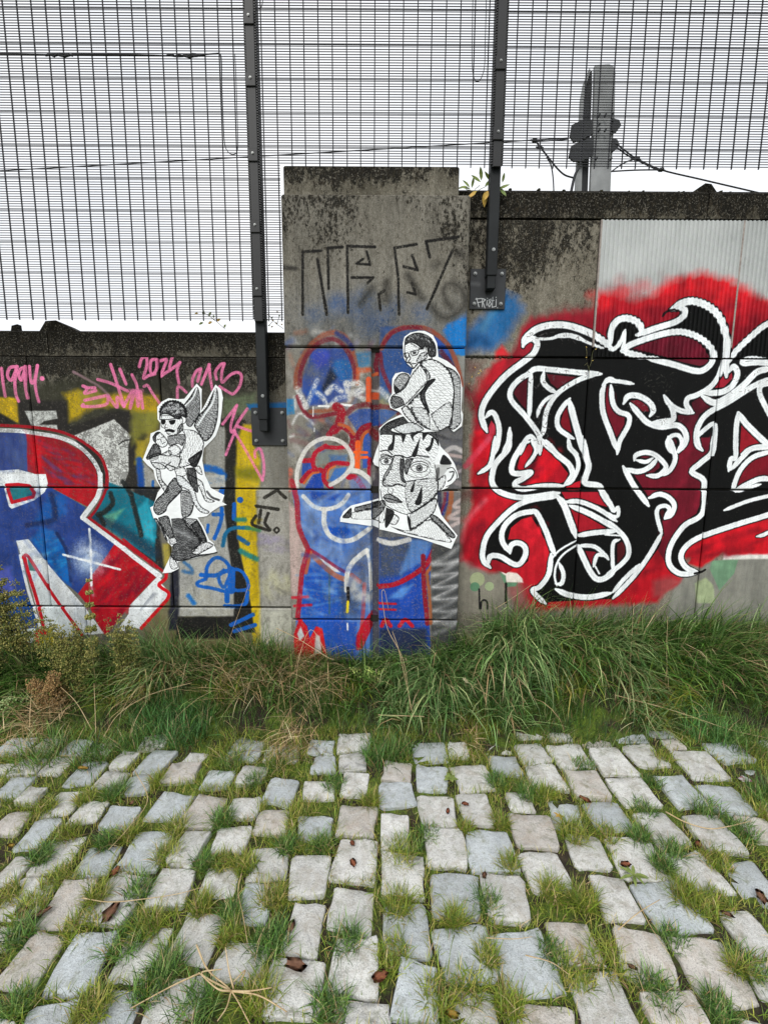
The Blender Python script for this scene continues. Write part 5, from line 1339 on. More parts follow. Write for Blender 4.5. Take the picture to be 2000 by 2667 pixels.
tag(o, 'cut out paper print of a winged man in sunglasses carrying a child', 'poster', 'paper prints pasted on the concrete')
o = sheet('paper_print', FF, PAPER2, YP, YP - .0055, M_P2, p2)
tag(o, 'cut out paper print of a crouching man with glasses hugging his knees', 'poster', 'paper prints pasted on the concrete')
hd = empty('paper_print', (W(1080, 1400, YP)[0], YP, W(1080, 1400, YP)[1]))
tag(hd, 'large paper print of a man\'s head with black drips and tears in a collared shirt', 'poster', 'paper prints pasted on the concrete')
sheet('sheet', FG, PAPER3, YP, YP - .0035, M_P2, p2, hd)
sheet('shoulder_sheet', FG, PAPER4, YP, YP - .0035, M_P2, p2, hd)
sheet('folded_strip', FG, PAPER5, YP, YP + .032, M_P2, p2, hd)
sheet('torn_ear', FG, PAPER6, YP, YP + .012, M_P2, p2, hd)

# ------------------------------------------------------------------ steel fence
M_WIRE, n_, b_ = mat('dark_coated_wire')
b_.inputs['Base Color'].default_value = (*s2l((30, 31, 38)), 1)
b_.inputs['Roughness'].default_value = .5
M_POST, n_, b_ = mat('anthracite_powder_coat')
L(n_, ramp(n_, noise(n_, 9, 5, .6, geo(n_)), [(.3, s2l((14, 17, 19))), (.7, s2l((26, 30, 32)))]), b_.inputs['Base Color'])
b_.inputs['Roughness'].default_value = .6
b_.inputs['Specular IOR Level'].default_value = .3
bump(n_, b_, noise(n_, 300, 2, .5, geo(n_)), .08, .002)
M_CLAMP, n_, b_ = mat('black_clamp_plastic')
b_.inputs['Base Color'].default_value = (*s2l((14, 15, 17)), 1)
b_.inputs['Roughness'].default_value = .55
M_BOLT, n_, b_ = mat('zinc_bolt')
b_.inputs['Base Color'].default_value = (*s2l((150, 152, 150)), 1)
b_.inputs['Metallic'].default_value = .85
b_.inputs['Roughness'].default_value = .5
M_PLATE, n_, b_ = mat('scratched_base_plate')
pos = geo(n_)
uvn = n_.nodes.new('ShaderNodeUVMap'); uvn.uv_map = 'paint'
tx = n_.nodes.new('ShaderNodeTexImage'); tx.image = IMG_TAG; tx.extension = 'CLIP'
L(n_, uvn.outputs['UV'], tx.inputs['Vector'])
cc = ramp(n_, noise(n_, 12, 6, .65, pos), [(.3, s2l((20, 22, 25))), (.7, s2l((36, 39, 42)))])
cc = mixc(n_, ramp(n_, noise(n_, 60, 5, .8, pos), [(.68, 0.), (.74, .5)]), cc, s2l((120, 122, 122)))
L(n_, mixc(n_, tx.outputs['Alpha'], cc, tx.outputs['Color']), b_.inputs['Base Color'])
b_.inputs['Roughness'].default_value = .5

def rods(V0, V1, r):
    """four-sided rods between point arrays"""
    V0, V1 = np.asarray(V0, float), np.asarray(V1, float)
    n = len(V0)
    d = V1 - V0
    d /= np.linalg.norm(d, axis=1)[:, None]
    up = np.where(np.abs(d[:, 2:3]) > .9, np.array([[1., 0, 0]]), np.array([[0, 0, 1.]]))
    a = np.cross(d, up); a /= np.linalg.norm(a, axis=1)[:, None]
    b = np.cross(a, d)
    ring = [(a * c + b * s) * r for c, s in ((1, 1), (-1, 1), (-1, -1), (1, -1))]
    ring = [q * .75 for q in ring]
    V = np.stack([V0 + q for q in ring] + [V1 + q for q in ring], 1).reshape(-1, 3)
    base = (np.arange(n) * 8)[:, None]
    F = np.concatenate([base + np.array([[i, (i + 1) % 4, 4 + (i + 1) % 4, 4 + i]]) for i in range(4)])
    return V, F
ZTOP = W(1000, -260, YM)[1]
XL, XR_ = W(677, 850, YM)[0], W(1287, 560, YM)[0]
zbl = W(350, 832, YM)[1]
zbr = W(1250, 434, YM)[1]
zbr2 = W(1650, 437, YM)[1]
PITCH_H, PITCH_V = .0127, .0762
def panel(label, x0, x1, zb, z1, cut=None):
    """cut = (xa, zc): right of xa the mesh only reaches down to zc"""
    t = empty('mesh_fence_panel', ((x0 + x1) / 2, YM, zb))
    tag(t, label, 'fence panel', 'dense wire mesh panels')
    def low(x): return cut[1] if cut and x > cut[0] else zb
    zz = np.arange(zb + .004, z1, PITCH_H)
    heavy = (np.arange(len(zz)) % 13 == 6)
    A, B = [], []
    for z, h in zip(zz, heavy):
        xe = cut[0] if cut and z < cut[1] else x1
        wob = random.uniform(-.0007, .0007)
        if h:
            V, F = rods([(x0, YM - .004, z + wob), (x0, YM - .0064, z + wob + .0048)], [(xe, YM - .004, z - wob), (xe, YM - .0064, z + .0048)], .0017)
            obj_np('double_wire', V, [F], M_WIRE, t)
        else:
            A.append((x0, YM - .004, z + wob)); B.append((xe, YM - .004, z + random.uniform(-.0007, .0007)))
    V, F = rods(A, B, .0020)
    tag(obj_np('horizontal_wires', V, [F], M_WIRE, t), kind='stuff')
    k = math.ceil(x0 / PITCH_V)
    while k * PITCH_V < x1:
        x = k * PITCH_V + .012
        j = random.uniform(-.0012, .0012)
        V, F = rods([(x + j, YM, low(x) - .006)], [(x, YM, z1)], .0036)
        obj_np('vertical_wire', V, [F], M_WIRE, t)
        k += 1
    return t
panel('dark wire mesh fence panel standing above the low left wall', -3.3, XL - .012, zbl, ZTOP)
tm = panel('middle wire mesh panel notched around the top of the concrete pillar', XL + .012, XR_ - .012, zbl, ZTOP, (W(734, 600, YM)[0], zbr))
panel('wire mesh fence panel in front of the pale mast on the right', XR_ + .012, 3.4, zbr2, ZTOP)

def hexbolt(name, x, y, z, r, parent, depth=.006):
    bm = bmesh.new()
    tube(bm, [(x, y, z), (x, y - depth * .45, z)], r * 1.5, 12)
    tube(bm, [(x, y - depth * .45, z), (x, y - depth, z)], [r, r * .86], 6)
    return obj_bm(name, bm, M_BOLT, parent)
def post(px, label, clip_py, plate, tube_end, stub_end, bolt_py, pxw):
    Yf, Yb = YM + .004, YW - .016
    x = px
    t = empty('fence_post', (x, YM, 0))
    tag(t, label, 'fence post', 'steel fence posts bolted to the walls')
    zt0 = W(pxw, tube_end, Yf)[1]
    box('post_tube', x - .029, x + .029, Yf, Yb - .004, zt0, ZTOP + .2, M_POST, t, .004)
    zs0 = W(pxw, stub_end, Yf)[1]
    box('stub_tube', x - .024, x + .024, Yf + .006, Yb, zs0, zt0 + .01, M_POST, t, .003)
    zm = zbl if label.startswith('left') else zbr
    # comb-edged clamp strip over the mesh
    bm = bmesh.new()
    y0, y1 = YM - .022, YM - .009
    bx(bm, x - .024, x + .024, y0, y1, zm - .012, ZTOP + .2, .002)
    obj_bm('clamp_strip', bm, M_CLAMP, t)
    bm = bmesh.new()
    z = zm
    while z < ZTOP:
        bx(bm, x - .033, x - .0245, y0 + .003, y1 + .002, z + .0025, z + .0095)
        bx(bm, x + .0245, x + .033, y0 + .003, y1 + .002, z + .0025, z + .0095)
        z += PITCH_H
    tag(obj_bm('comb_teeth', bm, M_CLAMP, t), kind='stuff')
    for py in clip_py:
        z = W(pxw, py, y0)[1]
        bm = bmesh.new()
        bx(bm, x - .030, x + .026, y0 - .007, y0 + .002, z - .036, z + .03, .003)
        c = obj_bm('clamp', bm, M_CLAMP, t)
        hexbolt('bolt', x - .002, y0 - .0072, z + .004, .0045, c)
    hexbolt('bolt', x + .004, Yf - .0005, W(pxw, bolt_py, Yf)[1], .0065, t)
    (pa, qa), (pb, qb) = plate
    xa, za = W(pa, qb, YW - .012)
    xb, zb_ = W(pb, qa, YW - .012)
    bm = bmesh.new()
    bx(bm, xa, xb, YW - .012, YW - .002, za, zb_, .002)
    p = obj_bm('base_plate', bm, M_PLATE, t)
    add_uv(p, tg)
    for sx in (.13, .88):
        for sz in (.13, .87):
            hexbolt('anchor_bolt', xa + (xb - xa) * sx, YW - .0122, za + (zb_ - za) * sz, .0068, p, .014)
    return t
post(XL, 'left anthracite fence post on a base plate beside the pillar', (45, 207, 403, 589, 755, -130), ((657, 1062), (746, 1160)), 1093, 1123, 1031, 677)
post(XR_, 'right anthracite fence post whose base plate carries white scratched lettering', (163, 347, -40), ((1222, 700), (1318, 805)), 717, 750, 650, 1284)

# cords caught on the mesh
M_CORD, n_, b_ = mat('black_cord')
b_.inputs['Base Color'].default_value = (*s2l((30, 31, 36)), 1)
b_.inputs['Roughness'].default_value = .7
def cord(name, label, P, Y, r, m=M_CORD, sm=6, cat='cord', n=6, group=None):
    q = catmull(np.array([(*W(x, y, Y),) for x, y in P]), sm)
    bm = bmesh.new()
    rs = r if not isinstance(r, (list, tuple)) else list(np.interp(np.linspace(0, 1, len(q)), np.linspace(0, 1, len(r)), r))
    tube(bm, [(x, Y, z) for x, z in q], rs, n)
    return tag(obj_bm(name, bm, m, smooth=True), label, cat, group)
cord('loose_wire', 'tangled black wire lying along the left mesh with a hanging end', [(-120, 139), (0, 140), (110, 142), (150, 144), (175, 143), (210, 142), (300, 142), (400, 144), (470, 146), (520, 143), (560, 140), (574, 142), (577, 165), (578, 220), (581, 300), (585, 370), (592, 392), (604, 402), (616, 398), (620, 380), (619, 330), (615, 200), (612, 140)], YM - .011, [.003, .003, .004, .004, .003, .003, .004, .003, .0025, .0022, .002, .002, .002])
def bundle(px0, px1, py, seed):
    rr = random.Random(seed)
    bm = bmesh.new()
    for k in range(9):
        a = rr.uniform(px0, px1 - 12); b = a + rr.uniform(14, 34)
        q = [W(a, py + rr.uniform(-3, 3), YM - .013), W((a + b) / 2, py + rr.uniform(-2, 4), YM - .013), W(b, py + rr.uniform(-3, 3), YM - .013)]
        tube(bm, [(x, YM - .013 - rr.uniform(0, .006), z) for x, z in q], rr.uniform(.003, .006), 5)
    return obj_bm('knotted_rag', bm, M_CORD, None, True)
tag(bundle(112, 172, 144, 2), 'dark knotted rag wound round the mesh near the left edge', 'rag')
tag(bundle(430, 520, 145, 5), 'thin dark rag lying along the mesh left of the left post', 'rag')
cord('hanging_cord', 'looped black cord hanging on the mesh left of the right post', [(1232, -60), (1230, 60), (1229, 150), (1232, 195), (1240, 212), (1252, 205), (1261, 175), (1263, 120), (1266, 0), (1267, -60)], YM - .011, .0022)
cord('hanging_cord', 'short black cord loop at the top beside the left post', [(661, -50), (668, 8), (676, 22), (684, 8), (688, -50)], YM - .03, .002)

# ------------------------------------------------------------------ pale catenary mast behind the wall
YK = 7.5
M_MAST, n_, b_ = mat('pale_weathered_steel')
L(n_, ramp(n_, noise(n_, 3, 5, .6, geo(n_)), [(.3, s2l((118, 120, 121))), (.7, s2l((152, 154, 155)))]), b_.inputs['Base Color'])
b_.inputs['Roughness'].default_value = .7
M_MASTD, n_, b_ = mat('dark_grey_steel')
L(n_, ramp(n_, noise(n_, 4, 5, .6, geo(n_)), [(.3, s2l((26, 27, 30))), (.7, s2l((46, 48, 50)))]), b_.inputs['Base Color'])
b_.inputs['Roughness'].default_value = .7
mast = empty('catenary_mast', (W(1540, 480, YK)[0], YK, 0))
tag(mast, 'pale steel overhead line mast with dark brackets behind the mesh fence', 'mast')
f0 = lambda x, y: (1200 + x * .48222, y * .48222)
def mprism(name, P, Y0, dep, m): return prism(name, [f0(*p) for p in P], Y0, dep, m, mast, YK)
mprism('front_flange', [(724, 350), (800, 346), (822, 356), (834, 392), (828, 640), (812, 900), (800, 1180), (692, 1180), (704, 900), (716, 640), (722, 430)], YK, .06, M_MAST)
mprism('web', [(700, 362), (724, 352), (724, 440), (716, 640), (704, 900), (694, 1180), (652, 1180), (660, 900), (668, 640), (668, 520), (676, 430)], YK + .1, .05, M_MASTD)
mprism('side_flange', [(655, 520), (672, 430), (700, 356), (706, 366), (684, 440), (668, 530), (668, 640), (660, 900), (654, 1180), (618, 1180), (632, 900), (648, 640)], YK + .04, .06, M_MAST)
mprism('bracket_plate', [(640, 665), (590, 690), (580, 750), (600, 780), (640, 770), (705, 735), (700, 660)], YK - .06, .03, M_MASTD)
mprism('bracket_plate', [(640, 780), (588, 800), (574, 860), (600, 884), (650, 880), (705, 850), (708, 750)], YK - .06, .03, M_MASTD)
mprism('bracket_plate', [(806, 650), (845, 660), (856, 690), (830, 725), (808, 735)], YK - .05, .03, M_MASTD)
mprism('bracket_plate', [(808, 760), (835, 765), (848, 795), (815, 830), (806, 830)], YK - .05, .03, M_MASTD)
for bxp, byp in ((735, 640), (735, 690), (735, 720), (808, 632), (808, 665), (808, 720), (720, 872), (798, 874), (768, 640), (768, 720)):
    x, z = W(*f0(bxp, byp), YK)
    bm = bmesh.new(); tube(bm, [(x, YK - .04, z), (x, YK - .085, z)], .016, 8)
    obj_bm('bolt', bm, M_MASTD, mast)
def line(label, P, r=.012, m=M_CORD, name='overhead_wire'):
    return cord(name, label, [f0(*p) for p in P], YK - .2, r, m, 5, 'cable')
line('long dark cable rising gently from the left edge to the mast', [(-2900, 945), (-2480, 922), (-1400, 862), (0, 780), (380, 757), (480, 752), (580, 745)], .008)
line('thin double wire below the left mast cable', [(400, 765), (480, 760), (580, 752)], .008)
line('slack wire sagging from the left clamp to the mast foot', [(405, 765), (440, 810), (475, 855), (520, 910), (560, 945), (605, 960)], .012)
line('thin wire dropping behind the wall left of the mast', [(462, 848), (485, 890), (497, 960), (502, 1060)], .01)
line('thick dark cable running down the left side of the mast', [(640, 900), (618, 940), (605, 985), (590, 1060)], .022)
line('twisted cable sloping down to the right from the mast', [(830, 770), (900, 825), (950, 858), (1080, 917), (1300, 970), (1600, 1040), (1900, 1110)], .011)
line('thin wire from the mast to the right cable clamp', [(812, 926), (880, 880), (935, 860)], .01)
line('straight thin wire from the mast foot to the lower right clamp', [(812, 926), (940, 919), (1080, 917)], .01)
line('upper thin strand beside the twisted right cable', [(840, 795), (900, 840), (960, 870), (1075, 925)], .01)
for lx, ly, lab in ((397, 757, 'grey cable clamp left of the mast on the long cable'), (425, 796, 'small clamp on the slack wire left of the mast'), (950, 858, 'grey cable clamp just right of the mast'), (1080, 917, 'small clamp low on the right sloping cable')):
    x, z = W(*f0(lx, ly), YK - .2)
    bm = bmesh.new()
    bx(bm, x - .035, x + .035, YK - .23, YK - .17, z - .02, z + .02, .008)
    tube(bm, [(x - .06, YK - .2, z), (x + .06, YK - .2, z - .01)], .013, 8)
    tag(obj_bm('cable_clamp', bm, M_MASTD), lab, 'cable clamp')

# ------------------------------------------------------------------ ground
def sstep(t):
    t = np.clip(t, 0, 1)
    return t * t * (3 - 2 * t)
def wob(x, s, k=1.0):
    return np.sin(x * 3.1 * k + s) * .5 + np.sin(x * 7.3 * k + s * 2.1) * .3 + np.sin(x * 15.7 * k + s * 3.7) * .2
def edge_y(x):                      # where the paving gives way to the grass bank
    return 2.04 + .05 * wob(np.asarray(x, float), 1.3) + .05 * np.clip(np.asarray(x, float), 0, 1.2)
def bank_h(x):
    return .19 + .20 * sstep((np.asarray(x, float) - .3) / .5) + .02 * wob(np.asarray(x, float), 4.0)
def ground_z(x, y):
    x, y = np.asarray(x, float), np.asarray(y, float)
    z = bank_h(x) * sstep((y - edge_y(x)) / .55)
    return np.where(y > 2.9, z * 0, z) - .004
M_SOIL, n_, b_ = mat('soil_and_moss')
pos = geo(n_)
c_ = ramp(n_, noise(n_, 30, 6, .7, pos), [(.3, s2l((30, 25, 18))), (.55, s2l((54, 46, 32))), (.75, s2l((84, 74, 52)))])
ms = ramp(n_, noise(n_, 6, 5, .7, pos), [(.46, 0.), (.58, 1.)])
gr = ramp(n_, noise(n_, 80, 4, .7, pos), [(.3, s2l((58, 74, 20))), (.7, s2l((108, 132, 40)))])
c_ = mixc(n_, math_(n_, 'MULTIPLY', ms, .9), c_, gr)
L(n_, c_, b_.inputs['Base Color'])
b_.inputs['Roughness'].default_value = 1
bump(n_, b_, noise(n_, 60, 6, .7, pos), .8, .012)
# one sheet: fine near the camera, coarse out to the horizon
gx = np.concatenate([[-400, -100, -30, -10, -5], np.arange(-3.6, 3.61, .06), [5, 10, 30, 100, 400]])
gy = np.concatenate([[-400, -100, -30, -8, -2], np.arange(-.6, 2.71, .05), [2.9, 5, 10, 30, 100, 400]])
XX, YY = np.meshgrid(gx, gy)
ZZ = ground_z(XX, YY) - .009 + .003 * (np.sin(XX * 41) * np.sin(YY * 37))
ZZ = np.where(np.abs(XX) > 4, np.minimum(ZZ, .1), ZZ)
nx, ny = len(gx), len(gy)
idx = np.arange(nx * ny).reshape(ny, nx)
F = np.stack([idx[:-1, :-1], idx[:-1, 1:], idx[1:, 1:], idx[1:, :-1]], -1).reshape(-1, 4)
tag(obj_np('ground', np.stack([XX, YY, ZZ], -1).reshape(-1, 3), [F], M_SOIL, smooth=True), kind='structure')

# ------------------------------------------------------------------ granite setts
def granite(name, a, b2, warm):
    m, n, b = mat(name)
    tc = n.nodes.new('ShaderNodeTexCoord')
    oi = n.nodes.new('ShaderNodeObjectInfo')
    pos = geo(n)
    big = noise(n, 9, 5, .6, pos)
    c = ramp(n, big, [(.3, s2l(a)), (.7, s2l(b2))])
    rnd = ramp(n, oi.outputs['Random'], [(0., .86), (1., 1.08)])
    c = mixc(n, 1.0, c, rnd, 'MULTIPLY')
    vo = n.nodes.new('ShaderNodeTexVoronoi')
    vo.inputs['Scale'].default_value = 330
    L(n, pos, vo.inputs['Vector'])
    sp = ramp(n, vo.outputs['Color'], [(.0, .5), (.22, .62), (.3, 1.), (.8, 1.05), (1., 1.22)])
    c = mixc(n, .6, c, sp, 'MULTIPLY')
    g2 = ramp(n, noise(n, 420, 3, .7, pos), [(.3, .78), (.65, 1.14)])
    c = mixc(n, .7, c, g2, 'MULTIPLY')
    st = ramp(n, noise(n, 17, 7, .72, pos, .8), [(.48, 0.), (.66, .62)])
    c = mixc(n, st, c, s2l(warm))
    # earthy green film creeping in from the joints, in irregular patches
    mo = ramp(n, noise(n, 22, 7, .75, pos), [(.53, 0.), (.66, .55)])
    dk = ramp(n, noise(n, 60, 6, .8, pos), [(.62, 1.), (.7, .55)])
    c = mixc(n, .8, c, dk, 'MULTIPLY')
    c = mixc(n, mo, c, s2l((112, 116, 84)))
    L(n, c, b.inputs['Base Color'])
    b.inputs['Roughness'].default_value = .85
    h = math_(n, 'ADD', math_(n, 'MULTIPLY', noise(n, 45, 6, .65, pos), .7), math_(n, 'MULTIPLY', noise(n, 240, 3, .6, pos), .3))
    bump(n, b, h, .95, .010)
    return m
M_ST = [granite('granite_grey', (192, 192, 188), (218, 218, 214), (160, 152, 138)), granite('granite_blue_grey', (174, 181, 184), (200, 206, 208), (154, 156, 152)), granite('granite_warm', (186, 182, 175), (210, 205, 198), (168, 152, 134))]
QP = [(140, 1000, 175, 240), (345, 1020, 190, 270), (600, 975, 195, 250), (480, 1200, 210, 170), (225, 1245, 160, 90), (740, 1170, 200, 200), (845, 890, 180, 210), (1045, 995, 175, 170), (1285, 1115, 195, 250), (1315, 865, 155, 220), (1530, 1030, 195, 225), (1522, 775, 185, 200), (1560, 1255, 180, 90), (1340, 640, 155, 170), (1110, 745, 150, 170), (950, 655, 160, 140), (735, 690, 150, 160), (500, 735, 175, 220), (285, 755, 165, 215), (95, 735, 155, 190), (20, 900, 120, 120), (1150, 575, 155, 140), (1555, 570, 140, 180), (630, 525, 155, 160), (815, 515, 120, 160), (430, 565, 150, 120), (240, 535, 145, 160), (55, 615, 135, 140), (165, 455, 135, 140), (1010, 470, 125, 105), (1365, 425, 125, 85), (1175, 395, 115, 110), (1545, 405, 140, 110), (880, 360, 125, 130), (740, 330, 128, 120), (1055, 340, 105, 85), (520, 385, 115, 90), (370, 355, 112, 90), (275, 315, 112, 110), (50, 405, 112, 95), (65, 255, 120, 100), (135, 290, 90, 70), (1220, 270, 105, 100), (1380, 262, 115, 80), (1535, 240, 105, 90), (1400, 150, 100, 75), (600, 240, 95, 75), (490, 215, 100, 55), (790, 190, 110, 80), (945, 215, 105, 75), (390, 188, 108, 100), (540, 135, 92, 75), (680, 140, 98, 95), (245, 160, 102, 80), (110, 165, 95, 72), (440, 85, 88, 60), (330, 90, 92, 50), (1400, 78, 92, 52), (1520, 145, 85, 62), (10, 170, 80, 60), (840, 120, 90, 60), (1090, 200, 95, 70), (660, 60, 90, 50), (200, 70, 90, 50)]
QQ = [(85, 640, 178, 190), (100, 865, 188, 220), (140, 1135, 198, 255), (305, 725, 205, 200), (525, 735, 188, 215), (350, 970, 235, 228), (620, 1005, 245, 285), (380, 1200, 195, 150), (695, 1245, 195, 90), (820, 920, 205, 200), (945, 1175, 245, 235), (1120, 975, 215, 240), (1260, 1222, 235, 130), (1430, 1045, 235, 285), (1655, 1085, 160, 160), (1000, 725, 165, 200), (1230, 765, 178, 200), (1580, 870, 165, 200), (700, 615, 165, 160), (265, 515, 155, 170), (462, 530, 155, 150), (880, 525, 170, 160), (1090, 550, 165, 190), (1385, 625, 148, 180), (1590, 660, 165, 200), (45, 450, 125, 140), (650, 437, 155, 140), (785, 365, 135, 140), (960, 380, 135, 125), (1205, 435, 155, 150), (1420, 452, 160, 148), (1625, 440, 130, 105), (235, 335, 132, 110), (395, 350, 118, 120), (590, 310, 112, 85), (880, 245, 145, 115), (1070, 268, 132, 105), (1280, 270, 145, 140), (1470, 308, 152, 130), (205, 212, 138, 110), (380, 205, 142, 105), (525, 152, 122, 85), (695, 212, 132, 90), (645, 105, 128, 88), (790, 120, 118, 110), (985, 142, 132, 120), (1120, 110, 122, 95), (1365, 152, 142, 130), (1490, 95, 112, 72), (1600, 205, 112, 80), (1050, 20, 112, 60), (905, 40, 92, 70), (745, 15, 84, 60), (490, 60, 102, 70), (215, 95, 112, 80), (320, 88, 92, 70), (65, 275, 112, 80), (70, 190, 92, 70), (1190, 10, 112, 50), (1250, 60, 90, 50), (620, 10, 90, 50)]
STONES = []      # x, y, half width, half length
def from_px(lst, ox):
    for cx, cy, w_, h_ in lst:
        px, py = ox + cx * .6028, 1900 + cy * .6028
        x, y = G(px, py)
        d = ray(px, py)
        zc = EYE / -d[2]
        ya = G(px, py - h_ * .3014)[1]
        yb = G(px, py + h_ * .3014)[1]
        STONES.append([x, (ya + yb) / 2, w_ * .6028 * zc / FPX / 2 * .97, (ya - yb) / 2 * .97])
from_px(QP, 0)
from_px(QQ, 1000)
# drop overlaps between hand-read neighbours by shrinking
S_ = np.array(STONES)
for it in range(6):
    for i in range(len(S_)):
        for j in range(i):
            dx, dy = S_[i, 0] - S_[j, 0], S_[i, 1] - S_[j, 1]
            ox, oy = S_[i, 2] + S_[j, 2] + .008 - abs(dx), S_[i, 3] + S_[j, 3] + .008 - abs(dy)
            if ox > 0 and oy > 0:
                if ox < oy:
                    S_[i, 2] -= ox * .26; S_[j, 2] -= ox * .26
                else:
                    S_[i, 3] -= oy * .26; S_[j, 3] -= oy * .26
S_ = S_[(S_[:, 2] > .02) & (S_[:, 3] > .018)]
# the paving goes on around the view
def clear(x, y, a, b):
    return not np.any((np.abs(S_[:, 0] - x) < S_[:, 2] + a + .004) & (np.abs(S_[:, 1] - y) < S_[:, 3] + b + .004))
more = []
for c in range(-19, 20):
    x = c * .172 + random.uniform(-.006, .006)
    y = -.1 + random.random() * .15
    while y < 2.05 + .05:
        l = random.uniform(.125, .175)
        a, b2 = random.uniform(.066, .078), l / 2 - .008
        if y + l < edge_y(x) + .08:
            for sh in ((1.0, .85) if y < 1.6 else (1.0, .85, .7)):
                if clear(x, y + l / 2, a * sh, b2 * sh):
                    more.append([x, y + l / 2, a * sh, b2 * sh]); break
        y += l
S_ = np.vstack([S_, np.array(more)])
# let the stones spread until only uneven joints are left
rg = np.random.default_rng(5)
KC = np.where(S_[:, 0] < -.2, 2.5, 2.8)
CAPX, CAPY = np.clip(S_[:, 2] * (KC + .08), .125, .186), np.clip(S_[:, 3] * (KC - .25), .112, .17)
B = np.stack([S_[:, 0] - S_[:, 2], S_[:, 0] + S_[:, 2], S_[:, 1] - S_[:, 3], S_[:, 1] + S_[:, 3]], 1)
joint_w = np.where(S_[:, 0] < -.2, rg.uniform(.003, .016, len(S_)), rg.uniform(.003, .018, len(S_)))
for it in range(22):
    for i in rg.permutation(len(B)):
        for sd_ in range(4):
            T_ = B[i].copy()
            T_[sd_] += -.004 if sd_ % 2 == 0 else .004
            if (T_[1] - T_[0] > CAPX[i] and sd_ < 2) or (T_[3] - T_[2] > CAPY[i] and sd_ > 1): continue
            g2 = joint_w[i]
            hit = (B[:, 0] < T_[1] + g2) & (B[:, 1] > T_[0] - g2) & (B[:, 2] < T_[3] + g2) & (B[:, 3] > T_[2] - g2)
            hit[i] = False
            if not hit.any(): B[i] = T_
S_ = np.stack([(B[:, 0] + B[:, 1]) / 2, (B[:, 2] + B[:, 3]) / 2, (B[:, 1] - B[:, 0]) / 2, (B[:, 3] - B[:, 2]) / 2], 1)
S_ = S_[(S_[:, 2] > .03) & (S_[:, 3] > .028)]
pav = empty('paving', (0, 1.2, 0))
tag(pav, kind='structure')
def sett(x, y, a, b2, k):
    rr = random.Random(k * 13 + 5)
    yaw = rr.gauss(0, .085)
    # four knocked corners joined by slightly uneven edges
    cs = [(sx * rr.uniform(.88, 1.06), sy * rr.uniform(.88, 1.06)) for sx, sy in ((-1, -1), (1, -1), (1, 1), (-1, 1))]
    out = []
    cut = rr.uniform(.02, .11)
    for i in range(4):
        p, q = cs[i], cs[(i + 1) % 4]
        bul = rr.gauss(.0, .018)
        for t in (cut * rr.uniform(.6, 1.3), .34, .66, 1 - cut * rr.uniform(.6, 1.3)):
            nx_, ny_ = (q[1] - p[1]) / 2, -(q[0] - p[0]) / 2
            e = bul * (1 - (2 * t - 1) ** 2) + rr.gauss(0, .034)
            out.append((p[0] + (q[0] - p[0]) * t + nx_ * e, p[1] + (q[1] - p[1]) * t + ny_ * e))
    N = len(out)
    tilt = (rr.gauss(0, .03), rr.gauss(0, .03))
    h = rr.gauss(0, .006)
    kx, ky = rr.gauss(0, .035), rr.gauss(0, .035)     # out-of-square
    rn = [rr.uniform(.985, 1.015) for _ in range(N)]
    V = []
    def pt(u, v, z):
        u2, v2 = u * (1 + kx * v), v * (1 + ky * u)
        px, py = u2 * a, v2 * b2
        X = px * math.cos(yaw) - py * math.sin(yaw)
        Y = px * math.sin(yaw) + py * math.cos(yaw)
        return (x + X, y + Y, z + h + tilt[0] * X + tilt[1] * Y)
    for sc, z in ((1.0, -.07), (1.0, -.004), (.98, .000), (.94, .0012), (.45, .002)):
        for i, (u, v) in enumerate(out):
            jit = rn[i] if sc > .8 else 1 + (rn[i] - 1) * .5
            V.append(pt(u * sc * jit, v * sc * jit, z + (rr.uniform(-.003, .003) if z > -.05 else 0)))
    V.append(pt(0, 0, .002 + rr.uniform(-.002, .002)))
    F4 = []
    for L_ in range(4):
        for i in range(N):
            F4.append((L_ * N + i, L_ * N + (i + 1) % N, (L_ + 1) * N + (i + 1) % N, (L_ + 1) * N + i))
    F3 = [(4 * N + i, 4 * N + (i + 1) % N, 5 * N) for i in range(N)]
    o = obj_np('sett', V, [np.array(F4), np.array(F3)], rr.choices(M_ST, (6, 3, 2))[0], pav, True)
for k, (x, y, a, b2) in enumerate(S_): sett(x, y, a, b2, k)

# ------------------------------------------------------------------ grass
def leafy(name, rough=.55, trans=.25):
    m, n, b = mat(name)
    at = n.nodes.new('ShaderNodeVertexColor'); at.layer_name = 'Col'
    L(n, at.outputs['Color'], b.inputs['Base Color'])
    b.inputs['Roughness'].default_value = rough
    tr = n.nodes.new('ShaderNodeBsdfTranslucent')
    L(n, at.outputs['Color'], tr.inputs['Color'])
    mx_ = n.nodes.new('ShaderNodeMixShader')
    mx_.inputs[0].default_value = trans
    L(n, b.outputs[0], mx_.inputs[1]); L(n, tr.outputs[0], mx_.inputs[2])
    L(n, mx_.outputs[0], n.nodes['Material Output'].inputs['Surface'])
    return m
M_GRASS = leafy('grass_blade')
GAIN = 2.75
def pal(cols, n, rng=RNG, jit=.12):
    c = np.array([s2l(q) for q in cols]) * GAIN
    i = rng.integers(0, len(c), n)
    return c[i] * (1 + rng.normal(0, jit, (n, 1)))
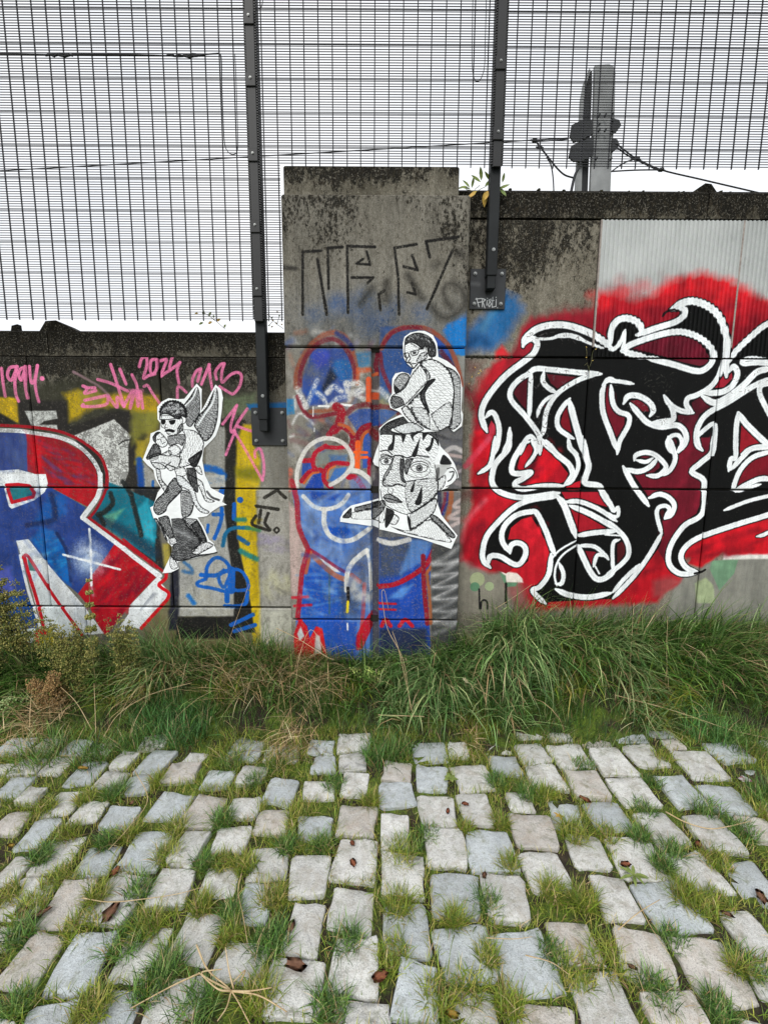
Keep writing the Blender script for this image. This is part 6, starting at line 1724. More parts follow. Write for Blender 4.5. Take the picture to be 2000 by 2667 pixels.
def blades(base, az, length, lean, droop, width, col, seg=4, tipcol=None):
    """arching tapered blades; lean = start tilt from upright, droop = bend gained along the blade"""
    n = len(base)
    ts = np.linspace(0, 1, seg + 1)
    P = np.empty((n, seg + 1, 3))
    P[:, 0] = base
    dirx, diry = np.cos(az), np.sin(az)
    for k in range(seg):
        t = (k + .5) / seg
        ang = lean + droop * t ** 1.3
        st = (length / seg)
        P[:, k + 1, 0] = P[:, k, 0] + np.sin(ang) * dirx * st
        P[:, k + 1, 1] = P[:, k, 1] + np.sin(ang) * diry * st
        P[:, k + 1, 2] = P[:, k, 2] + np.cos(ang) * st
    side = np.stack([-diry, dirx, np.zeros(n)], 1)
    tw = RNG.normal(0, .5, n)
    side = side * np.cos(tw)[:, None] + np.stack([dirx, diry, np.zeros(n)], 1) * np.sin(tw)[:, None] * .6
    V = np.empty((n, 2 * seg + 1, 3))
    C = np.empty((n, 2 * seg + 1, 3))
    for k in range(seg):
        wd = width * (1 - ts[k] ** 1.8) * (.75 + .25 * min(1, ts[k] * 4))
        V[:, 2 * k] = P[:, k] - side * wd[:, None] / 2
        V[:, 2 * k + 1] = P[:, k] + side * wd[:, None] / 2
        C[:, 2 * k] = C[:, 2 * k + 1] = col
    V[:, -1] = P[:, -1]
    C[:, -1] = col if tipcol is None else tipcol
    nv = 2 * seg + 1
    b = (np.arange(n) * nv)[:, None]
    F4 = np.concatenate([b + np.array([[2 * k, 2 * k + 1, 2 * k + 3, 2 * k + 2]]) for k in range(seg - 1)])
    F3 = b + np.array([[2 * seg - 2, 2 * seg - 1, 2 * seg]])
    return V.reshape(-1, 3), F4, F3, C.reshape(-1, 3)
class Turf:
    def __init__(s): s.V, s.F4, s.F3, s.C, s.n = [], [], [], [], 0
    def add(s, *a, **k):
        V, F4, F3, C = blades(*a, **k)
        s.V.append(V); s.F4.append(F4 + s.n); s.F3.append(F3 + s.n); s.C.append(C); s.n += len(V)
    def build(s, name, label, cat, m=None):
        o = obj_np(name, np.concatenate(s.V), [np.concatenate(s.F4), np.concatenate(s.F3)], m or M_GRASS, col=np.clip(np.concatenate(s.C), 0, 1))
        return tag(o, label, cat, kind='stuff')
GREEN = [(40, 66, 22), (50, 78, 27), (62, 92, 34), (74, 100, 44), (36, 58, 22), (94, 112, 60)]
GREEN_B = [(54, 80, 40), (68, 96, 50), (86, 112, 64), (44, 70, 32), (106, 124, 80), (122, 130, 88)]
LIME = [(72, 90, 22), (84, 98, 26), (96, 106, 34), (58, 78, 22), (106, 110, 44), (118, 110, 56)]
STRAW = [(134, 113, 82), (148, 128, 96), (118, 97, 68), (156, 140, 110), (104, 86, 58)]
def tuss(T, x, y, r, n, ln, az0, spread, lean, droop, wd, cols, z=None, seg=4, jit=.12, up=0.0):
    a = RNG.random(n) * 2 * math.pi
    q = r * np.sqrt(RNG.random(n))
    bx_, by = x + q * np.cos(a), y + q * np.sin(a)
    by = np.minimum(by, np.where((bx_ > XPL - .01) & (bx_ < XPR + .01), YP - .01, YW - .01))
    bz = ground_z(bx_, by) - .01 + up * RNG.random(n) if z is None else np.full(n, z)
    az = np.where(RNG.random(n) < spread, RNG.random(n) * 2 * math.pi, az0 + RNG.normal(0, .8, n))
    l = ln * (.45 + .75 * RNG.random(n))
    # blades rooted by the wall bend away from it
    tip = by + np.sin(az) * l * .7
    lim = np.where((bx_ > XPL - .05) & (bx_ < XPR + .05), YP, YW) - .012
    hit = tip > lim
    az = np.where(hit, -az, az)
    c = pal(cols, n, jit=jit) * (.45 + .8 * RNG.random((n, 1)))
    if cols is not STRAW:
        dd = RNG.random(n) < .08
        c[dd] = pal(STRAW, dd.sum()) * .72
    T.add(np.stack([bx_, by, bz], 1), az, l, np.abs(lean + RNG.normal(0, .3, n)), droop * (.4 + 1.1 * RNG.random(n)), wd * (.5 + 1.0 * RNG.random(n)), c, seg=seg)
bank = Turf()
n = 26000                            # thick low growth over the whole bank
x = RNG.uniform(-3.3, 3.3, n)
y = edge_y(x) - .05 + RNG.random(n) ** .8 * (YW - edge_y(x) + .05)
lim = np.where((x > XPL) & (x < XPR), YP, YW) - .012
y = np.minimum(y, lim - .004)
hgt = .07 + .07 * sstep((y - edge_y(x)) / .35) + .03 * wob(x * 2 + y * 3, .7)
az = RNG.random(n) * 2 * math.pi
az = np.where(RNG.random(n) < .5, -math.pi / 2 + RNG.normal(0, .8, n), az)
az = np.where(y + np.sin(az) * hgt * .5 > lim, -az, az)
cz = pal(GREEN, n) * (.35 + .55 * RNG.random((n, 1)))
dry = RNG.random(n) < .06
cz[dry] = pal(STRAW, dry.sum()) * .6
bank.add(np.stack([x, y, ground_z(x, y) - .01], 1), az, np.clip(hgt * (.6 + .8 * RNG.random(n)), .03, .3), np.abs(RNG.normal(.35, .3, n)), .9 * RNG.random(n) + .3, .0032 * (.6 + .9 * RNG.random(n)), cz, seg=3)
D = -math.pi / 2
# long arching tussocks: photo place (px, py of the root), radius, blades, length, lean heading, lean, droop
TUS = [(60, 1690, .16, 420, .36, D + .4, .5, 1.3, GREEN), (190, 1720, .15, 420, .38, D - .5, .6, 1.3, GREEN), (330, 1700, .14, 380, .34, D - .3, .6, 1.2, GREEN), (440, 1690, .12, 420, .36, D - .2, .5, 1.4, GREEN_B), (560, 1720, .12, 260, .26, D, .4, 1.2, GREEN), (640, 1720, .11, 420, .26, D, .3, 1.0, GREEN), (720, 1700, .10, 380, .28, D + .5, .3, 1.1, GREEN),
       (860, 1760, .12, 260, .22, D, .4, 1.2, GREEN), (960, 1740, .12, 380, .28, D + .3, .4, 1.2, GREEN), (1040, 1730, .14, 520, .36, D - .5, .5, 1.4, GREEN_B), (1130, 1720, .14, 560, .40, D - .6, .5, 1.4, GREEN_B), (1210, 1690, .13, 480, .38, D - .4, .5, 1.4, GREEN), (1290, 1640, .13, 560, .40, D - .25, .5, 1.5, GREEN_B), (1380, 1620, .14, 600, .42, D - .3, .55, 1.5, GREEN_B), (1470, 1610, .14, 560, .40, D, .5, 1.5, GREEN),
       (1560, 1615, .14, 560, .40, D + .2, .5, 1.5, GREEN_B), (1650, 1615, .14, 560, .40, D + .4, .5, 1.5, GREEN), (1750, 1610, .14, 520, .40, D + .5, .5, 1.5, GREEN), (1850, 1610, .14, 480, .36, D + .6, .5, 1.4, GREEN), (1950, 1600, .14, 460, .34, D + .5, .5, 1.3, GREEN), (2060, 1610, .16, 460, .36, D, .5, 1.4, GREEN), (-60, 1700, .16, 420, .36, D, .5, 1.3, GREEN)]
for px, py, r, n, ln, hd_, le, dr, cs in TUS:
    X, Z = W(px, py, 2.52)
    hd_ += random.uniform(-.7, .7); ln *= random.uniform(.75, 1.15); X += random.uniform(-.04, .04)
    tuss(bank, X, random.uniform(2.42, 2.52), r * .8, int(n * .8), ln, hd_, .3, le, dr, .0088, cs)
    tuss(bank, X + random.uniform(-.1, .1), random.uniform(2.25, 2.4), r * .9, int(n * .35), ln * random.uniform(.6, .95), hd_ + random.uniform(-.8, .8), .4, le, dr, .0078, cs if random.random() < .6 else LIME)
for px in range(-250, 2300, 24):     # upright fringe in front of the wall
    X, _ = W(px, 1640, 2.58)
    YY_ = (2.48 if 740 < px < 1215 else 2.58) + random.uniform(-.06, 0)
    tuss(bank, X, YY_, .05, 32, random.uniform(.2, .36), D, .75, .25, .6, .0045, GREEN)
for px, py, r, n, ln, cs in ((480, 1900, .14, 620, .16, [(44, 78, 34), (54, 92, 42), (40, 66, 30), (66, 100, 52)]), (400, 1870, .12, 420, .15, [(44, 78, 34), (54, 92, 42), (66, 100, 52)]), (250, 1960, .10, 300, .14, GREEN), (120, 1960, .12, 320, .18, GREEN), (360, 1930, .09, 260, .13, GREEN), (830, 1850, .1, 300, .14, GREEN), (990, 1960, .09, 420, .12, [(46, 72, 28), (58, 86, 36), (70, 98, 42)]), (1040, 1950, .07, 260, .11, GREEN), (1230, 1890, .11, 300, .13, LIME), (1330, 1870, .11, 360, .15, GREEN), (1440, 1880, .1, 300, .15, GREEN), (1500, 1860, .1, 260, .14, GREEN), (1830, 1900, .12, 520, .17, [(62, 98, 46), (74, 110, 56), (52, 84, 40)]), (1930, 1930, .12, 420, .16, GREEN), (1700, 1870, .1, 260, .13, LIME), (1650, 1800, .1, 260, .17, GREEN), (1990, 2070, .08, 300, .12, GREEN), (620, 1940, .1, 300, .11, LIME), (740, 1960, .1, 300, .10, LIME), (700, 1780, .1, 260, .16, GREEN), (1100, 1800, .12, 420, .22, GREEN_B), (1200, 1790, .12, 420, .24, GREEN_B)):
    x_, y_ = G(px, py, .02)
    tuss(bank, x_, min(y_, 2.4), r, n, ln, D, .9, .45, .9, .0036, cs, seg=3)
for px, hh in ((380, .42), (430, .48), (460, .4), (500, .3), (20, .4), (90, .36), (240, .34), (680, .34), (1240, .34), (1330, .4), (1500, .36), (1640, .42), (1760, .38), (1850, .4), (1960, .4)):
    X, _ = W(px, 1640, 2.5)
    tuss(bank, X, 2.47, .07, 70, hh, random.uniform(0, 6.28), .8, .25, .9, .008, GREEN_B)
bank.build('bank_grass', 'thick green grass arching over the bank along the wall foot', 'grass')

straw = Turf()
for px, py, r, n, ln, hd_ in ((720, 1790, .16, 170, .34, .2), (640, 1800, .14, 110, .34, 2.6), (820, 1800, .12, 100, .3, .3), (760, 1900, .12, 110, .2, D), (700, 1700, .08, 26, .36, .6), (560, 1680, .1, 50, .3, D), (1900, 1730, .14, 150, .36, D + .6), (1980, 1740, .14, 130, .34, D + .5), (1780, 1700, .1, 60, .34, D + .6), (1420, 1740, .08, 50, .3, D), (1640, 1830, .1, 50, .26, D), (380, 1800, .14, 80, .3, D), (130, 1830, .14, 190, .2, D - .4), (180, 1800, .12, 160, .18, D), (1230, 1910, .05, 30, .12, D), (60, 1880, .1, 50, .3, D + .6), (1150, 1700, .1, 30, .32, D)):
    x_, y_ = G(px, py, .1)
    tuss(straw, x_, min(y_, 2.46), r, int(n * 1.5), ln, hd_, .4, 1.1, .6, .003, STRAW, seg=4, up=.12)
straw.build('dry_grass', 'bleached straw coloured grass lying among the green', 'grass')

# grass and moss in the joints of the paving
joint = Turf()
def gap_pts(n, ymin=.25, ymax=2.16, c=.003):
    M_ = np.zeros((int(5.2 / c), int((ymax - ymin) / c)), bool)
    for sx, sy, a, b2 in S_:
        i0, i1 = int((sx - a + .006 + 2.6) / c), int((sx + a - .006 + 2.6) / c)
        j0, j1 = int((sy - b2 + .006 - ymin) / c), int((sy + b2 - .006 - ymin) / c)
        M_[max(i0, 0):max(i1, 0), max(j0, 0):max(j1, 0)] = True
    q = np.argwhere(~M_)
    q = q[RNG.integers(0, len(q), n)] + RNG.random((n, 2))
    return q * c + np.array([-2.6, ymin])
gp = gap_pts(80000)
dens = .5 + .5 * wob(gp[:, 0] * 1.7 + np.sin(gp[:, 1] * 4.3) * .9, 2.2) + .35 * wob(gp[:, 1] * 2.3 + gp[:, 0], 5.1) - .05 * np.clip(gp[:, 0], -1, 1.5) + .25 * np.clip(gp[:, 1] - 1.5, 0, 1)
keep = RNG.random(len(gp)) < np.clip(dens, .22, 1.)
g_ = gp[keep]; n = len(g_)
ln = np.clip(.016 + .026 * RNG.random(n) + .02 * np.clip(dens[keep], 0, 1.2), .012, .07)
c_ = pal(LIME, n) * (.6 + .6 * RNG.random((n, 1)))
dr_ = RNG.random(n) < .06
c_[dr_] = pal(STRAW, dr_.sum()) * .8
joint.add(np.stack([g_[:, 0], g_[:, 1], np.full(n, -.008)], 1), RNG.random(n) * 2 * math.pi, ln, np.abs(RNG.normal(.45, .35, n)), .4 + .9 * RNG.random(n), .0026 * (.6 + .8 * RNG.random(n)), c_, seg=3)
# fuller tufts read off the photograph
TP = [(960, 545), (720, 520), (460, 460), (500, 250), (680, 200), (1100, 200), (1390, 480), (880, 560), (600, 680), (250, 620), (540, 900), (720, 1010), (1170, 900), (1500, 890), (960, 370), (760, 410), (370, 270), (200, 310), (180, 520), (90, 870), (350, 830), (640, 830), (1300, 330), (1600, 290), (1180, 700), (1060, 560), (80, 1180), (400, 1180), (840, 1190), (1120, 1130), (1430, 1180), (650, 1090), (30, 700), (300, 420), (560, 430), (870, 740), (1000, 780), (1240, 480), (1000, 120), (1180, 130), (1440, 210), (120, 760), (420, 700), (990, 870)]
TQ = [(500, 380), (540, 560), (960, 430), (820, 420), (620, 250), (860, 130), (1160, 200), (1120, 320), (720, 680), (860, 720), (1200, 560), (1380, 750), (1240, 880), (360, 1090), (540, 1170), (960, 960), (730, 940), (1180, 1120), (1440, 1190), (1580, 1010), (1430, 540), (1600, 300), (1400, 330), (1250, 500), (110, 480), (70, 520), (190, 420), (300, 800), (40, 960), (440, 730), (450, 960), (840, 1030), (60, 740), (240, 1120), (1540, 420), (1300, 690), (1440, 720), (480, 200), (350, 400), (1200, 90), (1530, 1000), (1640, 350), (1100, 440), (700, 260)]
for lst, ox in ((TP, 0), (TQ, 1000)):
    for cx, cy in lst:
        x_, y_ = G(ox + cx * .6028, 1900 + (cy + 28) * .6028)
        nn = random.randint(240, 420)
        r = random.uniform(.03, .06)
        tuss(joint, x_, y_, r, nn, random.uniform(.045, .078), random.uniform(0, 6.28), .9, .6, .8, .0027, random.choice([LIME, LIME, GREEN]), z=-.006, seg=3, jit=.16)
joint.build('joint_grass', 'short lime green grass and moss growing between the setts', 'grass')

# ------------------------------------------------------------------ weeds and small things
M_LEAF = leafy('weed_leaf', .6, .2)
def weed(name, label, x, y, h, nst, spread, head, seed, group=None, flower=((150, 148, 92), (176, 170, 112), (128, 124, 70)), headlen=.5, dens=60, lean=0.0):
    """upright weed: stems, narrow leaves, fluffy seed heads"""
    rr = np.random.default_rng(seed)
    zb = float(ground_z(x, y)) - .01
    t = empty(name, (x, y, zb))
    tag(t, label, 'weed', group)
    heads, HC, LV = [], [], []
    M_ST_ = M_STEM
    for s in range(nst):
        a = rr.random() * 6.28
        sp = spread * rr.random()
        top = np.array([x + math.cos(a) * sp + lean * h, y - abs(math.sin(a)) * sp * .8, zb + h * rr.uniform(.7, 1.0)])
        base = np.array([x + math.cos(a) * .012, y + math.sin(a) * .012, zb])
        mid = (base + top) / 2 + np.array([rr.normal(0, .015), rr.normal(0, .015) - .01, .02])
        P = catmull(np.array([base, mid, top]), 5)
        bm = bmesh.new()
        tube(bm, [tuple(p) for p in P], [.0034 * (1 - .7 * i / (len(P) - 1)) for i in range(len(P))], 5)
        obj_bm('stem', bm, M_ST_, t, True)
        # leaves
        k = int(48 * h / .5)
        tt = rr.uniform(.05, .75, k)
        q = np.array([P[int(v * (len(P) - 1))] for v in tt])
        LV.append(q)
        # seed head: many tiny bobbles on side twigs
        m_ = dens
        u = rr.uniform(1 - headlen, 1.03, m_)
        cpos = np.array([P[min(int(v * (len(P) - 1)), len(P) - 1)] for v in u])
        rad = head * (1.05 - .6 * (u - (1 - headlen)) / headlen) * np.sqrt(rr.random(m_))
        aa = rr.random(m_) * 6.28
        cpos = cpos + np.stack([np.cos(aa) * rad, np.sin(aa) * rad, rr.uniform(-.2, .8, m_) * rad], 1)
        heads.append(cpos)
    q = np.concatenate(LV)
    T = Turf()
    n = len(q)
    T.add(q, rr.random(n) * 6.28, rr.uniform(.04, .09, n), rr.uniform(.6, 1.2, n), rr.uniform(.2, .9, n), rr.uniform(.004, .010, n), pal([(56, 72, 32), (68, 84, 40), (84, 92, 50)], n), seg=3)
    o = obj_np('leaves', np.concatenate(T.V), [np.concatenate(T.F4), np.concatenate(T.F3)], M_LEAF, t, col=np.clip(np.concatenate(T.C), 0, 1))
    o['kind'] = 'stuff'
    c = np.concatenate(heads)
    n = len(c)
    # tiny octahedral bobbles
    o8 = np.array([(1, 0, 0), (-1, 0, 0), (0, 1, 0), (0, -1, 0), (0, 0, 1.3), (0, 0, -1.3)])
    f8 = np.array([(0, 2, 4), (2, 1, 4), (1, 3, 4), (3, 0, 4), (2, 0, 5), (1, 2, 5), (3, 1, 5), (0, 3, 5)])
    r = rr.uniform(.0024, .0056, n)
    V = c[:, None, :] + o8[None] * r[:, None, None]
    F = (f8[None] + (np.arange(n) * 6)[:, None, None]).reshape(-1, 3)
    o = obj_np('seed_head', V.reshape(-1, 3), [F], M_LEAF, t, col=np.repeat(np.clip(pal(flower, n, jit=.2), 0, 1), 6, 0))
    o['kind'] = 'stuff'
    return t
M_STEM, n_, b_ = mat('weed_stem')
L(n_, ramp(n_, noise(n_, 30, 3, .5, geo(n_)), [(.3, s2l((84, 92, 54))), (.7, s2l((128, 118, 78)))]), b_.inputs['Base Color'])
OLV = ((82, 84, 40), (98, 96, 48), (66, 70, 32), (112, 106, 60))
GRP = 'seeding weeds at the foot of the left wall'
for i, (px, py, h, nst, sp, hd, lab, dn, hl) in enumerate(((110, 1720, .84, 7, .2, .07, 'pale seeding weed leaning across the white letter leg at the far left', 700, .6), (205, 1745, .62, 4, .13, .06, 'loose branching weed left of the upright golden plume', 380, .6), (290, 1745, .76, 1, .0, .034, 'single upright golden plume of a seeding weed', 1500, .55),
                                                          (360, 1760, .52, 7, .12, .045, 'bushy low seeding weed right of the golden plume', 330, .8), (240, 1790, .48, 7, .13, .05, 'low dense seeding weed below the golden plume', 330, .8), (30, 1760, .62, 6, .14, .055, 'seeding weed low at the left edge of the view', 300, .6))):
    x_, _ = W(px, py, 2.42)
    weed('seeding_weed', lab, x_, 2.36 - .03 * (i % 3), h, nst, sp, hd, 40 + i, GRP, OLV, hl, dn, lean=-.18 if i == 0 else 0)
x_, _ = W(150, 1800, 2.28)
weed('seeding_weed', 'brown withered bushy weed at the left edge of the paving', x_, 2.26, .26, 9, .12, .055, 70, None, ((104, 82, 52), (90, 70, 42), (120, 98, 64)), .8, 300)
x_, _ = W(965, 1730, 2.4)
weed('seeding_weed', 'pale green flowering weed in the grass before the pillar', x_, 2.38, .16, 6, .12, .03, 71, None, ((120, 138, 74), (146, 158, 92), (96, 118, 58)), .6, 60)
x_, _ = W(30, 1850, 2.2)
weed('seeding_weed', 'low grey green weed at the left edge beside the paving', x_, 2.22, .16, 6, .1, .04, 73, None, ((96, 112, 72), (120, 132, 92)), .8, 70)

def leafmesh(bm, c, d, up, ln, wd, curl=.15):
    d, up = Vector(d).normalized(), Vector(up).normalized()
    s = d.cross(up).normalized()
    up = s.cross(d)
    c = Vector(c)
    rows = []
    for t, k in ((0, .05), (.25, .8), (.5, 1.), (.75, .7), (1., .02)):
        m = c + d * ln * t + up * (-curl * ln * t * t)
        rows.append((bm.verts.new(m - s * wd * .5 * k + up * wd * .12 * k), bm.verts.new(m), bm.verts.new(m + s * wd * .5 * k + up * wd * .12 * k)))
    for a, b in zip(rows[:-1], rows[1:]):
        bm.faces.new((a[0], a[1], b[1], b[0])); bm.faces.new((a[1], a[2], b[2], b[1]))
def leafmat(name, c1, c2):
    m, n, b = mat(name)
    L(n, ramp(n, noise(n, 40, 4, .6, geo(n)), [(.3, s2l(c1)), (.7, s2l(c2))]), b.inputs['Base Color'])
    b.inputs['Roughness'].default_value = .6
    return m
ML_G, ML_Y, ML_B, ML_R = leafmat('green_leaf', (84, 108, 48), (136, 148, 76)), leafmat('yellowing_leaf', (160, 140, 50), (206, 160, 76)), leafmat('brown_dead_leaf', (120, 86, 66), (166, 124, 98)), leafmat('rust_dead_leaf', (132, 78, 52), (178, 112, 80))
def sprig(name, label, pts, Y, leaves, r=.0016, cat='plant', group=None):
    t = empty(name, (W(*pts[0][0], Y)[0], Y, W(*pts[0][0], Y)[1]))
    tag(t, label, cat, group)
    for P in pts:
        q = catmull(np.array([W(x, y, Y) for x, y in P]), 4)
        bm = bmesh.new()
        tube(bm, [(x, Y - .01 * math.sin(i * .7), z) for i, (x, z) in enumerate(q)], r, 5)
        obj_bm('stem', bm, M_STEM, t, True)
    for (px, py, ang, ln, wd, m) in leaves:
        x, z = W(px, py, Y)
        bm = bmesh.new()
        a = math.radians(ang)
        leafmesh(bm, (x, Y - random.uniform(0, .02), z), (math.cos(a), random.uniform(-.35, .1), math.sin(a)), (0, -1, .4), ln, wd, random.uniform(-.1, .3))
        obj_bm('leaf', bm, m, t, True)
    return t
k = .48222
sprig('wall_plant', 'small twig with green and ochre leaves on top of the left wall', [[(588, 858), (570, 842), (550, 826), (532, 815)], [(560, 835), (545, 822)]], YW + .05,
      [(531, 822, 80, .03, .018, ML_G), (545, 824, 60, .028, .018, ML_G), (520, 818, 190, .026, .014, ML_Y), (533, 842, 200, .032, .018, ML_G), (545, 845, 20, .03, .02, ML_Y), (566, 838, 40, .03, .02, ML_Y), (585, 855, 70, .026, .014, ML_G), (560, 830, 100, .02, .012, ML_G)])
sprig('wall_plant', 'tiny leaved twig between the left post and the pillar', [[(738, 856), (722, 845), (710, 832), (702, 822)], [(722, 845), (728, 825)], [(712, 835), (704, 846)]], YW + .05,
      [(x_, y_, a_, .015, .01, ML_G if i % 2 else ML_Y) for i, (x_, y_, a_) in enumerate(((702, 822, 140), (708, 830, 60), (716, 838, 170), (728, 826, 70), (733, 848, 20), (704, 846, 220), (712, 850, 250), (736, 838, 80), (722, 845, 120), (699, 834, 180), (725, 818, 100)))])
sprig('wall_plant', 'leafy green and orange plant growing by the right post on the pillar shoulder', [[(1230, 508), (1238, 492), (1250, 480)], [(1240, 500), (1262, 488), (1276, 470)], [(1235, 505), (1222, 496), (1212, 488)], [(1260, 500), (1280, 497), (1300, 492)]], YW - .03,
      [(1250, 480, 150, 0.068, 0.022, ML_G), (1252, 474, 100, 0.068, 0.022, ML_G), (1262, 486, 40, 0.068, 0.026, ML_G), (1275, 470, 130, 0.054, 0.022, ML_G), (1225, 494, 160, 0.068, 0.016, ML_G), (1222, 492, 130, 0.061, 0.016, ML_G), (1216, 490, 190, 0.061, 0.016, ML_G), (1228, 490, 80, 0.061, 0.016, ML_G), (1240, 500, 220, 0.068, 0.022, ML_Y), (1262, 500, 270, 0.081, 0.029, ML_Y), (1270, 498, 250, 0.074, 0.026, ML_Y), (1280, 500, 320, 0.068, 0.022, ML_G), (1295, 495, 10, 0.068, 0.022, ML_G), (1300, 492, 300, 0.068, 0.022, ML_G), (1306, 480, 80, 0.054, 0.016, ML_G), (1236, 510, 200, 0.054, 0.019, ML_Y)])
sprig('wall_weed', 'thin dry weed growing from the joint beside the crouching man', [[(1232, 1065), (1227, 1040), (1222, 1015), (1226, 985), (1240, 955)], [(1226, 1020), (1242, 1000), (1244, 975)], [(1222, 1015), (1215, 1000)], [(1229, 1045), (1236, 1062)]], YW - .006,
      [(1226, 985, 60, .014, .006, ML_Y), (1242, 975, 30, .016, .006, ML_Y), (1238, 960, 130, .014, .006, ML_Y), (1246, 966, 10, .014, .006, ML_Y), (1222, 1000, 190, .012, .005, ML_Y), (1250, 970, 40, .012, .005, ML_Y)], .0011, 'weed')
sprig('wall_weed', 'wispy dead weed on the vertical joint inside the black letter', [[(1533, 990), (1532, 960), (1528, 935), (1524, 908)], [(1532, 960), (1540, 935), (1546, 912)], [(1530, 945), (1520, 952)]], YW - .006,
      [(1524, 908, 120, .012, .005, ML_Y), (1546, 912, 30, .012, .005, ML_Y), (1528, 930, 200, .012, .005, ML_Y), (1540, 940, 20, .012, .005, ML_Y)], .0011, 'weed')
# broad-leaved seedlings between the setts
def rosette(label, px, py, n, ln, wd, m=None, lift=.35):
    x, y = G(px, py)
    t = empty('seedling', (x, y, 0))
    tag(t, label, 'plant')
    for i in range(n):
        a = i * 2.4 + random.uniform(-.2, .2)
        bm = bmesh.new()
        leafmesh(bm, (x, y, .012 + .004 * (i % 3)), (math.cos(a), math.sin(a), lift + random.uniform(-.1, .15)), (0, 0, 1), ln * random.uniform(.7, 1.1), wd, .3)
        obj_bm('leaf', bm, m or ML_G, t, True)
rosette('green narrow leaved seedling between setts on the right', 1648, 2290, 8, .055, .012)
rosette('small bright green clover seedling among the far setts', 1172, 2036, 7, .04, .02)
rosette('tiny yellowish seedling by the lower middle joint', 1455, 2135, 5, .025, .01, ML_Y)
# fallen leaves
def dead_leaf(label, px, py, ln, wd, m, seed):
    rr = random.Random(seed)
    x, y = G(px, py)
    a = rr.random() * 6.28
    bm = bmesh.new()
    n = 11
    c = bm.verts.new((x, y, .014))
    ring = []
    for i in range(n):
        t = i / n * 6.283
        r = (1 + .15 * math.cos(t * 5 + seed)) * rr.uniform(.85, 1.1)
        u, v = math.cos(t) * ln * .5 * r, math.sin(t) * wd * .5 * r
        ring.append(bm.verts.new((x + u * math.cos(a) - v * math.sin(a), y + u * math.sin(a) + v * math.cos(a), (.014 + rr.uniform(0, .003) + .25 * max(0, abs(v) - wd * .3)))))
    for i in range(n): bm.faces.new((c, ring[i], ring[(i + 1) % n]))
    bmesh.ops.solidify(bm, geom=bm.faces[:], thickness=.0006)
    return tag(obj_bm('fallen_leaf', bm, m, smooth=True), label, 'leaf', 'fallen leaves on the setts')
for i, (ox, cx, cy, l, w_, m, lab) in enumerate(((0, 498, 630, .05, .036, ML_R, 'rust brown leaf in the joint at mid left'), (0, 480, 805, .075, .05, ML_B, 'large pale brown leaf on the sett left of centre'), (0, 185, 808, .06, .03, ML_B, 'brown leaf lying between setts at the lower left'), (0, 1525, 590, .035, .03, ML_R, 'rust leaf on the sett edge at the centre'), (0, 1522, 505, .03, .022, ML_R, 'small rust leaf fragment above the centre leaf'), (0, 1260, 865, .04, .03, ML_B, 'curled brown leaf left of the bottom centre joint'), (0, 1280, 1035, .07, .045, ML_B, 'flat faded brown leaf on the bottom centre sett'), (0, 1640, 1085, .05, .04, ML_R, 'rust leaf at the bottom centre joint'),
                                                     (0, 50, 515, .035, .022, ML_Y, 'yellow leaf at the left edge'), (0, 360, 178, .06, .03, ML_Y, 'ochre leaf on a far left sett'), (0, 570, 330, .03, .024, ML_B, 'brown leaf among the left tufts'), (0, 95, 800, .04, .03, ML_B, 'brown leaf tucked beside the lower left setts'),
                                                     (1000, 350, 335, .035, .028, ML_R, 'orange leaf on a sett right of centre'), (1000, 868, 315, .06, .03, ML_R, 'rust leaf in the dark joint on the right'), (1000, 1042, 598, .045, .032, ML_R, 'orange leaf beside the green seedling'), (1000, 432, 645, .03, .022, ML_B, 'small brown leaf in the centre joint'), (1000, 1625, 735, .06, .04, ML_B, 'brown leaf on the sett at the right edge'), (1000, 1480, 815, .04, .02, ML_B, 'brown leaf in the grass joint at the right'), (1000, 1355, 508, .05, .03, ML_R, 'rust crumpled leaf in the joint at far right'), (1000, 295, 1250, .04, .03, ML_Y, 'ochre leaf at the bottom edge right of centre'), (1000, 1070, 1045, .03, .02, ML_B, 'small tan leaf on the lower right sett'), (1000, 275, 365, .03, .02, ML_R, 'faded pink brown leaf on a small sett'))):
    dead_leaf(lab, ox + cx * .6028, 1900 + cy * .6028, l, w_ * .8, m, i + 3)
# dry stalks
M_STRAW, n_, b_ = mat('dry_stalk')
L(n_, ramp(n_, noise(n_, 30, 4, .6, geo(n_)), [(.3, s2l((166, 138, 96))), (.7, s2l((208, 186, 146)))]), b_.inputs['Base Color'])
def stalk(label, P, z=.022, r=.0018, name='dry_stalk'):
    q = []
    for p in P:
        x, y = G(p[0], p[1], p[2] if len(p) > 2 else z)
        q.append((x, y, p[2] if len(p) > 2 else z))
    q = catmull(np.array(q), 5)
    bm = bmesh.new()
    tube(bm, [tuple(v) for v in q], [r * (1 - .45 * i / (len(q) - 1)) for i in range(len(q))], 5)
    return tag(obj_bm(name, bm, M_STRAW, smooth=True), label, 'stalk')
pp = lambda ox, *a: [(ox + x * .6028, 1900 + y * .6028, *z) for x, y, *z in a]
stalk('long bent dry stalk lying across the left setts', pp(0, (355, 728), (470, 745), (600, 735), (760, 712), (880, 680)))
t = empty('dry_stalk_clump', (*G(605, 2585), 0))
tag(t, 'uprooted clump of branching dry stalks at the bottom left of centre', 'stalk')
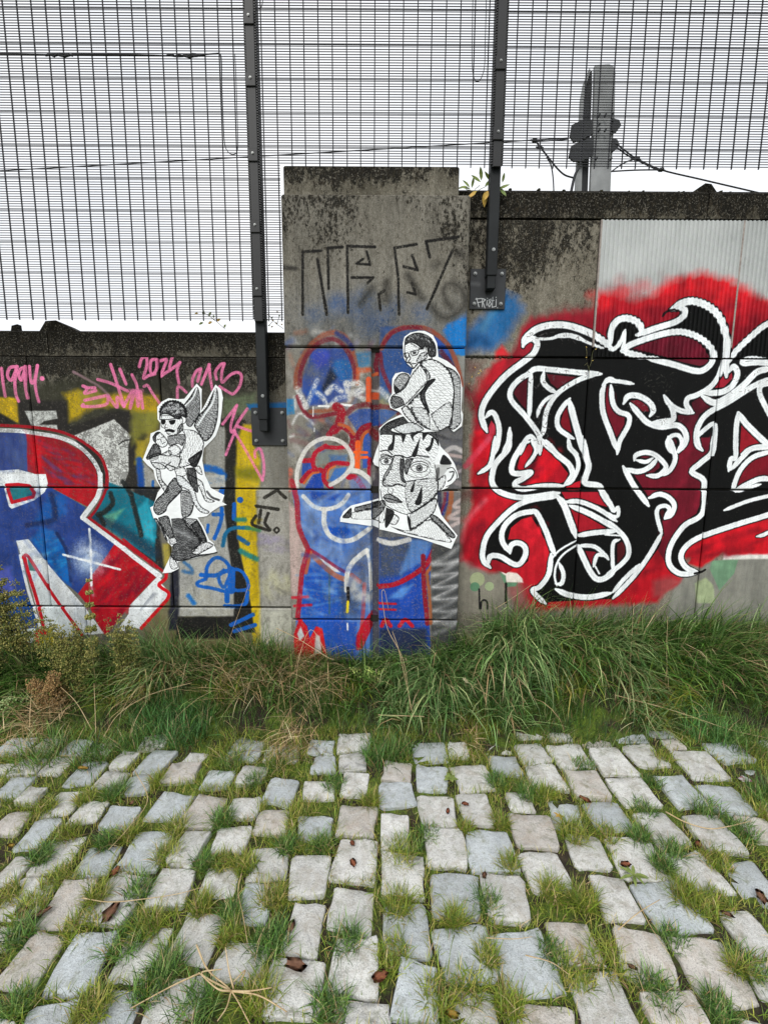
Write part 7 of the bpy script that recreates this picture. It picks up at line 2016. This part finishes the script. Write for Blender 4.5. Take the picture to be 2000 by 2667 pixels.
for P in (((850, 930, .05), (900, 1040, .04), (1000, 1130, .03), (1080, 1272, .02)), ((1000, 1130, .03), (870, 1055, .04), (960, 1035, .05)), ((1000, 1130, .03), (1080, 1130, .04), (1175, 1115, .05)), ((1000, 1130, .03), (1120, 1150, .04), (1240, 1220, .05)), ((1010, 1120, .03), (990, 1040, .06), (975, 940, .09)), ((1000, 1130, .03), (940, 1120, .05), (860, 1050, .06)), ((870, 1050, .03), (740, 1110, .03), (565, 1205, .025)), ((1040, 1090, .03), (1060, 1040, .06), (1010, 1090, .06)), ((1000, 1130, .03), (980, 1200, .03), (940, 1260, .03))):
    q = catmull(np.array([(*G(x * .6028, 1900 + y * .6028, z), z) for x, y, z in P]), 5)
    bm = bmesh.new(); tube(bm, [tuple(v) for v in q], [.0026 * (1 - .5 * i / (len(q) - 1)) for i in range(len(q))], 5)
    obj_bm('stalk', bm, M_STRAW, t, True)
stalk('thin pale stalk looping over the centre left tuft', pp(0, (1045, 620), (1030, 700), (1050, 800), (1070, 920)), .03)
stalk('dry stalk arching up across the upper left setts', pp(0, (585, 180), (640, 300), (560, 420), (470, 520)), .035)
stalk('pale forked stick on the setts at the right', pp(1000, (1215, 355), (1300, 400), (1400, 428), (1480, 420), (1585, 395)), .022, .0028)
stalk('thin straight stalk lying over the right setts', pp(1000, (1010, 865), (1100, 790), (1190, 735)), .024)
stalk('fine dry stalk crossing the lower right joint', pp(1000, (1095, 740), (1150, 850), (1230, 970)), .024, .0014)
stalk('pale horizontal stalk on the setts right of centre', pp(1000, (440, 900), (560, 905), (640, 895)), .022, .0014)
stalk('curved twig shadowing the big lower sett', pp(1000, (610, 975), (720, 1005), (800, 1060)), .022, .0016)
def stem3(label, P, r=.002):
    """standing dry stems in the bank: photo position and depth"""
    q = catmull(np.array([(W(x, y, Y)[0], Y, W(x, y, Y)[1]) for x, y, Y in P]), 5)
    bm = bmesh.new()
    tube(bm, [tuple(v) for v in q], [r * (1 - .4 * i / (len(q) - 1)) for i in range(len(q))], 5)
    return tag(obj_bm('dry_straw', bm, M_STRAW, smooth=True), label, 'stalk')
stem3('tall hooked pale stem before the pillar slot', [(1070, 1850, 2.2), (1050, 1720, 2.35), (1010, 1640, 2.42), (998, 1580, 2.44), (994, 1545, 2.44), (999, 1536, 2.44), (1004, 1548, 2.44), (1012, 1590, 2.43)])
stem3('second straight dry stem before the pillar', [(1075, 1860, 2.18), (1040, 1700, 2.3), (1022, 1645, 2.35)])
stem3('bent straw stem crossing the red graffiti foot', [(720, 1636, 2.44), (780, 1666, 2.4), (850, 1710, 2.34), (870, 1718, 2.33)])
stem3('broken straw stem forming an angle before the pillar', [(770, 1790, 2.3), (780, 1710, 2.38), (810, 1640, 2.44), (850, 1700, 2.36)])
stem3('thin upright straw stem in the right grass', [(1640, 1860, 2.2), (1640, 1740, 2.3), (1650, 1570, 2.5)])
stem3('thin dry stem standing left of the big right tuft', [(1740, 1790, 2.25), (1735, 1700, 2.35), (1738, 1605, 2.5)])
stem3('long straw stem lying across the right bank', [(1600, 1810, 2.2), (1750, 1850, 2.15), (1900, 1900, 2.1), (2010, 1925, 2.06)])
stem3('slanted pale stem before the sign of red paint', [(1290, 1585, 2.5), (1330, 1560, 2.56), (1385, 1522, 2.62)], .0014)
stem3('long straw stem crossing the left bank', [(270, 1920, 2.05), (310, 1860, 2.15), (390, 1810, 2.2), (500, 1778, 2.26)])
stem3('upright straw stem at the left of the paving', [(248, 1985, 2.0), (250, 1900, 2.08), (246, 1780, 2.2)])
stem3('leaning straw stem in the left bank', [(240, 1900, 2.08), (200, 1830, 2.15), (160, 1790, 2.2)])
stem3('fine dry stem beside the yellow paint stripe', [(575, 1780, 2.35), (590, 1690, 2.45), (650, 1520, 2.6)], .0014)
stem3('horizontal straw stalk on the front of the middle grass', [(985, 1862, 2.15), (1040, 1864, 2.14), (1105, 1866, 2.12)], .0026)
# litter
M_PAPER, n_, b_ = mat('scrap_paper')
L(n_, ramp(n_, noise(n_, 60, 3, .5, geo(n_)), [(.5, s2l((226, 224, 224))), (.62, s2l((190, 120, 140)))]), b_.inputs['Base Color'])
def scrap(label, px, py, s, m, seed, z=.02):
    rr = random.Random(seed)
    x, y = G(px, py, z)
    bm = bmesh.new()
    vs = [bm.verts.new((x + s * (i % 3 - 1) * rr.uniform(.7, 1.1), y + s * (i // 3 - 1) * rr.uniform(.5, .9), z + rr.uniform(0, s * .6))) for i in range(9)]
    for i in (0, 1, 3, 4): bm.faces.new((vs[i], vs[i + 1], vs[i + 4], vs[i + 3]))
    bmesh.ops.solidify(bm, geom=bm.faces[:], thickness=.0005)
    return tag(obj_bm('litter', bm, m), label, 'litter')
scrap('crumpled white and pink wrapper at the right edge of the paving', 1938, 2034, .022, M_PAPER, 4)
scrap('tiny white paper scrap on a far right sett', 1594, 1980, .008, M_PAPER, 6)
x_, z_ = W(1212, 1770, 2.28)
bm = bmesh.new(); leafmesh(bm, (x_ - .02, 2.27, z_ + .015), (1, -.2, -.7), (0, -1, .6), .055, .016, .2)
tag(obj_bm('fallen_leaf', bm, leafmat('bleached_leaf', (200, 184, 150), (226, 214, 188)), smooth=True), 'single bleached leaf caught in the middle grass', 'leaf')
